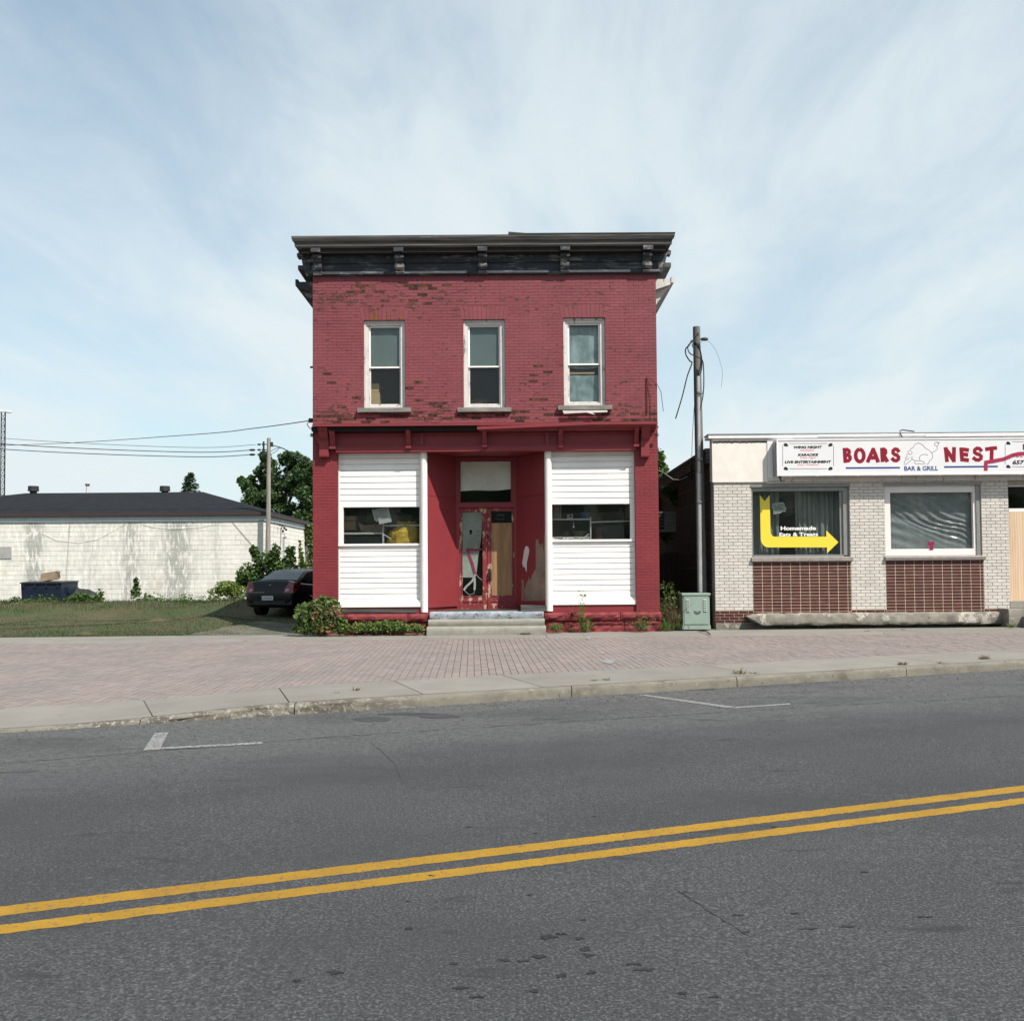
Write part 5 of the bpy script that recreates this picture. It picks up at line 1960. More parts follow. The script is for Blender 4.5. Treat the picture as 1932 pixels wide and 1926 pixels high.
lines = [[(365, 372), (378, 345), (372, 330), (390, 320), (386, 300), (404, 292), (395, 272), (420, 262), (425, 244), (445, 238), (455, 215), (478, 198), (503, 198), (530, 212), (552, 240), (590, 262), (614, 288), (622, 315), (612, 342), (590, 360), (583, 380), (565, 390)],
         [(365, 372), (362, 388), (380, 390), (392, 378), (410, 362), (425, 352), (436, 340), (455, 352), (466, 356)], [(466, 356), (455, 378), (470, 386), (500, 380), (530, 388), (552, 380), (540, 366), (515, 356), (470, 354)],
         [(505, 350), (500, 325), (515, 305), (545, 297), (578, 302)], [(610, 285), (640, 272), (662, 250), (660, 228), (636, 212), (640, 194), (660, 188), (676, 198), (668, 215), (660, 228)],
         [(400, 292), (420, 300), (436, 290), (430, 270)], [(380, 345), (400, 340), (410, 325)], [(436, 340), (428, 325), (440, 318)], [(662, 192), (684, 198)], [(668, 186), (672, 200)]]
for ln in lines:
    b.strip([sq(zG, *p_) for p_ in ln], .013, YT, .0012)
obj('boar_outline', b, M['sign_line'], face)
icons_box(zG, 1275, 185, 1800, 410, False)
ztext('sign_lettering', 'DE', zG, 1375, 278, 1437, 326, YT, M['sign_redt'], face, shear=.15, bold=.02)
ztext('sign_lettering', '657', zG, 1340, 350, 1452, 390, YT, M['sign_black'], face, shear=.25, bold=.045)
ztext('red_letter', 'F', zG, 1434, 205, 1480, 258, YT, M['sign_red'], face, bold=.04)
b = MB()
b.strip([sq(zG, *p_) for p_ in ((1100, 445), (1100, 374))], .085, YT - .004, .002)
b.strip([sq(zG, *p_) for p_ in ((1088, 372), (1180, 356), (1262, 340), (1340, 306), (1400, 292), (1460, 290), (1560, 300))], .085, YT - .0065, .002)
mt = mat('translucent crimson tape', (.36, .03, .075), (.26, .02, .06), 8, .35)
M['tape_sign'] = mt
obj('crimson_tape', b, M['tape_sign'], sign)
# ================================================================== GROUND, ROAD, PAVEMENT
M['asphalt'] = mat('grey asphalt', (.046, .0475, .0515), (.034, .0355, .039), .45, .92, 1., 70, vary=0,
                   chips=[((.098, .098, .100), 85, .55, .10), ((.105, .105, .108), 38, .58, .08), ((.024, .0245, .026), 62, .56, .08), ((.026, .026, .028), 30, .62, .06), ((.022, .022, .023), 5.5, .70, .03, (1, 2.6, 1))])
# dusty parking lane beside the kerb, polished wheel tracks, tonal patches
nt = M['asphalt'].node_tree
px_ = posxyz(nt)
sdist = mth(nt, 'MULTIPLY', mth(nt, 'SUBTRACT', mth(nt, 'SUBTRACT', px_[1], mth(nt, 'MULTIPLY', px_[0], CM)), CB), -ct)
wob = mth(nt, 'ADD', sdist, mth(nt, 'MULTIPLY', mth(nt, 'SUBTRACT', posnoise(nt, .8, detail=4.), .5), 1.2))
mott = posnoise(nt, 14, detail=6.)
layer(M['asphalt'], mth(nt, 'MULTIPLY', ramp(nt, mth(nt, 'DIVIDE', wob, 10.), [(.0, G(.9)), (.10, G(.75)), (.22, G(.6)), (.34, G(0))]), ramp(nt, mott, [(.35, G(.15)), (.65, G(1))])), (.118, .117, .115))
grit = posnoise(nt, 75, detail=1.5, rough=.5)
layer(M['asphalt'], mth(nt, 'MULTIPLY', ramp(nt, grit, [(.56, G(0)), (.66, G(1))]), .55), (.125, .126, .130))
layer(M['asphalt'], mth(nt, 'MULTIPLY', ramp(nt, grit, [(.34, G(1)), (.45, G(0))]), .65), (.016, .0165, .018))
grit2 = posnoise(nt, 34, detail=2., rough=.5)
layer(M['asphalt'], mth(nt, 'MULTIPLY', ramp(nt, grit2, [(.32, G(1)), (.42, G(0))]), .5), (.022, .0225, .024))
trk = ramp(nt, mth(nt, 'DIVIDE', wob, 10.), [(.33, G(0)), (.37, G(.75)), (.42, G(.15)), (.50, G(.15)), (.55, G(.8)), (.61, G(0))])
layer(M['asphalt'], mth(nt, 'MULTIPLY', trk, ramp(nt, mott, [(.4, G(.25)), (.65, G(.9))])), (.030, .031, .034))
layer(M['asphalt'], ramp(nt, posnoise(nt, .55, (.6, 1.6, 1), 6.), [(.50, G(0)), (.66, G(.6))]), (.032, .033, .0355))
layer(M['asphalt'], ramp(nt, posnoise(nt, 3.2, (.35, 1.5, 1), 5.), [(.62, G(0)), (.70, G(.75))]), (.022, .0225, .024))
M['yellow_paint'] = mat('worn yellow road paint', (.31, .172, .008), (.235, .128, .008), 2.2, .8, .8, 80, chips=[((.055, .05, .045), 48, .585, .05), ((.20, .12, .04), 30, .56, .08), ((.06, .055, .05), 9, .67, .03)])
M['white_paint'] = mat('worn white road paint', (.26, .255, .25), (.19, .188, .187), 3, .75, .4, 120, chips=((.085, .085, .086), 34, .47, .09))
M['stain'] = mat('dark oil stain', (.035, .035, .038), (.045, .046, .05), 4, .6, .4, 150)
M['paver'] = mat('pinkish grey concrete paver', (.212, .171, .160), (.176, .150, .143), .8, .9, .4, 80, vary=.08, chips=[((.160, .150, .142), 1.3, .52, .14), ((.095, .083, .076), 3.0, .635, .05, (.35, 1.6, 1))])
M['paver_base'] = mat('sandy paver joints', (.105, .088, .078), (.085, .073, .066), 8, .95)
M['pavecon'] = mat('light grey pavement concrete', (.200, .186, .166), (.165, .154, .138), 1.2, .9, .5, 110, vary=.05, chips=[((.15, .142, .13), 7, .60, .10), ((.10, .095, .088), 60, .70, .04)])
M['kerb'] = mat('worn kerb concrete', (.175, .160, .132), (.13, .119, .098), 3, .92, .8, 40, chips=[((.10, .09, .072), 2.2, .52, .12), ((.25, .228, .19), 6, .60, .10, (1, 1, 2)), ((.055, .049, .041), 15, .615, .05)])
nt = M['kerb'].node_tree
px_ = posxyz(nt)
wornk = ramp(nt, mth(nt, 'ADD', mth(nt, 'MULTIPLY', px_[0], .2), 1.0), [(.0, G(0)), (.06, G(1)), (.55, G(1)), (.85, G(.12))])
layer(M['kerb'], mth(nt, 'MULTIPLY', wornk, ramp(nt, posnoise(nt, 9, (.5, 1, 1.5), 7.), [(.46, G(0)), (.56, G(.85))])), (.060, .052, .042))
layer(M['kerb'], mth(nt, 'MULTIPLY', wornk, ramp(nt, posnoise(nt, 24, (1, 1, 1), 4.), [(.56, G(0)), (.62, G(.8))])), (.30, .28, .25))
M['joint'] = mat('dirt in joints', (.07, .065, .055), rough=.95)
M['soil'] = mat('dry earth and thin grass', (.11, .085, .055), (.06, .065, .028), 3, .95, .5, 30)
M['lawn'] = mat('short grass ground', (.034, .052, .015), (.066, .056, .027), .42, .95, .6, 60, detail=8, chips=((.12, .095, .055), 1.0, .68, .06))
M['gravel'] = mat('pale driveway gravel', (.13, .12, .10), (.055, .060, .032), 1.6, .95, .8, 90, chips=((.24, .225, .20), 45, .58, .08))

b = MB().add([(-900, -600, -1.3), (900, -600, -1.3), (900, 900, -1.3), (-900, 900, -1.3)], [(0, 1, 2, 3)])
M['far_ground'] = mat('far field', (.06, .07, .03), (.09, .08, .045), .02, .95)
kind(obj('ground', b, M['far_ground'], fix=False), 'structure')


def kl(x, off=0.):
    """kerb line y at x, moved away from the road by off metres"""
    return CB + CM * x + off / ct


b = MB()
NX, NY = 60, 24


def rd(s, t):
    x = -90 + 180 * s
    y = kl(x, -26 + 26.05 * t)
    return (x, y, zroad(x, y))


b.grid(rd, NX, NY)
road = kind(obj('road', b, M['asphalt'], fix=False), 'structure')


def road_sheet(name, poly, m_, dz=.004, n=1):
    b = MB()
    if len(poly) == 4:
        p = [Vector((q[0], q[1], 0)) for q in poly]

        def f(s, t):
            v = (p[0] * (1 - s) + p[1] * s) * (1 - t) + (p[3] * (1 - s) + p[2] * s) * t
            return (v.x, v.y, zroad(v.x, v.y) + dz)
        b.grid(f, n, 1)
    else:
        b.add([(x, y, zroad(x, y) + dz) for x, y in poly], [tuple(range(len(poly)))])
    return obj(name, b, m_, road, fix=False)


def gline(x0, y0, x1, y1):
    a, c = ground(x0, y0, zroad), ground(x1, y1, zroad)
    return a, c


for (ya, yb_), (yc, yd) in (((1710, 1481.5), (1727.5, 1492.8)), ((1745, 1504.8), (1762, 1516.6))):
    a0, a1 = gline(0, ya, 1932, yb_)
    b0, b1 = gline(0, yc, 1932, yd)
    e0, e1 = (a1 - a0), (b1 - b0)
    A0, A1, B0, B1 = a0 - e0 * 3, a0 + e0 * 4, b0 - e1 * 3, b0 + e1 * 4

    def yl(s, t):
        v = (A0 * (1 - s) + A1 * s) * (1 - t) + (B0 * (1 - s) + B1 * s) * t
        j = .010 * noise.noise(Vector((v.x * 9, t * 7, ya))) + .012 * noise.noise(Vector((v.x * 31, t * 5, ya)))
        return (v.x, v.y + j, zroad(v.x, v.y) + .0015)
    obj('yellow_line', MB().grid(yl, 1500, 1), M['yellow_paint'], road, fix=False)
g_ = lambda x, y: ground(x, y, zroad)
road_sheet('parking_mark', [g_(292, 1383), g_(318, 1381), g_(302, 1414), g_(270, 1416)], M['white_paint'])
road_sheet('parking_mark', [g_(300, 1410.5), g_(495, 1400), g_(497, 1403.5), g_(300, 1414.2)], M['white_paint'], .0045)
road_sheet('parking_mark', [g_(1205, 1311.5), g_(1216, 1310.5), g_(1392, 1334), g_(1370, 1335.5)], M['white_paint'])
road_sheet('parking_mark', [g_(1393, 1333.5), g_(1490, 1327), g_(1492, 1329.5), g_(1380, 1337)], M['white_paint'], .0045)


def stain(cx, cy, rx, ry, seed):
    pts = []
    for k in range(26):
        q = 2 * math.pi * k / 26
        kk = 1 + .35 * noise.noise(Vector((math.cos(q) * 1.5, math.sin(q) * 1.5, seed)))
        pts.append(g_(cx + rx * kk * math.cos(q), cy + ry * kk * math.sin(q)))
    road_sheet('oil_stain', [(p.x, p.y) for p in pts], M['stain'], .003)


stain(704, 1357, 36, 4.5, 1)
stain(828, 1351, 38, 4, 2)
stain(770, 1347, 60, 2, 3)
stain(1290, 1300, 60, 2.2, 7)
random.seed(21)
M['fleck'] = mat('dark worn asphalt', (.012, .012, .013), (.028, .028, .03), 22, .95, .8, 80)
# small dark tar flecks scattered on the near lane
for cx, cy, rx, ry in [(1000, 1688, 14, 3), (1100, 1735, 12, 2.5), (1058, 1762, 20, 4), (1035, 1768, 28, 6), (1092, 1770, 16, 4), (1105, 1790, 22, 5), (1110, 1802, 24, 5), (1015, 1805, 30, 6), (952, 1812, 26, 5),
                       (985, 1813, 22, 4), (855, 1818, 16, 4), (1195, 1819, 24, 4), (1220, 1829, 30, 6), (1115, 1834, 18, 5), (1060, 1840, 24, 5), (870, 1864, 26, 6), (900, 1881, 24, 5), (1010, 1870, 16, 5),
                       (1500, 1723, 14, 2.6), (1392, 1726, 20, 2.8), (1405, 1758, 20, 3), (1530, 1752, 40, 2.6), (1600, 1748, 44, 2.4), (1750, 1730, 30, 2.4), (1290, 1684, 12, 2.6), (630, 1835, 30, 6), (560, 1850, 20, 4),
                       (770, 1752, 12, 3), (815, 1652, 14, 2.2), (1290, 1875, 22, 5), (1350, 1880, 18, 4), (1630, 1645, 16, 2), (770, 1700, 10, 2), (885, 1560, 12, 1.6), (1120, 1540, 14, 1.6), (1010, 1572, 10, 1.4), (1460, 1560, 12, 1.8)]:
    k_ = U(0, 99)
    pts = []
    for k in range(22):
        q = 2 * math.pi * k / 22
        kk = .62 + .75 * noise.noise(Vector((math.cos(q) * 2.6, math.sin(q) * 2.6, k_)))
        pts.append(g_(cx + rx * .75 * kk * math.cos(q), cy + ry * .85 * kk * math.sin(q)))
    road_sheet('tar_fleck', [(p.x, p.y) for p in pts], M['fleck'], .003)
# seam of the parking lane and a few cracks
M['crack'] = mat('crack in asphalt', (.034, .034, .035), rough=.9)


def crack(pts, w, seed):
    b = MB()
    P_ = []
    for (x0, y0), (x1, y1) in zip(pts, pts[1:]):
        n = max(4, int(abs(x1 - x0) / 14) + int(abs(y1 - y0) / 8))
        for i in range(n):
            t = i / n
            P_.append(g_(x0 + (x1 - x0) * t + 3 * noise.noise(Vector((i * .7, seed, 0))), y0 + (y1 - y0) * t + 1.5 * noise.noise(Vector((i * .6, seed, 5)))))
    for i in range(len(P_) - 1):
        p, q = P_[i], P_[i + 1]
        d = (q - p).normalized()
        nn = Vector((-d.y, d.x, 0)) * w * (.4 + R()) / 2
        b.add([p + nn + Vector((0, 0, .003)), p - nn + Vector((0, 0, .003)), q - nn + Vector((0, 0, .003)), q + nn + Vector((0, 0, .003))], [(0, 1, 2, 3)])
    obj('road_crack', b, M['crack'], road, fix=False)


crack([(0, 1441), (600, 1392), (1000, 1366), (1500, 1335), (1932, 1312)], .011, 2)
crack([(1280, 1680), (1340, 1720), (1420, 1770)], .006, 3)
crack([(700, 1400), (745, 1440), (760, 1478)], .006, 4)

# gutter pebbles
b = MB()
for k in range(1500):
    x = U(-6.5, 11)
    y = kl(x, -abs(random.gauss(0, .35 if k % 2 else 1.3)) - .02)
    r_ = U(.004, .013)
    z = zroad(x, y)
    b.add([(x - r_, y, z), (x + r_ * .4, y - r_, z), (x + r_ * .6, y + r_ * .8, z), (x, y, z + r_ * 1.1)], [(0, 1, 3), (1, 2, 3), (2, 0, 3)])
M['pebble'] = mat('dark gutter pebbles', (.03, .028, .026), (.11, .10, .09), 30, .9)
kind(obj('gutter_gravel', b, M['pebble'], road, fix=False), 'stuff')

# kerb: a run of cast stones with joints
KS = .16
b = MB()
b.grid(lambda s, t: (-60 + 120 * s, kl(-60 + 120 * s, .01 + t * .1), zroad(-60 + 120 * s, kl(-60 + 120 * s)) - .01), 40, 1)
kerb = kind(obj('kerb', b, M['joint'], fix=False), 'structure')
kj = [-60, -40, -24, -14, ground(262, 1367, zroad).x, ground(560, 1345, zroad).x, ground(1080, 1318, zroad).x, ground(1395, 1298, zroad).x, ground(1708, 1275, zroad).x, 9.2, 12, 20, 35, 60]
for i in range(len(kj) - 1):
    xa, xb = kj[i] + .005, kj[i + 1] - .005
    n = max(2, int((xb - xa) / .12))

    def kf(s, t):
        x = xa + (xb - xa) * s
        h = kerb_h(x)
        zr = zroad(x, kl(x))
        wv = .006 * noise.noise(Vector((x * 4, t * 3, 8))) + .004 * noise.noise(Vector((x * 13, t * 5, 8)))
        pr = [(0, -.03), (.012, h * .55), (.022, h - .02), (.045, h + .002), (KS, h + .004), (KS, -.03)]
        i_ = min(4, int(t * 5))
        q = t * 5 - i_
        off = pr[i_][0] + (pr[i_ + 1][0] - pr[i_][0]) * q
        z = pr[i_][1] + (pr[i_ + 1][1] - pr[i_][1]) * q
        rag = 2.2 * (1 - .75 * ss(-2.2, .5, x)) * (.2 + .8 * ss(-5.2, -4.2, x))
        return (x - .0, kl(x, off) + wv * 1.6 * rag, zr + z + (wv * rag if t < .7 else 0))
    b = MB().grid(kf, n, 10)
    obj('kerb_stone', b, M['kerb'], kerb, fix=False, smooth=True)

# pavement: base sheet, concrete slabs along kerb and along the buildings, pavers between
S1 = 1.50


def pv(s, t):
    x = -60 + 120 * s
    y = kl(x, KS - .02)
    return (x, y + (max(YB + .3, y + .5) - y) * t, zpave(x, y + (max(YB + .3, y + .5) - y) * t) - .012)


b = MB().grid(pv, 120, 14)
pave = kind(obj('pavement', b, M['paver_base'], fix=False), 'structure')
zpv = lambda x, y: zpave(x, y)


def slab(poly, m_, name='concrete_slab', n=10):
    """four-cornered slab following the fall of the pavement"""
    p = [Vector((q[0], q[1], 0)) for q in poly]
    b = MB()

    def f(s, t):
        v = (p[0] * (1 - s) + p[1] * s) * (1 - t) + (p[3] * (1 - s) + p[2] * s) * t
        return Vector((v.x, v.y, zpv(v.x, v.y)))
    b.grid(lambda s, t: f(s, t), n, 4)
    edge = [f(i / n, 0) for i in range(n + 1)] + [f(1, j / 4) for j in range(1, 5)] + [f(1 - i / n, 1) for i in range(1, n + 1)] + [f(0, 1 - j / 4) for j in range(1, 4)]
    k = len(edge)
    b.add(edge + [e - Vector((0, 0, .02)) for e in edge], [(i, (i + 1) % k, k + (i + 1) % k, k + i) for i in range(k)])
    return obj(name, b, m_, pave, fix=False)


gp = lambda x, y: ground(x, y, zpave)
bnd = [gp(*q) for q in ((278, 1317), (740, 1285.4), (945.7, 1275.2), (1258, 1257), (1659, 1236.5))]
# straight fit of the inner edge of the kerbside strip
n_ = len(bnd)
mx_ = sum(p.x for p in bnd) / n_
my_ = sum(p.y for p in bnd) / n_
FM = sum((p.x - mx_) * (p.y - my_) for p in bnd) / sum((p.x - mx_) ** 2 for p in bnd)
FB = my_ - FM * mx_
fl = lambda x: FB + FM * x
jn = [(gp(x0, y0), gp(x1, y1)) for (x0, y0), (x1, y1) in (((20, 1331), (0, 1348)), ((278, 1317), (262, 1362)), ((525, 1298), (552, 1321)), ((740, 1285), (800, 1308)), ((946, 1275), (1024, 1294)), ((1324, 1254), (1429, 1269)), ((1660, 1236), (1790, 1251)))]
ends = [(-30, -30), (-18, -18)] + [(a.x, c.x) for a, c in jn]
ends += [(ends[-1][0] + 3.4, ends[-1][1] + 3.4), (ends[-1][0] + 9, ends[-1][1] + 9), (40, 40)]
JG = .007
for (a, c), (d, e) in zip(ends, ends[1:]):
    slab([(c + JG, kl(c + JG, KS + .004)), (e - JG, kl(e - JG, KS + .004)), (d - JG, fl(d - JG)), (a + JG, fl(a + JG))], M['pavecon'], n=max(4, int(abs(d - a) / .5)))
bk = [gp(*q) for q in ((0, 1216), (604, 1208), (1258, 1201.4), (1676, 1196.4))]
YBK = sum(p.y for p in bk) / 4
bj = [-40, -26, -17] + [gp(*q).x for q in ((205, 1211), (560, 1200), (808, 1198), (1030, 1198), (1326, 1194), (1655, 1190))] + [12.5, 16, 24, 40]
for i_, (a, c) in enumerate(zip(bj, bj[1:])):
    sk = .0
    slab([(a + JG, YBK), (c - JG, YBK), (c - JG, YB + .22), (a + JG, YB + .22)], M['pavecon'], n=max(4, int((c - a) / .5)))
# pavers laid square to the shops
PHI = math.radians(2.4)
cp, sp_ = math.cos(PHI), math.sin(PHI)
eye = Vector((0, 0, CZ))


def clip(poly, inside, cross):
    out = []
    for i in range(len(poly)):
        p, q = poly[i], poly[(i + 1) % len(poly)]
        a, c = inside(p), inside(q)
        if a >= 0:
            out.append(p)
        if (a >= 0) != (c >= 0):
            t = a / (a - c)
            out.append((p[0] + (q[0] - p[0]) * t, p[1] + (q[1] - p[1]) * t))
    return out


pav = []
PWD, PLN, PG = .105, .21, .0075
for i in range(-240, 240):
    for j in range(-40, 120):
        u0, v0 = i * PWD, j * PLN + (i % 2) * PLN / 2
        cx, cy = u0 * cp - v0 * sp_, 8 + u0 * sp_ + v0 * cp
        if not (-14.5 < cx < 15.5 and fl(cx) - .2 < cy < YBK + .2):
            continue
        pl = []
        for a, c in ((PG / 2, PG / 2), (PWD - PG / 2, PG / 2), (PWD - PG / 2, PLN - PG / 2), (PG / 2, PLN - PG / 2)):
            uu, vv = u0 + a, v0 + c
            pl.append((uu * cp - vv * sp_, 8 + uu * sp_ + vv * cp))
        pl = clip(pl, lambda p: p[1] - fl(p[0]) - .008, None)
        if len(pl) > 2:
            pl = clip(pl, lambda p: YBK - .008 - p[1], None)
        if len(pl) > 2:
            a_ = abs(sum(pl[k][0] * pl[(k + 1) % len(pl)][1] - pl[(k + 1) % len(pl)][0] * pl[k][1] for k in range(len(pl)))) / 2
            if a_ > .002:
                c3 = Vector((cx, cy, -.1))
                px = CX + F * cx / cy
                pav.append((((c3 - eye).length + (0 if -20 < px < 1950 else 50), a_), pl))
pav.sort(key=lambda p: p[0][0] - (0 if p[0][1] > .02 else -1))
rest = MB()
rnd = []
for k, (_, pl) in enumerate(pav):
    n = len(pl)
    dz = U(-.002, .0025)
    top = [(x, y, zpv(x, y) + dz) for x, y in pl]
    b = rest if k >= 300 else MB()
    nf = len(b.f)
    b.add(top + [(x, y, z - .016) for x, y, z in top], [tuple(range(n))] + [(i, n + i, n + (i + 1) % n, (i + 1) % n) for i in range(n)])
    if k < 300:
        obj('paver', b, M['paver'], pave, fix=False)
    else:
        rnd += [R()] * (len(b.f) - nf)
o = kind(obj('paver', rest, M['paver'], pave, fix=False), 'stuff')
a = o.data.attributes.new('rnd', 'FLOAT', 'FACE')
a.data.foreach_set('value', rnd)
# chalk and utility marks on the pavers
M['bluemark'] = mat('pale blue marking paint', (.185, .235, .27), (.20, .19, .19), 30, .8, chips=((.20, .17, .165), 25, .48, .1))
for i_, (x, y, w, h) in enumerate(((1105, 1197, 6, 2), (1112, 1204, 7, 2.5), (1126, 1220, 7, 2), (1138, 1232, 7, 2), (1152, 1249, 16, 4))):
    pts = [gp(x + w * math.cos(q * .7) * (.6 + .4 * math.sin(q * 5.3)), y + h * math.sin(q * .7)) for q in range(9)]
    b = MB().add([(p.x, p.y, zpv(p.x, p.y) + .007) for p in pts], [tuple(range(9))])
    obj('blue_mark', b, M['bluemark'], pave, fix=False)
M['chalk'] = mat('white marking paint', (.40, .37, .36), (.32, .29, .28), 30, .8)
for x0, x1, y in ((990, 1022, 1207),):
    p, q = gp(x0, y), gp(x1, y)
    b = MB().grid(lambda s, t: (p.x + (q.x - p.x) * s, p.y + .04 * t, zpv(p.x, p.y) + .007), 4, 1)
    obj('white_mark', b, M['chalk'], pave, fix=False)

# ================================================================== LEFT LOT: grass, drive, white block building
def zlawn(x, y):
    """gently uneven lot with a low bank towards the back"""
    e = ss(YB, YB + 2.5, y)
    n = .10 * noise.noise(Vector((x * .35, y * .35, 1))) + .05 * noise.noise(Vector((x * .9, y * .9, 4)))
    bank = .44 * math.exp(-((y - 33.5) / 2.4) ** 2)
    m_ = .26 * math.exp(-((x + 7.9 + .12 * (y - 25)) / 1.2) ** 2 - ((y - 25.6) / 1.5) ** 2)
    return .003 * x - .01 + e * (n * 1.1 + bank + m_ + .05) * ss(-4.9, -6.3, x)


b = MB()
b.grid(lambda s, t: (-34 + (XL + 34 - .02) * s, YB + .22 + (70 - YB) * t ** 1.7, zlawn(-34 + (XL + 34 - .02) * s, YB + .22 + (70 - YB) * t ** 1.7)), 110, 90)
lawn = kind(obj('lawn', b, M['lawn'], fix=False, smooth=True), 'structure')
drv = []
for k in range(17):
    t = k / 16
    drv.append((-7.6 + .4 * t + 1.6 * ss(0, .6, t), YB + .225 + 8 * t))
b = MB()


def dv(s, t):
    i = min(15, int(t * 16))
    q = t * 16 - i
    xl = drv[i][0] + (drv[i + 1][0] - drv[i][0]) * q
    y = drv[i][1] + (drv[i + 1][1] - drv[i][1]) * q
    xl += .25 * noise.noise(Vector((y * 1.2, 2, 0)))
    x = xl + (XL - .03 - xl) * s
    return (x, y, zlawn(x, y) + .012)


b.grid(dv, 24, 40)
kind(obj('driveway', b, M['gravel'], fix=False, smooth=True), 'structure')
# ground in the gap between the shops and behind them
b = MB().grid(lambda s, t: (XR + .01 + (XG0 - .02 - XR) * s, YB + .225 + (40 - YB) * t, .012), 4, 10)
kind(obj('gap_ground', b, M['soil'], fix=False), 'structure')


def leafcloud(b, blobs, size, asp=.6, up=.35, fold=.25):
    """leaf-sized faces scattered through ellipsoids: (centre, rx, ry, rz, count)"""
    for c, rx, ry, rz, n in blobs:
        c = Vector(c)
        for _ in range(n):
            d = Vector((random.gauss(0, 1), random.gauss(0, 1), random.gauss(0, 1))).normalized() * (R() ** .45)
            p = c + Vector((d.x * rx, d.y * ry, d.z * rz))
            t = Vector((random.gauss(0, 1), random.gauss(0, 1), random.gauss(0, .6) - .2)).normalized()
            nn = Vector((random.gauss(0, 1), random.gauss(0, 1), random.gauss(0, 1) + up * 3)).normalized()
            q = t.cross(nn)
            if q.length < .1:
                continue
            q.normalize()
            s = size * U(.45, 1.5)
            f = nn * s * fold * U(-.3, 1)
            b.add([p - t * s * .5, p + q * s * asp * .5 + f * .5, p + t * s * .5, p - q * s * asp * .5 + f * .5], [(0, 1, 2, 3)])


LG = {'maple': leafmat('dark maple leaves', (.040, .084, .030), (.090, .148, .052)),
      'bush': leafmat('bush leaves', (.046, .092, .025), (.092, .155, .042)),
      'lime': leafmat('yellow green leaves', (.11, .165, .03), (.16, .21, .04)),
      'vine': leafmat('vine leaves', (.078, .135, .036), (.155, .21, .065)),
      'dry': leafmat('dry tan leaves', (.30, .20, .09), (.22, .16, .08)),
      'grass': leafmat('grass blades', (.034, .062, .016), (.082, .070, .032), scale=.42),
      'conifer': leafmat('conifer needles', (.022, .048, .020), (.035, .062, .027), .15),
      'weed': leafmat('weed leaves', (.075, .135, .03), (.14, .19, .05)),
      'straw': leafmat('dry weed stems', (.20, .155, .085), (.14, .105, .06), .2)}
M['bark'] = mat('grey brown bark', (.10, .085, .07), (.055, .047, .04), 9, .95, .8, 20, stretch=(1, 1, .3))
M['stem'] = mat('green brown stems', (.09, .085, .04), (.06, .05, .03), 5, .9)

# grass blades on the lot
random.seed(5)
b = MB()
for k in range(48000):
    y = YB + .25 + (34.5 - YB) * R() ** 1.2
    x = U(-21.5 * y / 34 - 2.5, -5.0)
    # keep the drive thin
    if x > -6.4 and y < 29 and R() < .8:
        continue
    if noise.noise(Vector((x * .5, y * .5, 9))) > .38 and R() < .7:
        continue
    z = zlawn(x, y)
    h = U(.02, .05) * (2.6 if 31.5 < y else 1)
    q = U(0, 6.28)
    w = .007
    b.add([(x - w * math.cos(q), y - w * math.sin(q), z - .01), (x + w * math.cos(q), y + w * math.sin(q), z - .01), (x + U(-.03, .03), y + U(-.03, .03), z + h)], [(0, 1, 2)])
kind(tag(obj('grass', b, LG['grass'], fix=False), 'short dry green grass covering the vacant lot', 'grass'), 'stuff')
# two small heaps of dry clippings / bare earth
for nm, px, py, rx, h, lab in (('earth_heap', 300, 1172, .60, .13, 'bare brown earth heap in the grass near the black car'), ('dry_clippings', 160, 1197, .42, .08, 'small heap of dry clippings at the front edge of the grass')):
    p = ground(px, py, zlawn)
    b = MB()

    def hp(s, t):
        q, r_ = 2 * math.pi * s, t
        x, y = p.x + rx * r_ * math.cos(q), p.y + rx * .7 * r_ * math.sin(q)
        return (x, y, zlawn(x, y) + h * (math.cos(r_ * math.pi) + 1) / 2 * (1 + .5 * noise.noise(Vector((x * 6, y * 6, 2)))) - .012 * r_)
    b.grid(hp, 22, 7)
    M['heap'] = mat('dry brown earth', (.085, .066, .036), (.050, .046, .022), 5, .95, .9, 40)
    kind(tag(obj(nm, b, M['heap'], fix=False, smooth=True), lab, 'heap'), 'stuff')

# ---- white block building
YW = 40.0
XW1 = at(497, 1050, YW).x
XW0 = -29.0
ZWE = at(300, 984, YW).z
ZWB = -.2
DW = 14.0
wb = thing('white_block_building', 'long low whitewashed block building with dark shingle roof behind the vacant lot', 'building', (XW1 - 9, YW, 0))
mt = mat('stained whitewashed block', (.76, .735, .69), (.68, .655, .61), 1.2, .85, .3, 30, vary=.03, chips=((.60, .50, .34), .55, .60, .14))
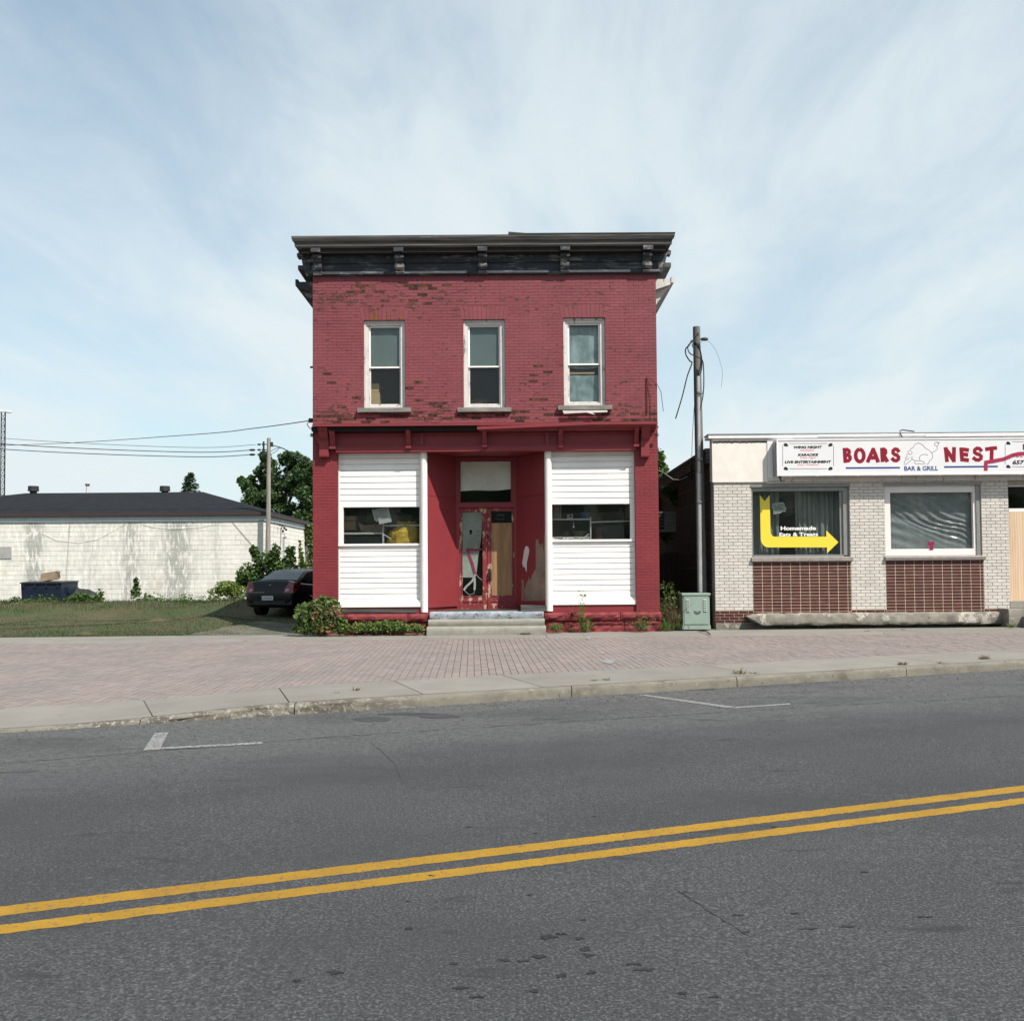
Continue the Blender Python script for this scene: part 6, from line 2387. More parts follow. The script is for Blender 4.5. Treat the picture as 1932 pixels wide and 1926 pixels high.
# vertical grey stains where water has run down the wall
nt = mt.node_tree
bs = nt.nodes['Principled BSDF']
geo = nd(nt, 'ShaderNodeNewGeometry')
sp3 = nd(nt, 'ShaderNodeSeparateXYZ')
nt.links.new(geo.outputs['Position'], sp3.inputs[0])
nz = nd(nt, 'ShaderNodeTexNoise', i_Scale=4.5, i_Detail=7.0, i_Roughness=.7)
mpz = nd(nt, 'ShaderNodeMapping')
mpz.inputs['Scale'].default_value = (1.6, 1, .38)
nt.links.new(geo.outputs['Position'], mpz.inputs[0])
nt.links.new(mpz.outputs[0], nz.inputs['Vector'])
acc = None
for px, w, k in ((65, .34, 1.5), (170, .5, .25), (246, .35, .75), (335, .42, 1.0), (330, .9, .35), (410, .25, .4), (470, .6, .2), (120, 1.2, .22), (215, 1.5, .25), (20, 1.2, .3), (290, 1.4, .22), (370, 1.2, .22)):
    x0 = at(px, 1050, YW).x
    g1 = mth(nt, 'DIVIDE', mth(nt, 'SUBTRACT', sp3.outputs[0], x0), w)
    g2 = mth(nt, 'MULTIPLY', mth(nt, 'POWER', 2.718, mth(nt, 'MULTIPLY', mth(nt, 'MULTIPLY', g1, g1), -1.0)), k)
    acc = g2 if acc is None else mth(nt, 'ADD', acc, g2)
fac_ = mth(nt, 'MULTIPLY', acc, ramp(nt, nz.outputs[0], [(.41, G(0)), (.55, G(1))]), clamp=True)
mxx = nd(nt, 'ShaderNodeMix', data_type='RGBA')
nt.links.new(fac_, mxx.inputs[0])
nt.links.new(bs.inputs['Base Color'].links[0].from_socket, mxx.inputs[6])
mxx.inputs[7].default_value = (.36, .36, .335, 1)
nt.links.new(mxx.outputs[2], bs.inputs['Base Color'])
M['wblock'] = mt
M['wmortar'] = mat('dirty whitewashed joints', (.72, .70, .65), (.30, .285, .26), 1.7, .9, lo=.50, hi=.66)
M['shingle'] = mat('charcoal shingle roof', (.010, .0115, .0145), (.016, .018, .0215), 2.5, 1., .7, 25, spec=.12, stretch=(1, 1, 1), chips=((.030, .031, .034), 24, .60, .08, (.6, 1, 2)))
M['gutter'] = mat('dark brown gutter', (.045, .028, .028), rough=.6)
M['fascia_blue'] = mat('pale grey blue fascia', (.50, .55, .58), (.44, .49, .52), 4, .6, chips=((.30, .32, .33), 6, .70, .06))
b = MB().box(XW0, XW1, YW + .002, YW + .2, ZWB, ZWE)
b.box(XW1 - .2, XW1 - .002, YW + .201, YW + DW, ZWB, ZWE)
b.box(XW0, XW0 + .2, YW + .201, YW + DW, ZWB, ZWE)
b.box(XW0 + .201, XW1 - .201, YW + DW - .2, YW + DW, ZWB, ZWE)
wl = obj('wall', b, M['wmortar'], wb)
FW, FWS = front(YW), (Vector((XW1, 0, 0)), Vector((0, 1, 0)), Vector((1, 0, 0)))
pcs = [(FW, a, c, d, e, 0) for a, c, d, e in courses(XW0, XW1, ZWB, ZWE - .003, .40, .197, .013, jit=.0)]
pcs += [(FWS, a, c, d, e, 0) for a, c, d, e in courses(YW + .01, YW + DW, ZWB, ZWE - .003, .40, .197, .013, jit=.0)]
lay(wl, 'block', [M['wblock'], M['wblock']], pcs, .008, 300, .004, .002)
# eaves, gutter and hip roof
zf0, zf1, zf2 = at(300, 983.5, YW).z, at(300, 973.4, YW).z, at(300, 967.5, YW).z
E = .16
b = MB()
b.box(XW0, XW1 + .05, YW - .06, YW - .012, zf0, zf1)
b.box(XW1 + .013, XW1 + .055, YW - .011, YW + DW + .05, zf0, zf1)
obj('fascia', b, M['fascia_blue'], wb)
b = MB()
b.box(XW0, XW1 + .16, YW - .18, YW - .061, zf1 + .002, zf2)
b.box(XW1 + .056, XW1 + .16, YW - .06, YW + DW + .1, zf1 + .002, zf2)
obj('gutter', b, M['gutter'], wb)
rd0 = at(383, 928, YW + DW / 2)
zrg = rd0.z
b = MB()
xr1 = rd0.x
xr0 = XW0 + 5
A_ = [(XW0 - E, YW - E, zf2), (XW1 + E, YW - E, zf2), (XW1 + E, YW + DW + E, zf2), (XW0 - E, YW + DW + E, zf2), (xr0, YW + DW / 2, zrg), (xr1, YW + DW / 2, zrg)]
b.add(A_, [(0, 1, 5, 4), (1, 2, 5), (2, 3, 4, 5), (3, 0, 4), (0, 3, 2, 1)])
rf = obj('roof', b, M['shingle'], wb)
for px, py in ((63, 923), (311, 920)):
    p = at(px, 929, YW + DW / 2)
    b = MB()
    b.tube([p - Vector((0, 0, .2)), p + Vector((0, 0, .10))], .17, 10)
    b.tube([p + Vector((0, 0, .06)), p + Vector((0, 0, .12)), p + Vector((0, 0, .27)), p + Vector((0, 0, .31))], .26, 12, .24)
    obj('roof_ventilator', b, M['black'], rf)
p = at(165, 929, YW + DW / 2)
b = MB().tube([p - Vector((0, 0, .2)), p + Vector((0, 0, .34))], .07, 9)
vp = obj('vent_pipe', b, M['white_old'], rf)
b = MB().tube([p + Vector((0, 0, .34)), p + Vector((0, 0, .42))], .11, 9)
obj('pipe_cap', b, M['brown_cloth'], rf)
q = rect(-8, 1032, 22, 1054, YW)
b = MB().box(q[0], q[1], YW - .035, YW - .012, q[2], q[3])
M['greypatch'] = mat('grey blocked up opening', (.34, .33, .33), (.28, .275, .275), 3, .9)
obj('blocked_opening', b, M['greypatch'], wb)
# cable swags and a guy line stapled to the wall
def swag(pts, r_=.008):
    return [at(x, y, YW - .03) for x, y in pts]


for pts in ([zH(330, 1045), zH(450, 1100), zH(620, 1118), zH(770, 1090), zH(880, 1030), zH(990, 965)], [zH(1110, 970), zH(1200, 995), zH(1330, 1010), zH(1465, 1010), zI(100, 945), zI(330, 935), zI(500, 900)]):
    b = MB().tube(swag(pts), .005, 5)
    obj('wall_cable', b, M['wmortar'], wb)
b = MB().tube([at(*zI(610, 890), YW - .03), at(*zI(765, 1070), YW - .03)], .008, 5)
obj('wall_cable', b, M['alu'], wb)
# electrical bits on the side wall
xs_ = XW1 + .05
M['conduit'] = mat('grey conduit', (.30, .31, .32), rough=.5)


def onside(zx, zy, zf=zN, off=.05):
    d = ray(*zf(zx, zy))
    t = (XW1 + off) / d.x
    return Vector((0, 0, CZ)) + d * t


b = MB()
p0, p1 = onside(785, 1560), onside(785, 1800)
b.tube([p0, p1], .05, 8)
b.tube([p0, p0 + Vector((.02, 0, .12)), p0 + Vector((.12, 0, .14))], .06, 8)
p2, p3 = onside(752, 1370), onside(745, 1640)
b.tube([p2, p3], .025, 6)
obj('service_mast', b, M['conduit'], wb)
b = MB()
for zx, zy in ((730, 1340), (770, 1355), (795, 1385), (820, 1410), (775, 1430)):
    b.blob(onside(zx, zy, off=.12), .055, .06, .055, 8, 5, .1)
obj('insulator_cluster', b, M['black'], wb)

# ---- telegraph pole at the corner of the white building
YPo = YW - .45
pt, pb = at(507.3, 826.5, YPo), at(505.3, 1120, YPo)
M['pole_wood'] = mat('silver grey pole timber', (.30, .28, .25), (.20, .185, .165), 7, .9, .5, 20, stretch=(2, 2, .15))
M['pole_dark'] = mat('weathered brown grey pole timber', (.155, .15, .145), (.10, .096, .092), 7, .9, .5, 20, stretch=(2, 2, .15))
b = MB().tube([pb, pt], .105, 14, .08)
pole = thing('utility_pole', 'tall silver grey timber utility pole at the corner of the white block building', 'utility pole', (pb.x, YPo, zlawn(pb.x, YPo)))
obj('pole_shaft', b, M['pole_wood'], pole, smooth=True)
wy = []
for i, (py, ix) in enumerate(((838.4, 482), (848.5, 476), (857.2, 476))):
    p = at(497, py, YPo)
    b = MB()
    b.tube([p + Vector((.22, 0, 0)), p], .02, 6)
    b.blob(p, .07, .05, .05, 8, 6, .1)
    q0 = at(489, py + .2, YPo)
    b.blob(q0, .09, .045, .04, 8, 6, .1)
    q1 = at(ix, py + .5, YPo)
    if i:
        b.blob(q1, .14, .05, .05, 8, 6, .1)
    obj('insulator', b, M['black'], pole)
    wy.append(q1)
p = at(514, 838, YPo)
b = MB().box(p.x - .12, p.x + .02, YPo - .05, YPo + .05, p.z - .10, p.z + .08)
b.box(p.x - .37, p.x - .30, YPo - .13, YPo - .1, p.z - .5, p.z + .1)
obj('pole_bracket', b, M['black'], pole)
M['cable'] = mat('dark overhead cable', (.03, .03, .033), rough=.6)


def wire(pts, r_, label, group=None):
    # smooth curve through the points
    P_ = [Vector(p) for p in pts]
    out = []
    for i in range(len(P_) - 1):
        p0 = P_[max(i - 1, 0)]
        p1, p2 = P_[i], P_[i + 1]
        p3 = P_[min(i + 2, len(P_) - 1)]
        for k in range(8):
            t = k / 8
            out.append(.5 * ((2 * p1) + (-p0 + p2) * t + (2 * p0 - 5 * p1 + 4 * p2 - p3) * t * t + (-p0 + 3 * p1 - 3 * p2 + p3) * t ** 3))
    out.append(P_[-1])
    b = MB().tube(out, r_, 5)
    return tag(obj('overhead_wire', b, M['cable']), label, 'wire', group)


wire([wy[0], at(352, 844, YPo), at(20, 828, YPo), at(-400, 790, YPo)], .010, 'topmost of the three thin wires running left from the grey pole', 'wires from the grey pole')
wire([wy[1], at(352, 852.8, YPo), at(20, 838.5, YPo), at(-400, 802, YPo)], .017, 'middle one of the three wires running left from the grey pole', 'wires from the grey pole')
wire([wy[2], at(352, 861.6, YPo), at(20, 848.4, YPo), at(-400, 815, YPo)], .017, 'lowest of the three wires running left from the grey pole', 'wires from the grey pole')
wire([at(582, 794, YR + .2), at(480, 808, 26), at(352, 820.8, 31), at(48, 839, 44), at(-300, 846, 60)], .012, 'black service cable slung from the red shop corner away to the left')
wire([at(512, 840, YPo), at(*zN(780, 240), YPo), at(*zN(1000, 370), YPo - 1), at(*zN(1190, 465), YPo - 2), at(660, 900, YPo - 4)], .022, 'thick cable dropping right from the grey pole behind the red shop')
wire([at(510, 852, YPo), at(*zN(670, 240), YPo - .2), at(*zN(760, 232), YPo - .1)], .012, 'short jumper wire looping off the right side of the grey pole')
wire([at(510, 858, YPo), at(*zN(690, 265), YPo - .25), at(*zN(720, 225), YPo - .1)], .012, 'lower jumper loop on the right side of the grey pole')
wire([at(*zN(600, 320), YPo), at(*zN(650, 480), YPo + 2), at(*zN(730, 740), YPo + 3), at(*zN(800, 960), YPo + 4), at(*zN(865, 1190), YPo + 5)], .012, 'pale thin wire slanting down in front of the maple behind the grey pole')
wire([at(*zN(600, 600), YPo + .1), at(*zN(650, 850), YPo + 1), at(*zN(710, 1010), YPo + 2), at(*zN(725, 1300), YW + 1.2)], .010, 'dark drop wire from the grey pole to the side of the white building')

# ---- aerial tower
YT_ = 60
tw = thing('lattice_tower', 'thin dark lattice aerial tower rising behind the white building at the left edge', 'tower', (at(5, 930, YT_).x, YT_, 0))
xt, wt = at(5, 900, YT_).x, .13
zt0, zt1_ = 0.0, at(5, 776, YT_).z
b = MB()
legs = [(xt - wt, YT_), (xt + wt, YT_), (xt, YT_ + .22)]
for x, y in legs:
    b.tube([(x, y, zt0), (x, y, zt1_)], .035, 5)
obj('tower_legs', b, M['cable'], tw)
b = MB()
k, z = 0, 4.5
while z < zt1_ - .4:
    for i in range(3):
        p, q = legs[i], legs[(i + 1) % 3]
        b.tube([(p[0], p[1], z), (q[0], q[1], z)], .02, 4, caps=False)
        b.tube([(p[0], p[1], z), (q[0], q[1], z + .4)], .016, 4, caps=False)
    z += .4
obj('tower_bracing', b, M['cable'], tw)
b = MB().box(xt - 3.2, at(21.5, 779, YT_).x, YT_ - .1, YT_ + .1, zt1_ - .10, zt1_ + .02)
b.v = []
b.f = []
b.mi = []
b.tube([(xt - 2.5, YT_, zt1_ + .22), (at(21.5, 779, YT_).x, YT_, zt1_ - .06)], .075, 6)
for k in range(7):
    x = xt - 2.3 + k * .42
    b.tube([(x, YT_ - .6, zt1_ + .2 - k * .03), (x, YT_ + .6, zt1_ + .2 - k * .03)], .02, 4)
M['alu_bright'] = mat('pale aluminium', (.62, .63, .64), rough=.4)
obj('aerial', b, M['alu_bright'], tw)

# ---- dumpster and things by the wall
YDm = 36.6
q = rect(42, 1098, 104, 1142, YDm)
q2 = at(119, 1100, YDm + 1.4)
zb_ = zlawn(-16, YDm) - .02
dm = thing('dumpster', 'dark blue steel dumpster with a black lid against the white block wall', 'dumpster', ((q[0] + q[1]) / 2, YDm, zb_))
b = MB()
xx0, xx1 = q[0], q[1] + .28
zt_ = q[3] - .06
b.prism([(YDm + .0, zb_ + .12), (YDm - .10, zt_ - .14), (YDm - .10, zt_), (YDm + 1.3, zt_ + .05), (YDm + 1.25, zb_ + .12)], xx0, xx1)
M['dump_blue'] = mat('dark blue painted steel', (.007, .014, .034), (.011, .019, .038), 3, .5, chips=((.04, .045, .035), 6, .70, .04))
M['dump_lid'] = mat('black plastic lid', (.018, .02, .025), rough=.5)
bod = obj('container', b, M['dump_blue'], dm)
for k in range(4):
    x = xx0 + .12 + (xx1 - xx0 - .24) * k / 3
    b = MB().box(x - .03, x + .03, YDm - .14, YDm - .101, zt_ - .14, zt_ - .01)
    obj('steel_rib', b, M['dump_blue'], bod)
for x in (xx0 - .10, xx1 + .001):
    b = MB().box(x, x + .099, YDm + .3, YDm + .5, zt_ - .35, zt_ - .15)
    obj('fork_pocket', b, M['dump_blue'], bod)
b = MB()
for s_ in (0, 1):
    xa, xb = xx0 - .03 + s_ * (xx1 - xx0 + .06) / 2 + .01, xx0 - .03 + (s_ + 1) * (xx1 - xx0 + .06) / 2
    b = MB().prism([(YDm - .16, zt_ + .005), (YDm - .16, zt_ + .05), (YDm + .6, zt_ + .10), (YDm + 1.34, zt_ + .09), (YDm + 1.34, zt_ + .055)], xa, xb)
    obj('lid', b, M['dump_lid'], dm)
p = at(92, 1100, YDm + .4)
b = MB()
c_, s_ = math.cos(.22), math.sin(.22)
pts = [(-.30, 0), (.28, 0), (.28, .30), (-.30, .30)]
P2 = [(p.x + x * c_ + z * s_ * .6, zt_ + .12 + x * .16 + z * 1.05) for x, z in pts]
b.prism(P2, YDm + .3, YDm + .7, 'y')
bx = tag(obj('cardboard_box', b, M['carton_pale']), 'brown cardboard box thrown on top of the blue dumpster', 'box')
b = MB().add([(P2[2][0], YDm + .29, P2[2][1]), (P2[2][0] + .16, YDm + .22, P2[2][1] - .10), (P2[2][0] + .22, YDm + .26, P2[2][1] - .26), (P2[1][0] + .02, YDm + .29, P2[1][1])], [(0, 1, 2, 3)])
b.v += [(x, y + .012, z) for x, y, z in b.v]
b.f += [(7, 6, 5, 4)]
b.mi += [0]
obj('box_flap', b, M['carton_pale'], bx)
p = at(140, 1120, YDm + 1.2)
b = MB().blob((p.x, YDm + 1.4, zb_ + .1), 1.05, .8, .70, 22, 12, .45, 2.1, 3)
M['dark_tarp'] = mat('dark grey green tarpaulin', (.022, .027, .022), (.015, .019, .015), 4, .8, .5, 12)
tag(obj('tarp_mound', b, M['dark_tarp'], smooth=True), 'dark tarpaulin covered mound right of the blue dumpster', 'mound')


def plant(name, label, cat, blobs, size, lm, stems=(), asp=.6, group=None, up=.35, extra=None):
    c = blobs[0][0]
    zmin = min(bb[0][2] - bb[3] for bb in blobs)
    t = thing(name, label, cat, (c[0], c[1], zmin), group)
    if stems:
        b = MB()
        for st_ in stems:
            b.tube(st_[0], st_[1], 6, st_[2])
        obj('stem', b, M['stem'], t)
    b = MB()
    leafcloud(b, blobs, size, asp, up)
    obj('foliage', b, lm, t, fix=False)
    if extra:
        b = MB()
        leafcloud(b, extra[0], extra[1], asp, up)
        obj('dry_leaves', b, extra[2], t, fix=False)
    return t


random.seed(11)
# weeds along the block wall: a band nobody could count, then the single plants
b = MB()
bl_ = []
for k in range(150):
    px = U(120, 470)
    Y = U(37.6, 39.4)
    h = U(.10, .26) * (1.5 if 250 < px < 460 else .8) * (1.35 if px > 395 else 1)
    x = at(px, 1100, Y).x
    bl_.append(((x, Y, zlawn(x, Y) + h * .8), .28, .2, h, 42))
leafcloud(b, bl_, .10)
kind(tag(obj('weed_band', b, LG['bush'], fix=False), 'low band of green weeds along the foot of the white block wall', 'weeds'), 'stuff')


def bush_at(px, py, rx, ry, n, Y, w=None):
    p = at(px, py, Y)
    k = Y / F
    return (tuple(p), rx * k, (w or rx) * k * .8, ry * k, n)


plant('weed_clump', 'tall ragged weeds growing in front of the dark mound beside the dumpster', 'weeds', [bush_at(150, 1128, 16, 12, 260, 36.0), bush_at(172, 1132, 22, 10, 260, 36.4), bush_at(132, 1133, 14, 8, 150, 35.9), bush_at(190, 1124, 10, 14, 90, 37)], .12, LG['bush'])
plant('weed_clump', 'thin tall weeds growing in front of the blue dumpster', 'weeds', [bush_at(60, 1136, 26, 7, 170, 35.8), bush_at(95, 1135, 26, 9, 170, 35.8), bush_at(80, 1128, 30, 9, 60, 35.8)], .10, LG['bush'])
plant('weed_clump', 'low weeds at the foot of the white wall left of the dumpster', 'weeds', [bush_at(30, 1132, 12, 7, 130, 38.5), bush_at(12, 1136, 14, 6, 120, 38.5)], .11, LG['bush'])
Y = 38.6
z0 = zlawn(-14, Y)
plant('weed_plant', 'tall leafy weed standing alone against the middle of the white block wall', 'plant', [bush_at(257, 1098, 6, 8, 60, Y), bush_at(257, 1112, 9, 9, 90, Y), bush_at(255, 1122, 10, 5, 60, Y)], .15, LG['bush'], [([at(256, 1128, Y), at(257, 1092, Y)], .012, .005)])
Y = 37.2
plant('shrub', 'spreading green shrub left of the black car', 'shrub', [bush_at(430, 1108, 26, 14, 420, Y), bush_at(418, 1116, 24, 10, 260, Y), bush_at(452, 1118, 24, 14, 300, Y)], .13, LG['lime'])
Y = 38.3
plant('shrub', 'dense dark shrub climbing around the foot of the grey pole', 'shrub',
      [bush_at(475, 1085, 30, 26, 900, Y), bush_at(505, 1062, 24, 24, 700, Y), bush_at(482, 1046, 9, 16, 190, Y), bush_at(478, 1037, 8, 9, 110, Y), bush_at(520, 1050, 12, 26, 300, Y), bush_at(462, 1098, 22, 16, 450, Y), bush_at(530, 1080, 24, 22, 700, Y)],
      .15, LG['bush'], [([at(490, 1120, Y), at(482, 1040, Y)], .03, .01), ([at(515, 1110, Y), at(522, 1030, Y)], .03, .01)])
Y = 38.6
plant('sapling', 'leafy dark sapling against the lit side wall of the white building', 'sapling', [bush_at(548, 1040, 11, 12, 130, Y), bush_at(546, 1058, 14, 14, 190, Y), bush_at(550, 1076, 16, 14, 220, Y)], .15, LG['bush'], [([at(548, 1105, Y), at(548, 1035, Y)], .03, .01)])
Y = 41.5
plant('climbing_vine', 'bright yellow green vine climbing the side wall of the white building', 'vine', [bush_at(568, 1052, 5, 20, 120, Y), bush_at(573, 1072, 9, 16, 180, Y), bush_at(566, 1030, 3, 12, 40, Y)], .15, LG['lime'])
Y = 34
plant('hedge', 'dark green hedge behind the black car next to the red shop', 'hedge', [bush_at(585, 1098, 16, 26, 900, Y), bush_at(560, 1106, 22, 16, 600, Y), bush_at(600, 1085, 16, 26, 500, Y)], .13, LG['bush'])
# timber odds and ends behind the car
p0, p1 = at(553, 1068, 37), at(577, 1076, 36)
b = MB()
for k in range(3):
    b.box(p0.x, p1.x, 36.0, 37, p0.z - .02 - k * .16 - .03 * k, p0.z + .04 - k * .16)
tag(obj('timber_stack', b, M['old_wood']), 'few weathered boards stacked behind the black car roof', 'boards')
q = rect(520, 1058, 538, 1080, 37.5)

# ---- trees behind
def crown_tree(name, label, base, blobs, size, lm, tr, limbs):
    t = thing(name, label, 'tree', base)
    b = MB()
    b.tube([base, (base[0] + .1, base[1], base[2] + tr * 6), (base[0], base[1], base[2] + tr * 12)], tr, 10, tr * .7)
    obj('trunk', b, M['bark'], t, smooth=True)
    b = MB()
    top = Vector((base[0], base[1], base[2] + tr * 11))
    for bb in limbs:
        c = Vector(bb[0])
        mid = (top + c) / 2 + Vector((0, 0, .3))
        b.tube([top, mid, c], tr * .45, 6, tr * .1)
    obj('limb', b, M['bark'], t, smooth=True)
    b = MB()
    leafcloud(b, blobs, size, .7, .25)
    obj('crown', b, lm, t, fix=False)
    return t


random.seed(3)
Y = 58
base = tuple(at(535, 1075, Y))
bl_ = []
for px, py, rx, ry in ((478, 935, 22, 26), (466, 915, 14, 16), (500, 905, 26, 26), (505, 872, 18, 16), (540, 865, 22, 18), (562, 880, 22, 22), (545, 905, 30, 26), (520, 940, 30, 26), (565, 935, 30, 30), (590, 905, 24, 26),
                       (600, 950, 30, 40), (480, 955, 20, 18), (545, 975, 36, 22), (510, 985, 24, 18), (585, 985, 30, 24), (625, 900, 34, 34), (530, 1010, 40, 18), (585, 1020, 40, 24)):
    for _ in range(9):
        a_ = U(0, 6.28)
        rr = U(.1, .95)
        dy = U(-1, 1)
        k = U(.38, .62)
        p = at(px + rx * rr * math.cos(a_), py + ry * rr * math.sin(a_), Y + dy * 2.0)
        bl_.append((tuple(p), rx * k * Y / F, rx * k * Y / F, ry * k * Y / F, 300))
crown_tree('maple_tree', 'big dark green maple rising behind the white block building', base, bl_, .17, LG['maple'], .26, [bl_[k] for k in range(0, 160, 13)])
Y = 48
plant('bush', 'yellowish green bush top showing above the end of the white building roof', 'bush', [bush_at(570, 998, 20, 12, 420, Y), bush_at(556, 990, 10, 7, 140, Y), bush_at(586, 1012, 12, 24, 500, Y), bush_at(588, 1050, 10, 26, 500, Y)], .17, LG['vine'])
Y = 75
p = at(359, 940, Y)
zb_ = 1.0
t = thing('conifer_tree', 'pointed dark conifer peeking over the roof ridge of the white building', 'tree', (p.x, Y, 0))
b = MB().tube([(p.x, Y, 0), (p.x, Y, at(359, 896, Y).z)], .2, 8, .03)
obj('trunk', b, M['bark'], t)
zt_ = at(359, 893, Y).z
b = MB()
bl_ = []
for k in range(70):
    z = 2 + (zt_ - 2) * (k / 70)
    r_ = .12 + (zt_ - z) * .42
    for _ in range(4):
        q = U(0, 6.28)
        rr = r_ * U(.4, 1)
        bl_.append(((p.x + rr * math.cos(q), Y + rr * math.sin(q), z + U(-.1, .1)), .2 + .14 * r_, .2 + .14 * r_, .12, 22))
leafcloud(b, bl_, .22, .4)
obj('crown', b, LG['conifer'], t, fix=False)

# ================================================================== BLACK SALOON CAR
M['car_paint'] = mat('black car paint', (.006, .007, .009), (.008, .009, .011), 2, .25, spec=.28)
M['car_glass'] = mat('dark tinted car glass', (.012, .015, .018), rough=.08, spec=.75)
M['tyre'] = mat('black tyre', (.012, .012, .012), rough=.85)
M['tail'] = mat('red tail lamp', (.15, .008, .02), rough=.2, spec=.6)
M['lampw'] = mat('clear lamp lens', (.55, .52, .52), rough=.25)
M['plate'] = mat('pale licence plate', (.52, .53, .56), (.46, .47, .51), 30, .5)
M['chrome'] = mat('chrome', (.6, .6, .6), rough=.2, metal=1)
M['alloy'] = mat('grey alloy wheel', (.2, .2, .21), rough=.4, metal=.6)
YC = 29.2
pc = at(508, 1163, YC)
HEAD = math.radians(-13)      # nose swung to the right, away from the camera
cd, sd = math.cos(HEAD), math.sin(HEAD)
CZ0 = zlawn(pc.x, YC + 1.5) + .01
car = thing('parked_car', 'black saloon car seen from behind beside the red shop', 'car', (pc.x, YC, CZ0))
KW = .94


def CP(w, l, h):
    """car space: w to the right, l forward, h up"""
    w *= KW
    return (pc.x + w * cd - l * sd, YC + w * sd + l * cd, CZ0 + h)


def ring(l, hw, zb_, zs, zd, crown=.0):
    hw2 = hw
    pr = [(-hw * .80, zb_), (-hw * .97, zb_ + .07), (-hw2, (zb_ + zs) * .52), (-hw * .985, zs - .06), (-hw * .90, zs + .0), (-hw * .6, zd), (0, zd + crown),
          (hw * .6, zd), (hw * .90, zs), (hw * .985, zs - .06), (hw2, (zb_ + zs) * .52), (hw * .97, zb_ + .07), (hw * .80, zb_)]
    return [CP(w, l, h) for w, h in pr]


def loft(rings):
    b = MB()
    n = len(rings[0])
    vs = [p for r_ in rings for p in r_]
    fs = [(i * n + k, i * n + (k + 1) % n, (i + 1) * n + (k + 1) % n, (i + 1) * n + k) for i in range(len(rings) - 1) for k in range(n)]
    fs += [tuple(range(n)), tuple(range(len(rings) * n - 1, len(rings) * n - n - 1, -1))]
    return b.add(vs, fs)


secs = [(-.02, .74, .40, .62, .64), (.0, .80, .34, .78, .80), (.05, .85, .30, .90, .94), (.10, .87, .28, .99, 1.07), (.16, .88, .27, 1.02, 1.10), (.5, .90, .25, 1.02, 1.09), (1.0, .91, .24, .99, 1.05), (1.8, .92, .22, .96, 1.0), (2.6, .92, .22, .94, .98),
        (3.3, .91, .22, .92, .96), (4.1, .89, .24, .84, .88), (4.5, .84, .28, .72, .76), (4.72, .70, .36, .58, .62)]
body = obj('body', loft([ring(*s_) for s_ in secs]), M['car_paint'], car, smooth=True)


def gring(l, h, hb, zb_, ht):
    pr = [(-hb, zb_), (-(hb * .5 + ht * .5) * 1.03, zb_ + (h - zb_) * .55), (-ht, h - .035), (-ht * .8, h - .004), (0, h + .012), (ht * .8, h - .004), (ht, h - .035), ((hb * .5 + ht * .5) * 1.03, zb_ + (h - zb_) * .55), (hb, zb_)]
    return [CP(w, l, hh) for w, hh in pr]


gs = [(.62, 1.10, .78, 1.02, .72), (.95, 1.23, .79, 1.0, .67), (1.25, 1.35, .79, .99, .62), (1.5, 1.425, .79, .98, .58), (1.9, 1.455, .80, .97, .57), (2.4, 1.455, .80, .96, .575), (2.7, 1.43, .80, .95, .59), (3.1, 1.26, .79, .94, .64), (3.5, 1.02, .76, .93, .70)]
obj('cabin', loft([gring(*s_) for s_ in gs]), M['car_paint'], car, smooth=True)
# rear window
b = MB()


def rw(s, t):
    i = t * 2.6
    k = min(2, int(i))
    q = i - k
    l = gs[k][0] + (gs[k + 1][0] - gs[k][0]) * q
    h = gs[k][1] + (gs[k + 1][1] - gs[k][1]) * q
    hw = (gs[k][4] + (gs[k + 1][4] - gs[k][4]) * q) * .93
    w = (s * 2 - 1) * hw
    return CP(w, l - .012, h + .022 - .02 * abs(s * 2 - 1) ** 3)


b.grid(rw, 12, 8)
obj('rear_window', b, M['car_glass'], car, smooth=True)
for sg in (-1, 1):
    for l0, l1, nm in ((1.02, 1.55, 'rear_quarter_window'), (1.62, 2.36, 'side_window'), (2.44, 3.2, 'side_window')):
        b = MB()

        def sw_(s, t):
            l = l0 + (l1 - l0) * s
            k = max(i for i in range(len(gs) - 1) if gs[i][0] <= l)
            q = (l - gs[k][0]) / (gs[k + 1][0] - gs[k][0])
            h = gs[k][1] + (gs[k + 1][1] - gs[k][1]) * q - .06
            ht = gs[k][4] + (gs[k + 1][4] - gs[k][4]) * q
            z = 1.03 + (h - 1.03) * t
            tt = max(0, (z - .97) / max(.01, h + .06 - .97))
            w = .80 + (ht - .80) * tt + .012 + .012 * math.sin(math.pi * tt)
            return CP(sg * w, l, z)
        b.grid(sw_, 8, 5)
        obj(nm, b, M['car_glass'], car, smooth=True)
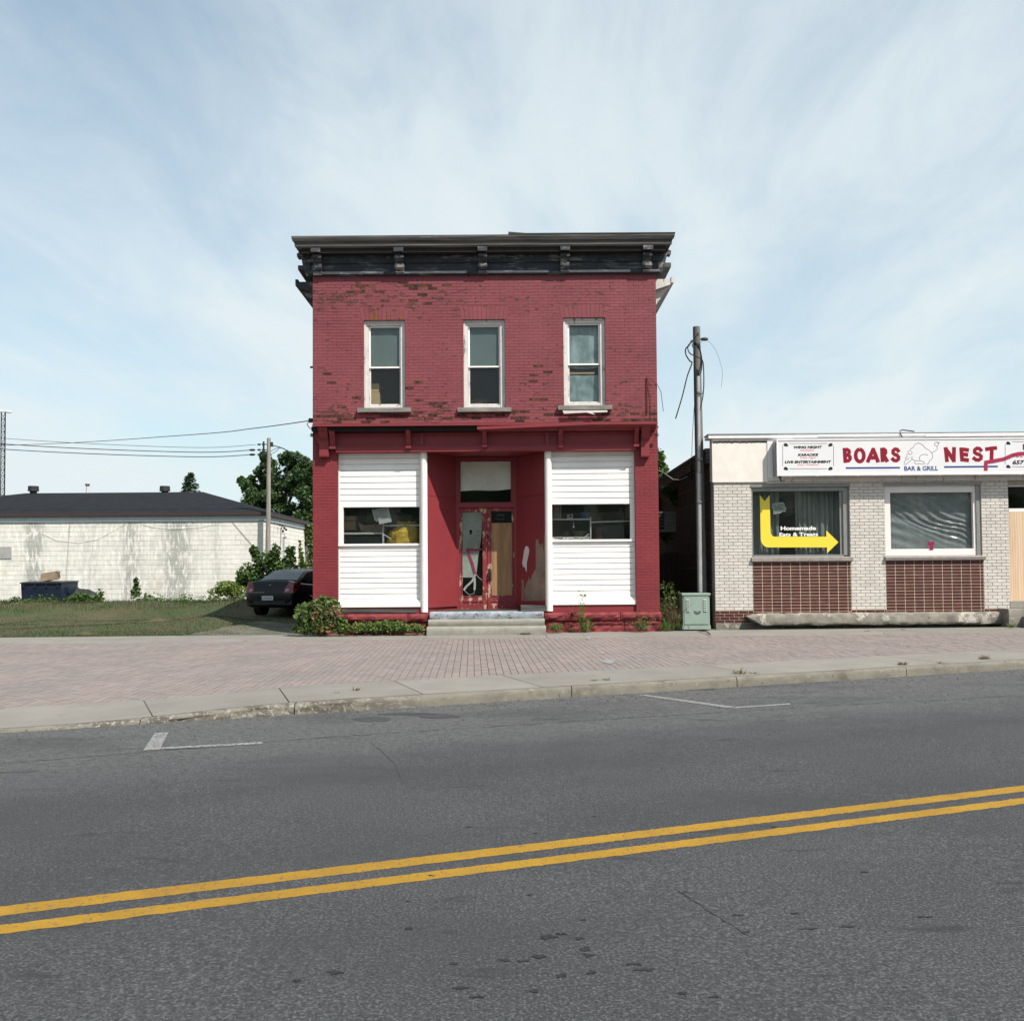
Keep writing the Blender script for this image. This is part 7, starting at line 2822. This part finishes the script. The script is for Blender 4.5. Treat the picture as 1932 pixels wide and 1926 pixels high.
# boot lid, lamps, plate, trim
b = MB().grid(lambda s, t: CP((s * 2 - 1) * (.56 + .06 * t), -.015 + .125 * t ** 1.6 - .008, .70 + .36 * t), 10, 6)
boot = obj('boot_lid', b, M['car_paint'], car, smooth=True)
b = MB()
b.tube([CP(0, .06, .955), CP(0, .055, .90)], .012, 6)
b.tube([CP(-.03, .055, .955), CP(.03, .055, .955)], .012, 6)
b.tube([CP(0, .01, .77), CP(0, .005, .755)], .016, 6)
obj('badge', b, M['chrome'], boot)
b = MB()
for k in range(7):
    b.box(*(lambda p: (p[0] - .016, p[0] + .016, p[1] - .02, p[1] - .005, p[2] - .01, p[2] + .012))(CP(-.50 + k * .055, -.02, .735)))
obj('boot_lettering', b, M['chrome'], boot)
for sg in (-1, 1):
    b = MB()

    def tl_(s, t):
        w0, w1_ = .52 + .06 * t, .84
        if s < .7:
            w = w0 + (w1_ - w0) * s / .7
            l = -.02 + .14 * t ** 1.5 + .05 * (s / .7) ** 2
        else:
            w = w1_ + .05 * math.sin((s - .7) / .3 * 1.5)
            l = .03 + .14 * t ** 1.5 + .30 * (s - .7) / .3 * t ** .5
        return CP(sg * (w + .006), l - .016, .72 + .32 * t - .03 * max(0, s - .75) * t)
    b.grid(tl_, 12, 6)
    lm_ = obj('tail_lamp', b, M['tail'], car, smooth=True)
    p = CP(sg * .64, -.01, .80)
    b = MB().tube([(p[0], p[1] - .008, p[2]), (p[0], p[1] + .02, p[2])], .055, 12)
    obj('reversing_lens', b, M['lampw'], lm_)
b = MB()
c0 = CP(-.06, -.045, .0)
for w0, w1_, z0_, z1_, l_ in ((-.24, .16, .50, .635, -.05),):
    a0, a1 = CP(w0, l_, 0), CP(w1_, l_, 0)
    b.add([(a0[0], a0[1], CZ0 + z0_), (a1[0], a1[1], CZ0 + z0_), (a1[0], a1[1], CZ0 + z1_), (a0[0], a0[1], CZ0 + z1_), (a0[0], a0[1] + .02, CZ0 + z0_), (a1[0], a1[1] + .02, CZ0 + z0_), (a1[0], a1[1] + .02, CZ0 + z1_), (a0[0], a0[1] + .02, CZ0 + z1_)],
          [(0, 1, 2, 3), (4, 7, 6, 5), (0, 4, 5, 1), (2, 6, 7, 3)])
pl_ = obj('licence_plate', b, M['plate'], car)
b = MB()
for k in range(7):
    p = CP(-.20 + k * .052, -.055, .565)
    b.box(p[0] - .012, p[0] + .012, p[1] - .003, p[1], p[2] - .028, p[2] + .028)
M['plate_ink'] = mat('blurred plate lettering', (.28, .29, .40), rough=.6)
obj('plate_lettering', b, M['plate_ink'], pl_)
b = MB().grid(lambda s, t: CP((s * 2 - 1) * .80, -.03 + .02 * abs(s * 2 - 1) ** 2, .36 + .12 * t), 8, 2)
obj('bumper_insert', b, M['black'], car)
for sg in (-1, 1):
    for l in (.95, 3.75):
        b = MB()
        a0, a1 = CP(sg * .68, l, .32), CP(sg * .93, l, .32)
        a0, a1 = Vector(a0), Vector(a1)
        b.tube([a0, a0 + (a1 - a0) * .12, a0 + (a1 - a0) * .88, a1], .325, 20)
        o = obj('wheel', b, M['tyre'], car)
        b = MB().tube([a1 - (a1 - a0) * .06, a1 + (a1 - a0) * .03], .20, 14)
        obj('rim', b, M['alloy'], o)
b = MB()
p = CP(.99, 2.95, 1.02)
b.blob(p, .10, .07, .07, 10, 6, .05)
p = CP(-.99, 2.95, 1.02)
b.blob(p, .10, .07, .07, 10, 6, .05)
obj('door_mirror', b, M['car_paint'], car, smooth=True)
b = MB()
p0, p1 = Vector(CP(.935, 1.2, .80)), Vector(CP(.935, 1.4, .80))
b.tube([p0, p1], .02, 6)
obj('door_handle', b, M['car_paint'], car)

# ================================================================== GAP BETWEEN THE SHOPS
YPl = 22.95
pt, pb = at(1314, 617, YPl), at(1326.5, 1190, YPl)
pole2 = thing('utility_pole', 'cut off dark timber utility pole standing behind the green cabinet', 'utility pole', (pb.x, YPl, .02))
b = MB().tube([(pb.x, YPl, -.1), (pb.x * .5 + pt.x * .5, YPl, (pb.z + pt.z) / 2), tuple(pt)], .125, 16, .088)
obj('pole_shaft', b, M['pole_dark'], pole2, smooth=True)
M['galv'] = mat('galvanised conduit', (.42, .43, .44), (.34, .35, .36), 5, .38, metal=.35)
cx0, cx1 = at(*zE(337, 360), YPl - .16), at(*zE(350, 1615), YPl - .16)
b = MB().tube([cx1, cx0 * .55 + cx1 * .45], .062, 12)
b.tube([cx0 * .552 + cx1 * .448, cx0], .048, 12)
cnd = obj('cable_conduit', b, M['galv'], pole2, smooth=True)
for zy in (458, 843, 1090):
    p = at(*zE(343, zy), YPl - .12)
    b = MB().tube([p + Vector((0, -.05, -.02)), p + Vector((0, -.05, .02))], .085, 10)
    obj('conduit_clamp', b, M['alu'], cnd)


def loop(pts, r_=.016):
    P_ = [at(*zE(x, y), YPl - .16 - d) for x, y, d in pts]
    out = []
    for i in range(len(P_) - 1):
        p0, p1, p2, p3 = P_[max(i - 1, 0)], P_[i], P_[i + 1], P_[min(i + 2, len(P_) - 1)]
        for k in range(7):
            t = k / 7
            out.append(.5 * ((2 * p1) + (-p0 + p2) * t + (2 * p0 - 5 * p1 + 4 * p2 - p3) * t * t + (-p0 + 3 * p1 - 3 * p2 + p3) * t ** 3))
    out.append(P_[-1])
    return MB().tube(out, r_, 6)


for pts, r_, lab in (([(338, 355, 0), (352, 300, .03), (355, 240, .05), (345, 200, .06), (318, 170, .06), (303, 150, .07), (285, 180, .1), (266, 200, .1), (268, 235, .1), (290, 270, .1), (302, 283, .1), (275, 360, .1), (245, 480, .1), (207, 606, .1)], .016, 'black cable looping left off the dark pole and hanging loose at its end'),
                     ([(340, 355, .01), (356, 330, .02), (360, 260, .05), (345, 190, .08), (320, 160, .09), (295, 165, .1), (278, 190, .12), (290, 225, .12), (330, 245, .1), (362, 265, .05), (370, 310, .03), (371, 420, .02), (362, 500, .02), (342, 580, .02)], .014, 'black cable coiled round the top of the dark pole and running down its front'),
                     ([(318, 160, .08), (305, 175, .1), (310, 190, .1), (328, 180, .08), (320, 160, .06)], .012, 'small cable ring at the top of the dark pole')):
    tag(obj('pole_cable', loop(pts, r_), M['black']), lab, 'cable')
b = loop([(352, 165, 0), (372, 145, 0), (410, 165, 0), (445, 215, 0), (468, 280, 0), (480, 340, 0), (474, 424, 0)], .006)
tag(obj('loose_wire', b, M['conduit']), 'thin pale wire drooping to the right from the top of the dark pole', 'wire')
b = MB()
p = at(*zE(375, 143), YPl - .16)
b.blob(p, .10, .04, .045, 8, 6, .1)
obj("wire_clamp", b, M["black"], pole2)
b = MB()
p = at(*zE(334, 115), YPl - .10)
b.tube([p, p + Vector((0, -.05, .02)), p + Vector((.02, -.05, -.05))], .014, 6)
obj('pole_hook', b, M['black'], pole2)
b = MB().tube([at(*zE(318, 500), YPl - .05), at(*zE(305, 700), YPl + 1), at(*zE(300, 860), YPl + 1.6)], .007, 5)
b.tube([at(*zE(300, 870), YPl + 1.6), at(*zE(297, 960), YPl + 1.7)], .03, 6, .02)
tag(obj('drop_wire', b, M['black']), 'thin drop wire with a dark insulator left of the dark pole', 'wire')
b = MB().tube([at(*zM(75, 315), 26), at(*zM(130, 340), 25.5), at(*zM(215, 400), 25), at(*zM(280, 405), 24.6), at(*zM(345, 375), 24.2)], .010, 5)
M['pale_cable'] = mat('pale grey cable', (.38, .38, .36), rough=.6)
tag(obj('sagging_cable', b, M['pale_cable']), 'pale cable sagging across the gap between the red shop and the bar', 'cable')

# green cabinet
YCb = 21.95
q = rect(1288.5, 1119, 1339, 1185.5, YCb)
M['cab'] = mat('pale green painted steel', (.235, .30, .258), (.205, .265, .228), 2, .5, .1, 20, chips=((.22, .27, .23), 5, .70, .08))
cab = thing('utility_cabinet', 'pale green steel utility cabinet with slotted vents at the foot of the dark pole', 'cabinet', ((q[0] + q[1]) / 2, YCb, q[2]))
b = MB().box(q[0], q[1], YCb, YCb + .45, q[2] + .07, q[3] - .05)
cb_ = obj('cabinet_body', b, M['cab'], cab)
b = MB().prism([(YCb - .025, q[3] - .048), (YCb - .025, q[3] - .012), (YCb + .01, q[3]), (YCb + .46, q[3]), (YCb + .48, q[3] - .012), (YCb + .48, q[3] - .048)], q[0] - .02, q[1] + .02)
obj('cabinet_lid', b, M['cab'], cab)
b = MB().box(q[0] - .015, q[1] + .015, YCb - .02, YCb + .47, q[2] - .02, q[2] + .068)
obj('cabinet_plinth', b, M['cab'], cab)
W_ = q[1] - q[0]
b = MB().box(q[0] + .03, q[1] - .03, YCb - .014, YCb - .001, q[2] + .10, q[3] - .07)
dr_ = obj('cabinet_door', b, M['cab'], cab)
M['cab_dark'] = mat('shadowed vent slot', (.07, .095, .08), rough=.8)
for s_ in (.12, .76):
    for k in range(7):
        z = q[3] - .15 - k * .042
        b = MB().prism([(YCb - .016, z - .010), (YCb - .034, z - .012), (YCb - .016, z + .014)], q[0] + W_ * s_, q[0] + W_ * (s_ + .13))
        obj('vent_louvre', b, M['cab'], dr_)
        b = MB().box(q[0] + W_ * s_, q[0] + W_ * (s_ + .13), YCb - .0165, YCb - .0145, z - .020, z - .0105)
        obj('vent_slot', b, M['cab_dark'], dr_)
b = MB()
c_ = (q[0] + q[1]) / 2 + .02
zc_ = q[2] + (q[3] - q[2]) * .50
pts = [(c_ + .085 * math.cos(math.pi + k * math.pi / 10), zc_ + .085 * math.sin(math.pi + k * math.pi / 10)) for k in range(11)]
pts += [(c_ + .03, zc_ - .005), (c_, zc_ - .03), (c_ - .03, zc_ - .005)]
b.poly(pts, YCb - .018, .003)
obj('latch_recess', b, M['cab_dark'], dr_)

# air conditioner on the red shop's side wall
YA_ = 24.3
q = rect(1238, 965, 1275, 1003, YA_)
ac = thing('air_conditioner', 'window air conditioner jutting from the side of the red shop into the gap', 'air conditioner', (q[1] - .2, YA_, q[2]))
M['ac'] = mat('dirty grey casing', (.09, .09, .09), (.06, .06, .06), 4, .6)
b = MB()
b.box(XR + .005, q[1], YA_ + .03, YA_ + .62, q[2], q[3])
obj('casing', b, M['ac'], ac)
b = MB()
b.box(XR + .01, q[1] - .29, YA_, YA_ + .029, q[2] + .06, q[3] - .05)
obj('grille_back', b, M['dark_void'], ac)
b = MB()
for r_ in ((XR + .005, q[1], q[3] - .045, q[3]), (XR + .005, q[1], q[2], q[2] + .05), (q[1] - .03, q[1], q[2] + .051, q[3] - .046)):
    b.box(r_[0], r_[1], YA_ - .01, YA_ + .029, r_[2], r_[3])
obj('grille_frame', b, M['ac'], ac)
for k in range(4):
    z = q[2] + .14 + k * .085
    b = MB().box(XR + .012, q[1] - .285, YA_ - .006, YA_ - .001, z, z + .012)
    obj('grille_bar', b, M['ac'], ac)
for k in range(5):
    z = q[2] + .09 + k * .08
    b = MB().box(q[1] - .26, q[1] - .05, YA_ - .004, YA_ + .028, z, z + .05)
    obj('vent_slat', b, M['ac'], ac)

# plank fence across the gap, vines and tree beyond
YF_ = 27.2
ft = thing('plank_fence', 'dark weathered plank fence closing the gap between the two shops', 'fence', ((XR + XG0) / 2, YF_, 0))
M['dark_plank'] = mat('dark weathered planks', (.055, .045, .036), (.035, .03, .025), 6, .9, .5, 15, stretch=(2, 1, .2))
zt_ = at(1255, 1043, YF_).z
x = XR + .02
while x < XG0 - .05:
    w = U(.13, .16)
    b = MB().box(x, min(XG0 - .02, x + w), YF_, YF_ + .025, 0, zt_ + U(-.03, .02))
    obj('plank', b, M['dark_plank'], ft)
    x += w + .012
b = MB()
for z in (.4, zt_ - .3):
    b.box(XR + .02, XG0 - .03, YF_ + .03, YF_ + .08, z, z + .09)
obj('fence_rail', b, M['dark_plank'], ft)
Y = 30.5
plant('climbing_vine', 'leafy vine hanging over the dim side wall of the bar behind the air conditioner', 'vine', [bush_at(1272, 925, 14, 12, 200, Y), bush_at(1258, 935, 12, 12, 220, Y), bush_at(1262, 950, 16, 14, 300, Y), bush_at(1250, 955, 12, 20, 320, Y), bush_at(1270, 970, 10, 22, 160, 29.5), bush_at(1256, 1000, 14, 26, 260, 28.5), bush_at(1275, 940, 16, 14, 220, 27.5), bush_at(1262, 925, 14, 10, 200, 27.5)], .13, LG['bush'])
Y = 38
base = tuple(at(1238, 1075, Y))
bl_ = [bush_at(1240, 860, 14, 16, 150, Y), bush_at(1236, 890, 22, 18, 260, Y), bush_at(1250, 885, 10, 14, 120, Y), bush_at(1262, 905, 10, 8, 80, Y), bush_at(1250, 910, 16, 14, 240, Y), bush_at(1232, 920, 30, 20, 400, Y), bush_at(1215, 890, 24, 26, 200, Y), bush_at(1210, 940, 30, 30, 300, Y)]
crown_tree('tree', 'sunlit green tree behind the gap between the red shop and the bar', base, bl_, .20, LG['bush'], .14, bl_[:6])
# distant roof behind the bar
Y = 60
q = rect(1180, 884.5, 1420, 1000, Y)
hs_ = thing('far_house', 'distant grey roofed house behind the gap and the bar', 'house', ((q[0] + q[1]) / 2, Y, 0))
b = MB().box(q[0] + .3, q[1] - .3, Y, Y + 8, -.5, q[2] + 2.4)
obj('wall', b, M['greypatch'], hs_)
b = MB()
zr_ = q[3]
b.prism([(Y - .5, q[2] + 2.3), (Y + 4, zr_), (Y + 8.5, q[2] + 2.3)], q[0], q[1])
M['far_roof'] = mat('mid grey shingle roof', (.11, .11, .115), (.085, .085, .09), 3, .9)
obj('roof', b, M['far_roof'], hs_)

b = MB()
def wd_(s, t):
    x = -70 + 140 * s
    return (x, -20 + 4 * noise.noise(Vector((x * .15, t * 2, 3))) - 5 * t * t, -1 + (10.5 + 3 * noise.noise(Vector((x * .12, 0, 8))) + 1.6 * noise.noise(Vector((x * .5, 1, 8)))) * t)
b.grid(wd_, 160, 14)  # unseen dark bank behind the camera, added for the windows to reflect
kind(tag(obj('far_wood', b, LG['maple'], fix=False), 'dark wood standing across the road opposite the shops', 'wood'), 'stuff')

# ================================================================== PLANTS IN FRONT OF THE SHOPS
random.seed(17)
Y = 21.45
zg_ = lambda x: .003 * x
bl_ = [bush_at(px, py, rx, ry, n, Y, w) for px, py, rx, ry, n, w in ((600, 1150, 22, 20, 380, 14), (590, 1172, 28, 20, 480, 16), (622, 1162, 24, 28, 480, 14), (640, 1180, 18, 16, 300, 12), (608, 1182, 34, 14, 440, 18), (575, 1186, 24, 10, 260, 14), (626, 1140, 14, 14, 140, 8), (572, 1160, 16, 24, 240, 22), (606, 1132, 10, 10, 60, 8))]
ex = [bush_at(px, py, rx, ry, n, Y - .12, 10) for px, py, rx, ry, n in ((612, 1190, 20, 5, 26), (632, 1150, 12, 16, 22), (595, 1165, 10, 20, 16), (625, 1180, 16, 14, 24))]
st_ = []
for k in range(14):
    px, py = U(590, 640), U(1140, 1180)
    p = at(px, py, Y - .2)
    st_.append(([p, p + Vector((U(-.1, .1), U(-.05, .05), .16)), p + Vector((U(-.25, .25), U(-.1, .1), U(.15, .35)))], .006, .003))
vb = plant('vine_bush', 'leafy vine bush with dry tan leaves at the left corner of the red shop', 'bush', bl_, .10, LG['vine'], [([at(605, 1196, Y + .2), at(604, 1150, Y + .1)], .02, .008)], .85, extra=(ex, .10, LG['dry']))
b = MB()
for s_ in st_:
    b.tube(s_[0], s_[1], 5, s_[2])
obj('dry_tendril', b, LG['straw'], vb)
bl_ = []
for k in range(80):
    px = U(645, 800)
    h = (12 + 15 * (1 - abs((px - 720) / 95) ** 2)) * U(.6, 1)
    bl_.append(bush_at(px, 1195 - h * .55, 9, max(3, h * .5), 64, YR - .12 - U(0, .5), 8))
b = MB()
leafcloud(b, bl_, .055, .7)
kind(tag(obj('ground_cover', b, LG['weed'], fix=False), 'low bright green ground cover along the stone foot of the red shop left of the steps', 'ground cover'), 'stuff')


def tuft(px, py, Y, h, n, spread, lm, label, name='grass_tuft', cat='grass tuft', lean=.5, w=.008, leaves=0, group=None):
    p = at(px, py, Y)
    t = thing(name, label, cat, tuple(p), group)
    b = MB()
    for k in range(n):
        q, r_ = U(0, 6.28), spread * R() ** .6
        x, y = p.x + r_ * math.cos(q), p.y + r_ * .6 * math.sin(q)
        d = Vector((random.gauss(0, lean), random.gauss(0, lean), 1)).normalized()
        L_ = h * U(.5, 1.05)
        e1 = Vector((x, y, p.z - .01)) + d * L_ * .55
        e2 = e1 + (d + Vector((d.x, d.y, -.35)) * .7).normalized() * L_ * .45
        s_ = Vector((-math.sin(q), math.cos(q), 0)) * w
        o_ = Vector((x, y, p.z - .01))
        b.add([o_ - s_, o_ + s_, e1 + s_ * .8, e1 - s_ * .8, e2], [(0, 1, 2, 3), (3, 2, 4)])
    obj('blades', b, lm, t, fix=False)
    if leaves:
        b = MB()
        bl = [((p.x + U(-1, 1) * spread * .8, p.y + U(-.5, .5) * spread, p.z + h * U(.25, .95)), .05, .05, .05, 3) for _ in range(leaves)]
        leafcloud(b, bl, .055, .5)
        obj('leaves', b, LG['weed'], t, fix=False)
    return t


tuft(1050, 1188, YR - .35, .22, 150, .17, LG['weed'], 'bright green grass tuft against the red stone just right of the steps')
tuft(1098, 1189, YR - .3, .95, 26, .08, LG['weed'], 'tall thin leafy weed in front of the right white sill', 'tall_weed', 'weed', .25, .004, 40)
tuft(1107, 1189, YR - .25, .30, 60, .16, LG['weed'], 'dense low green weed at the foot of the tall thin weed', 'low_weed', 'weed', .5, .008, 20)
tuft(1214, 1186, YR - .25, .55, 70, .3, LG['straw'], 'brown dried weed with arching stems near the right corner of the red shop', 'dry_weed', 'weed', .7, .004, 12)
tuft(1212, 1187, YR - .3, .22, 60, .16, LG['weed'], 'green weed under the arching dry stems at the right corner of the red shop', 'low_weed', 'weed', .5, .008, 24)
tuft(1080, 1189, YR - .2, .12, 40, .06, LG['weed'], 'tiny green tuft on the red stone between the grass tuft and the tall weed')
tuft(989, 1196, YR - .75, .07, 60, .16, LG['grass'], 'flat dull green tuft in front of the lowest concrete step')
tuft(1268, 1186, YR + .2, .9, 190, .24, LG['straw'], 'tall dry brown weeds filling the gap left of the green cabinet', 'dry_weed', 'weed', .35, .005, 30)
tuft(1262, 1186, YR + .5, 1.15, 60, .2, LG['bush'], 'tall dark green weed in the gap against the corner of the red shop', 'tall_weed', 'weed', .3, .006, 90)
tuft(1258, 1187, YR - .05, .30, 110, .18, LG['weed'], 'bright green grass tuft at the right corner of the red shop')
tuft(1284, 1187, YR + .1, .35, 60, .12, LG['bush'], 'dark green weed at the left foot of the green cabinet', 'low_weed', 'weed', .6, .008, 30)
tuft(1909, 1183, YG - 1.0, .16, 40, .09, LG['weed'], 'small green tuft on the bar step at the right edge')
ptk = lambda px, py: gp(px, py)
for px, py, h, n, lm, lab in ((1394, 1271, .14, 40, 'straw', 'brown grass tuft on the pavement edge above the middle kerb joint'), (674, 1302, .09, 24, 'straw', 'thin dry tuft on the kerbside slab below the steps'),
                              (632, 1307, .03, 40, 'weed', 'flat green moss tuft at the kerb left of the thin dry tuft'), (1122, 1284, .05, 30, 'weed', 'first green tuft left of the kerb joint in the middle of the picture'), (1143, 1283, .07, 30, 'weed', 'green tuft right at the kerb joint in the middle of the picture'),
                              (1702, 1254, .08, 90, 'straw', 'wide dry weed patch beside the open kerb joint on the right'), (1776, 1251, .05, 40, 'straw', 'small dry tuft on the kerb right of the open joint'), (1857, 1243, .10, 90, 'straw', 'wide dry brown weed patch on the kerb at the far right'),
                              (1636, 1191, .06, 24, 'weed', 'small dark tuft in the paving joint under the bar ledge'), (1702, 1188, .06, 24, 'weed', 'small tuft on the paving below the right bar window'), (1670, 1196, .05, 20, 'weed', 'tiny tuft on the paving between two others before the bar'),
                              (1423, 1270, .05, 26, 'weed', 'low green tuft just right of the brown kerb tuft'), (463, 1209, .04, 30, 'straw', 'small dry leaf litter tuft on the back slab left of the vine bush'), (655, 1212, .04, 36, 'straw', 'brown litter tuft on the pavers below the green ground cover')):
    p = gp(px, py)
    tuft(px, py, p.y, h, n, .07 if h < .1 else .09, LG[lm], lab, lean=.8, w=.006)
for px, py in ((1702, 1254), (1857, 1243)):
    pass
# litter lying in front of the cabinet
p0, p1 = gp(1318, 1192), gp(1340, 1199)
b = MB().tube([p0 + Vector((0, 0, .03)), (p0 + p1) / 2 + Vector((.05, 0, .05)), p1 + Vector((0, 0, .03))], .014, 6)
tag(obj('fallen_twig', b, M['stem']), 'dark twig lying on the pavers in front of the green cabinet', 'twig')
b = MB()
p = gp(302, 1381)
b.box(p.x - .02, p.x + .02, p.y - .015, p.y + .015, zroad(p.x, p.y) + .008, zroad(p.x, p.y) + .02)
M['green_cap'] = mat('green plastic', (.01, .15, .06), rough=.4)
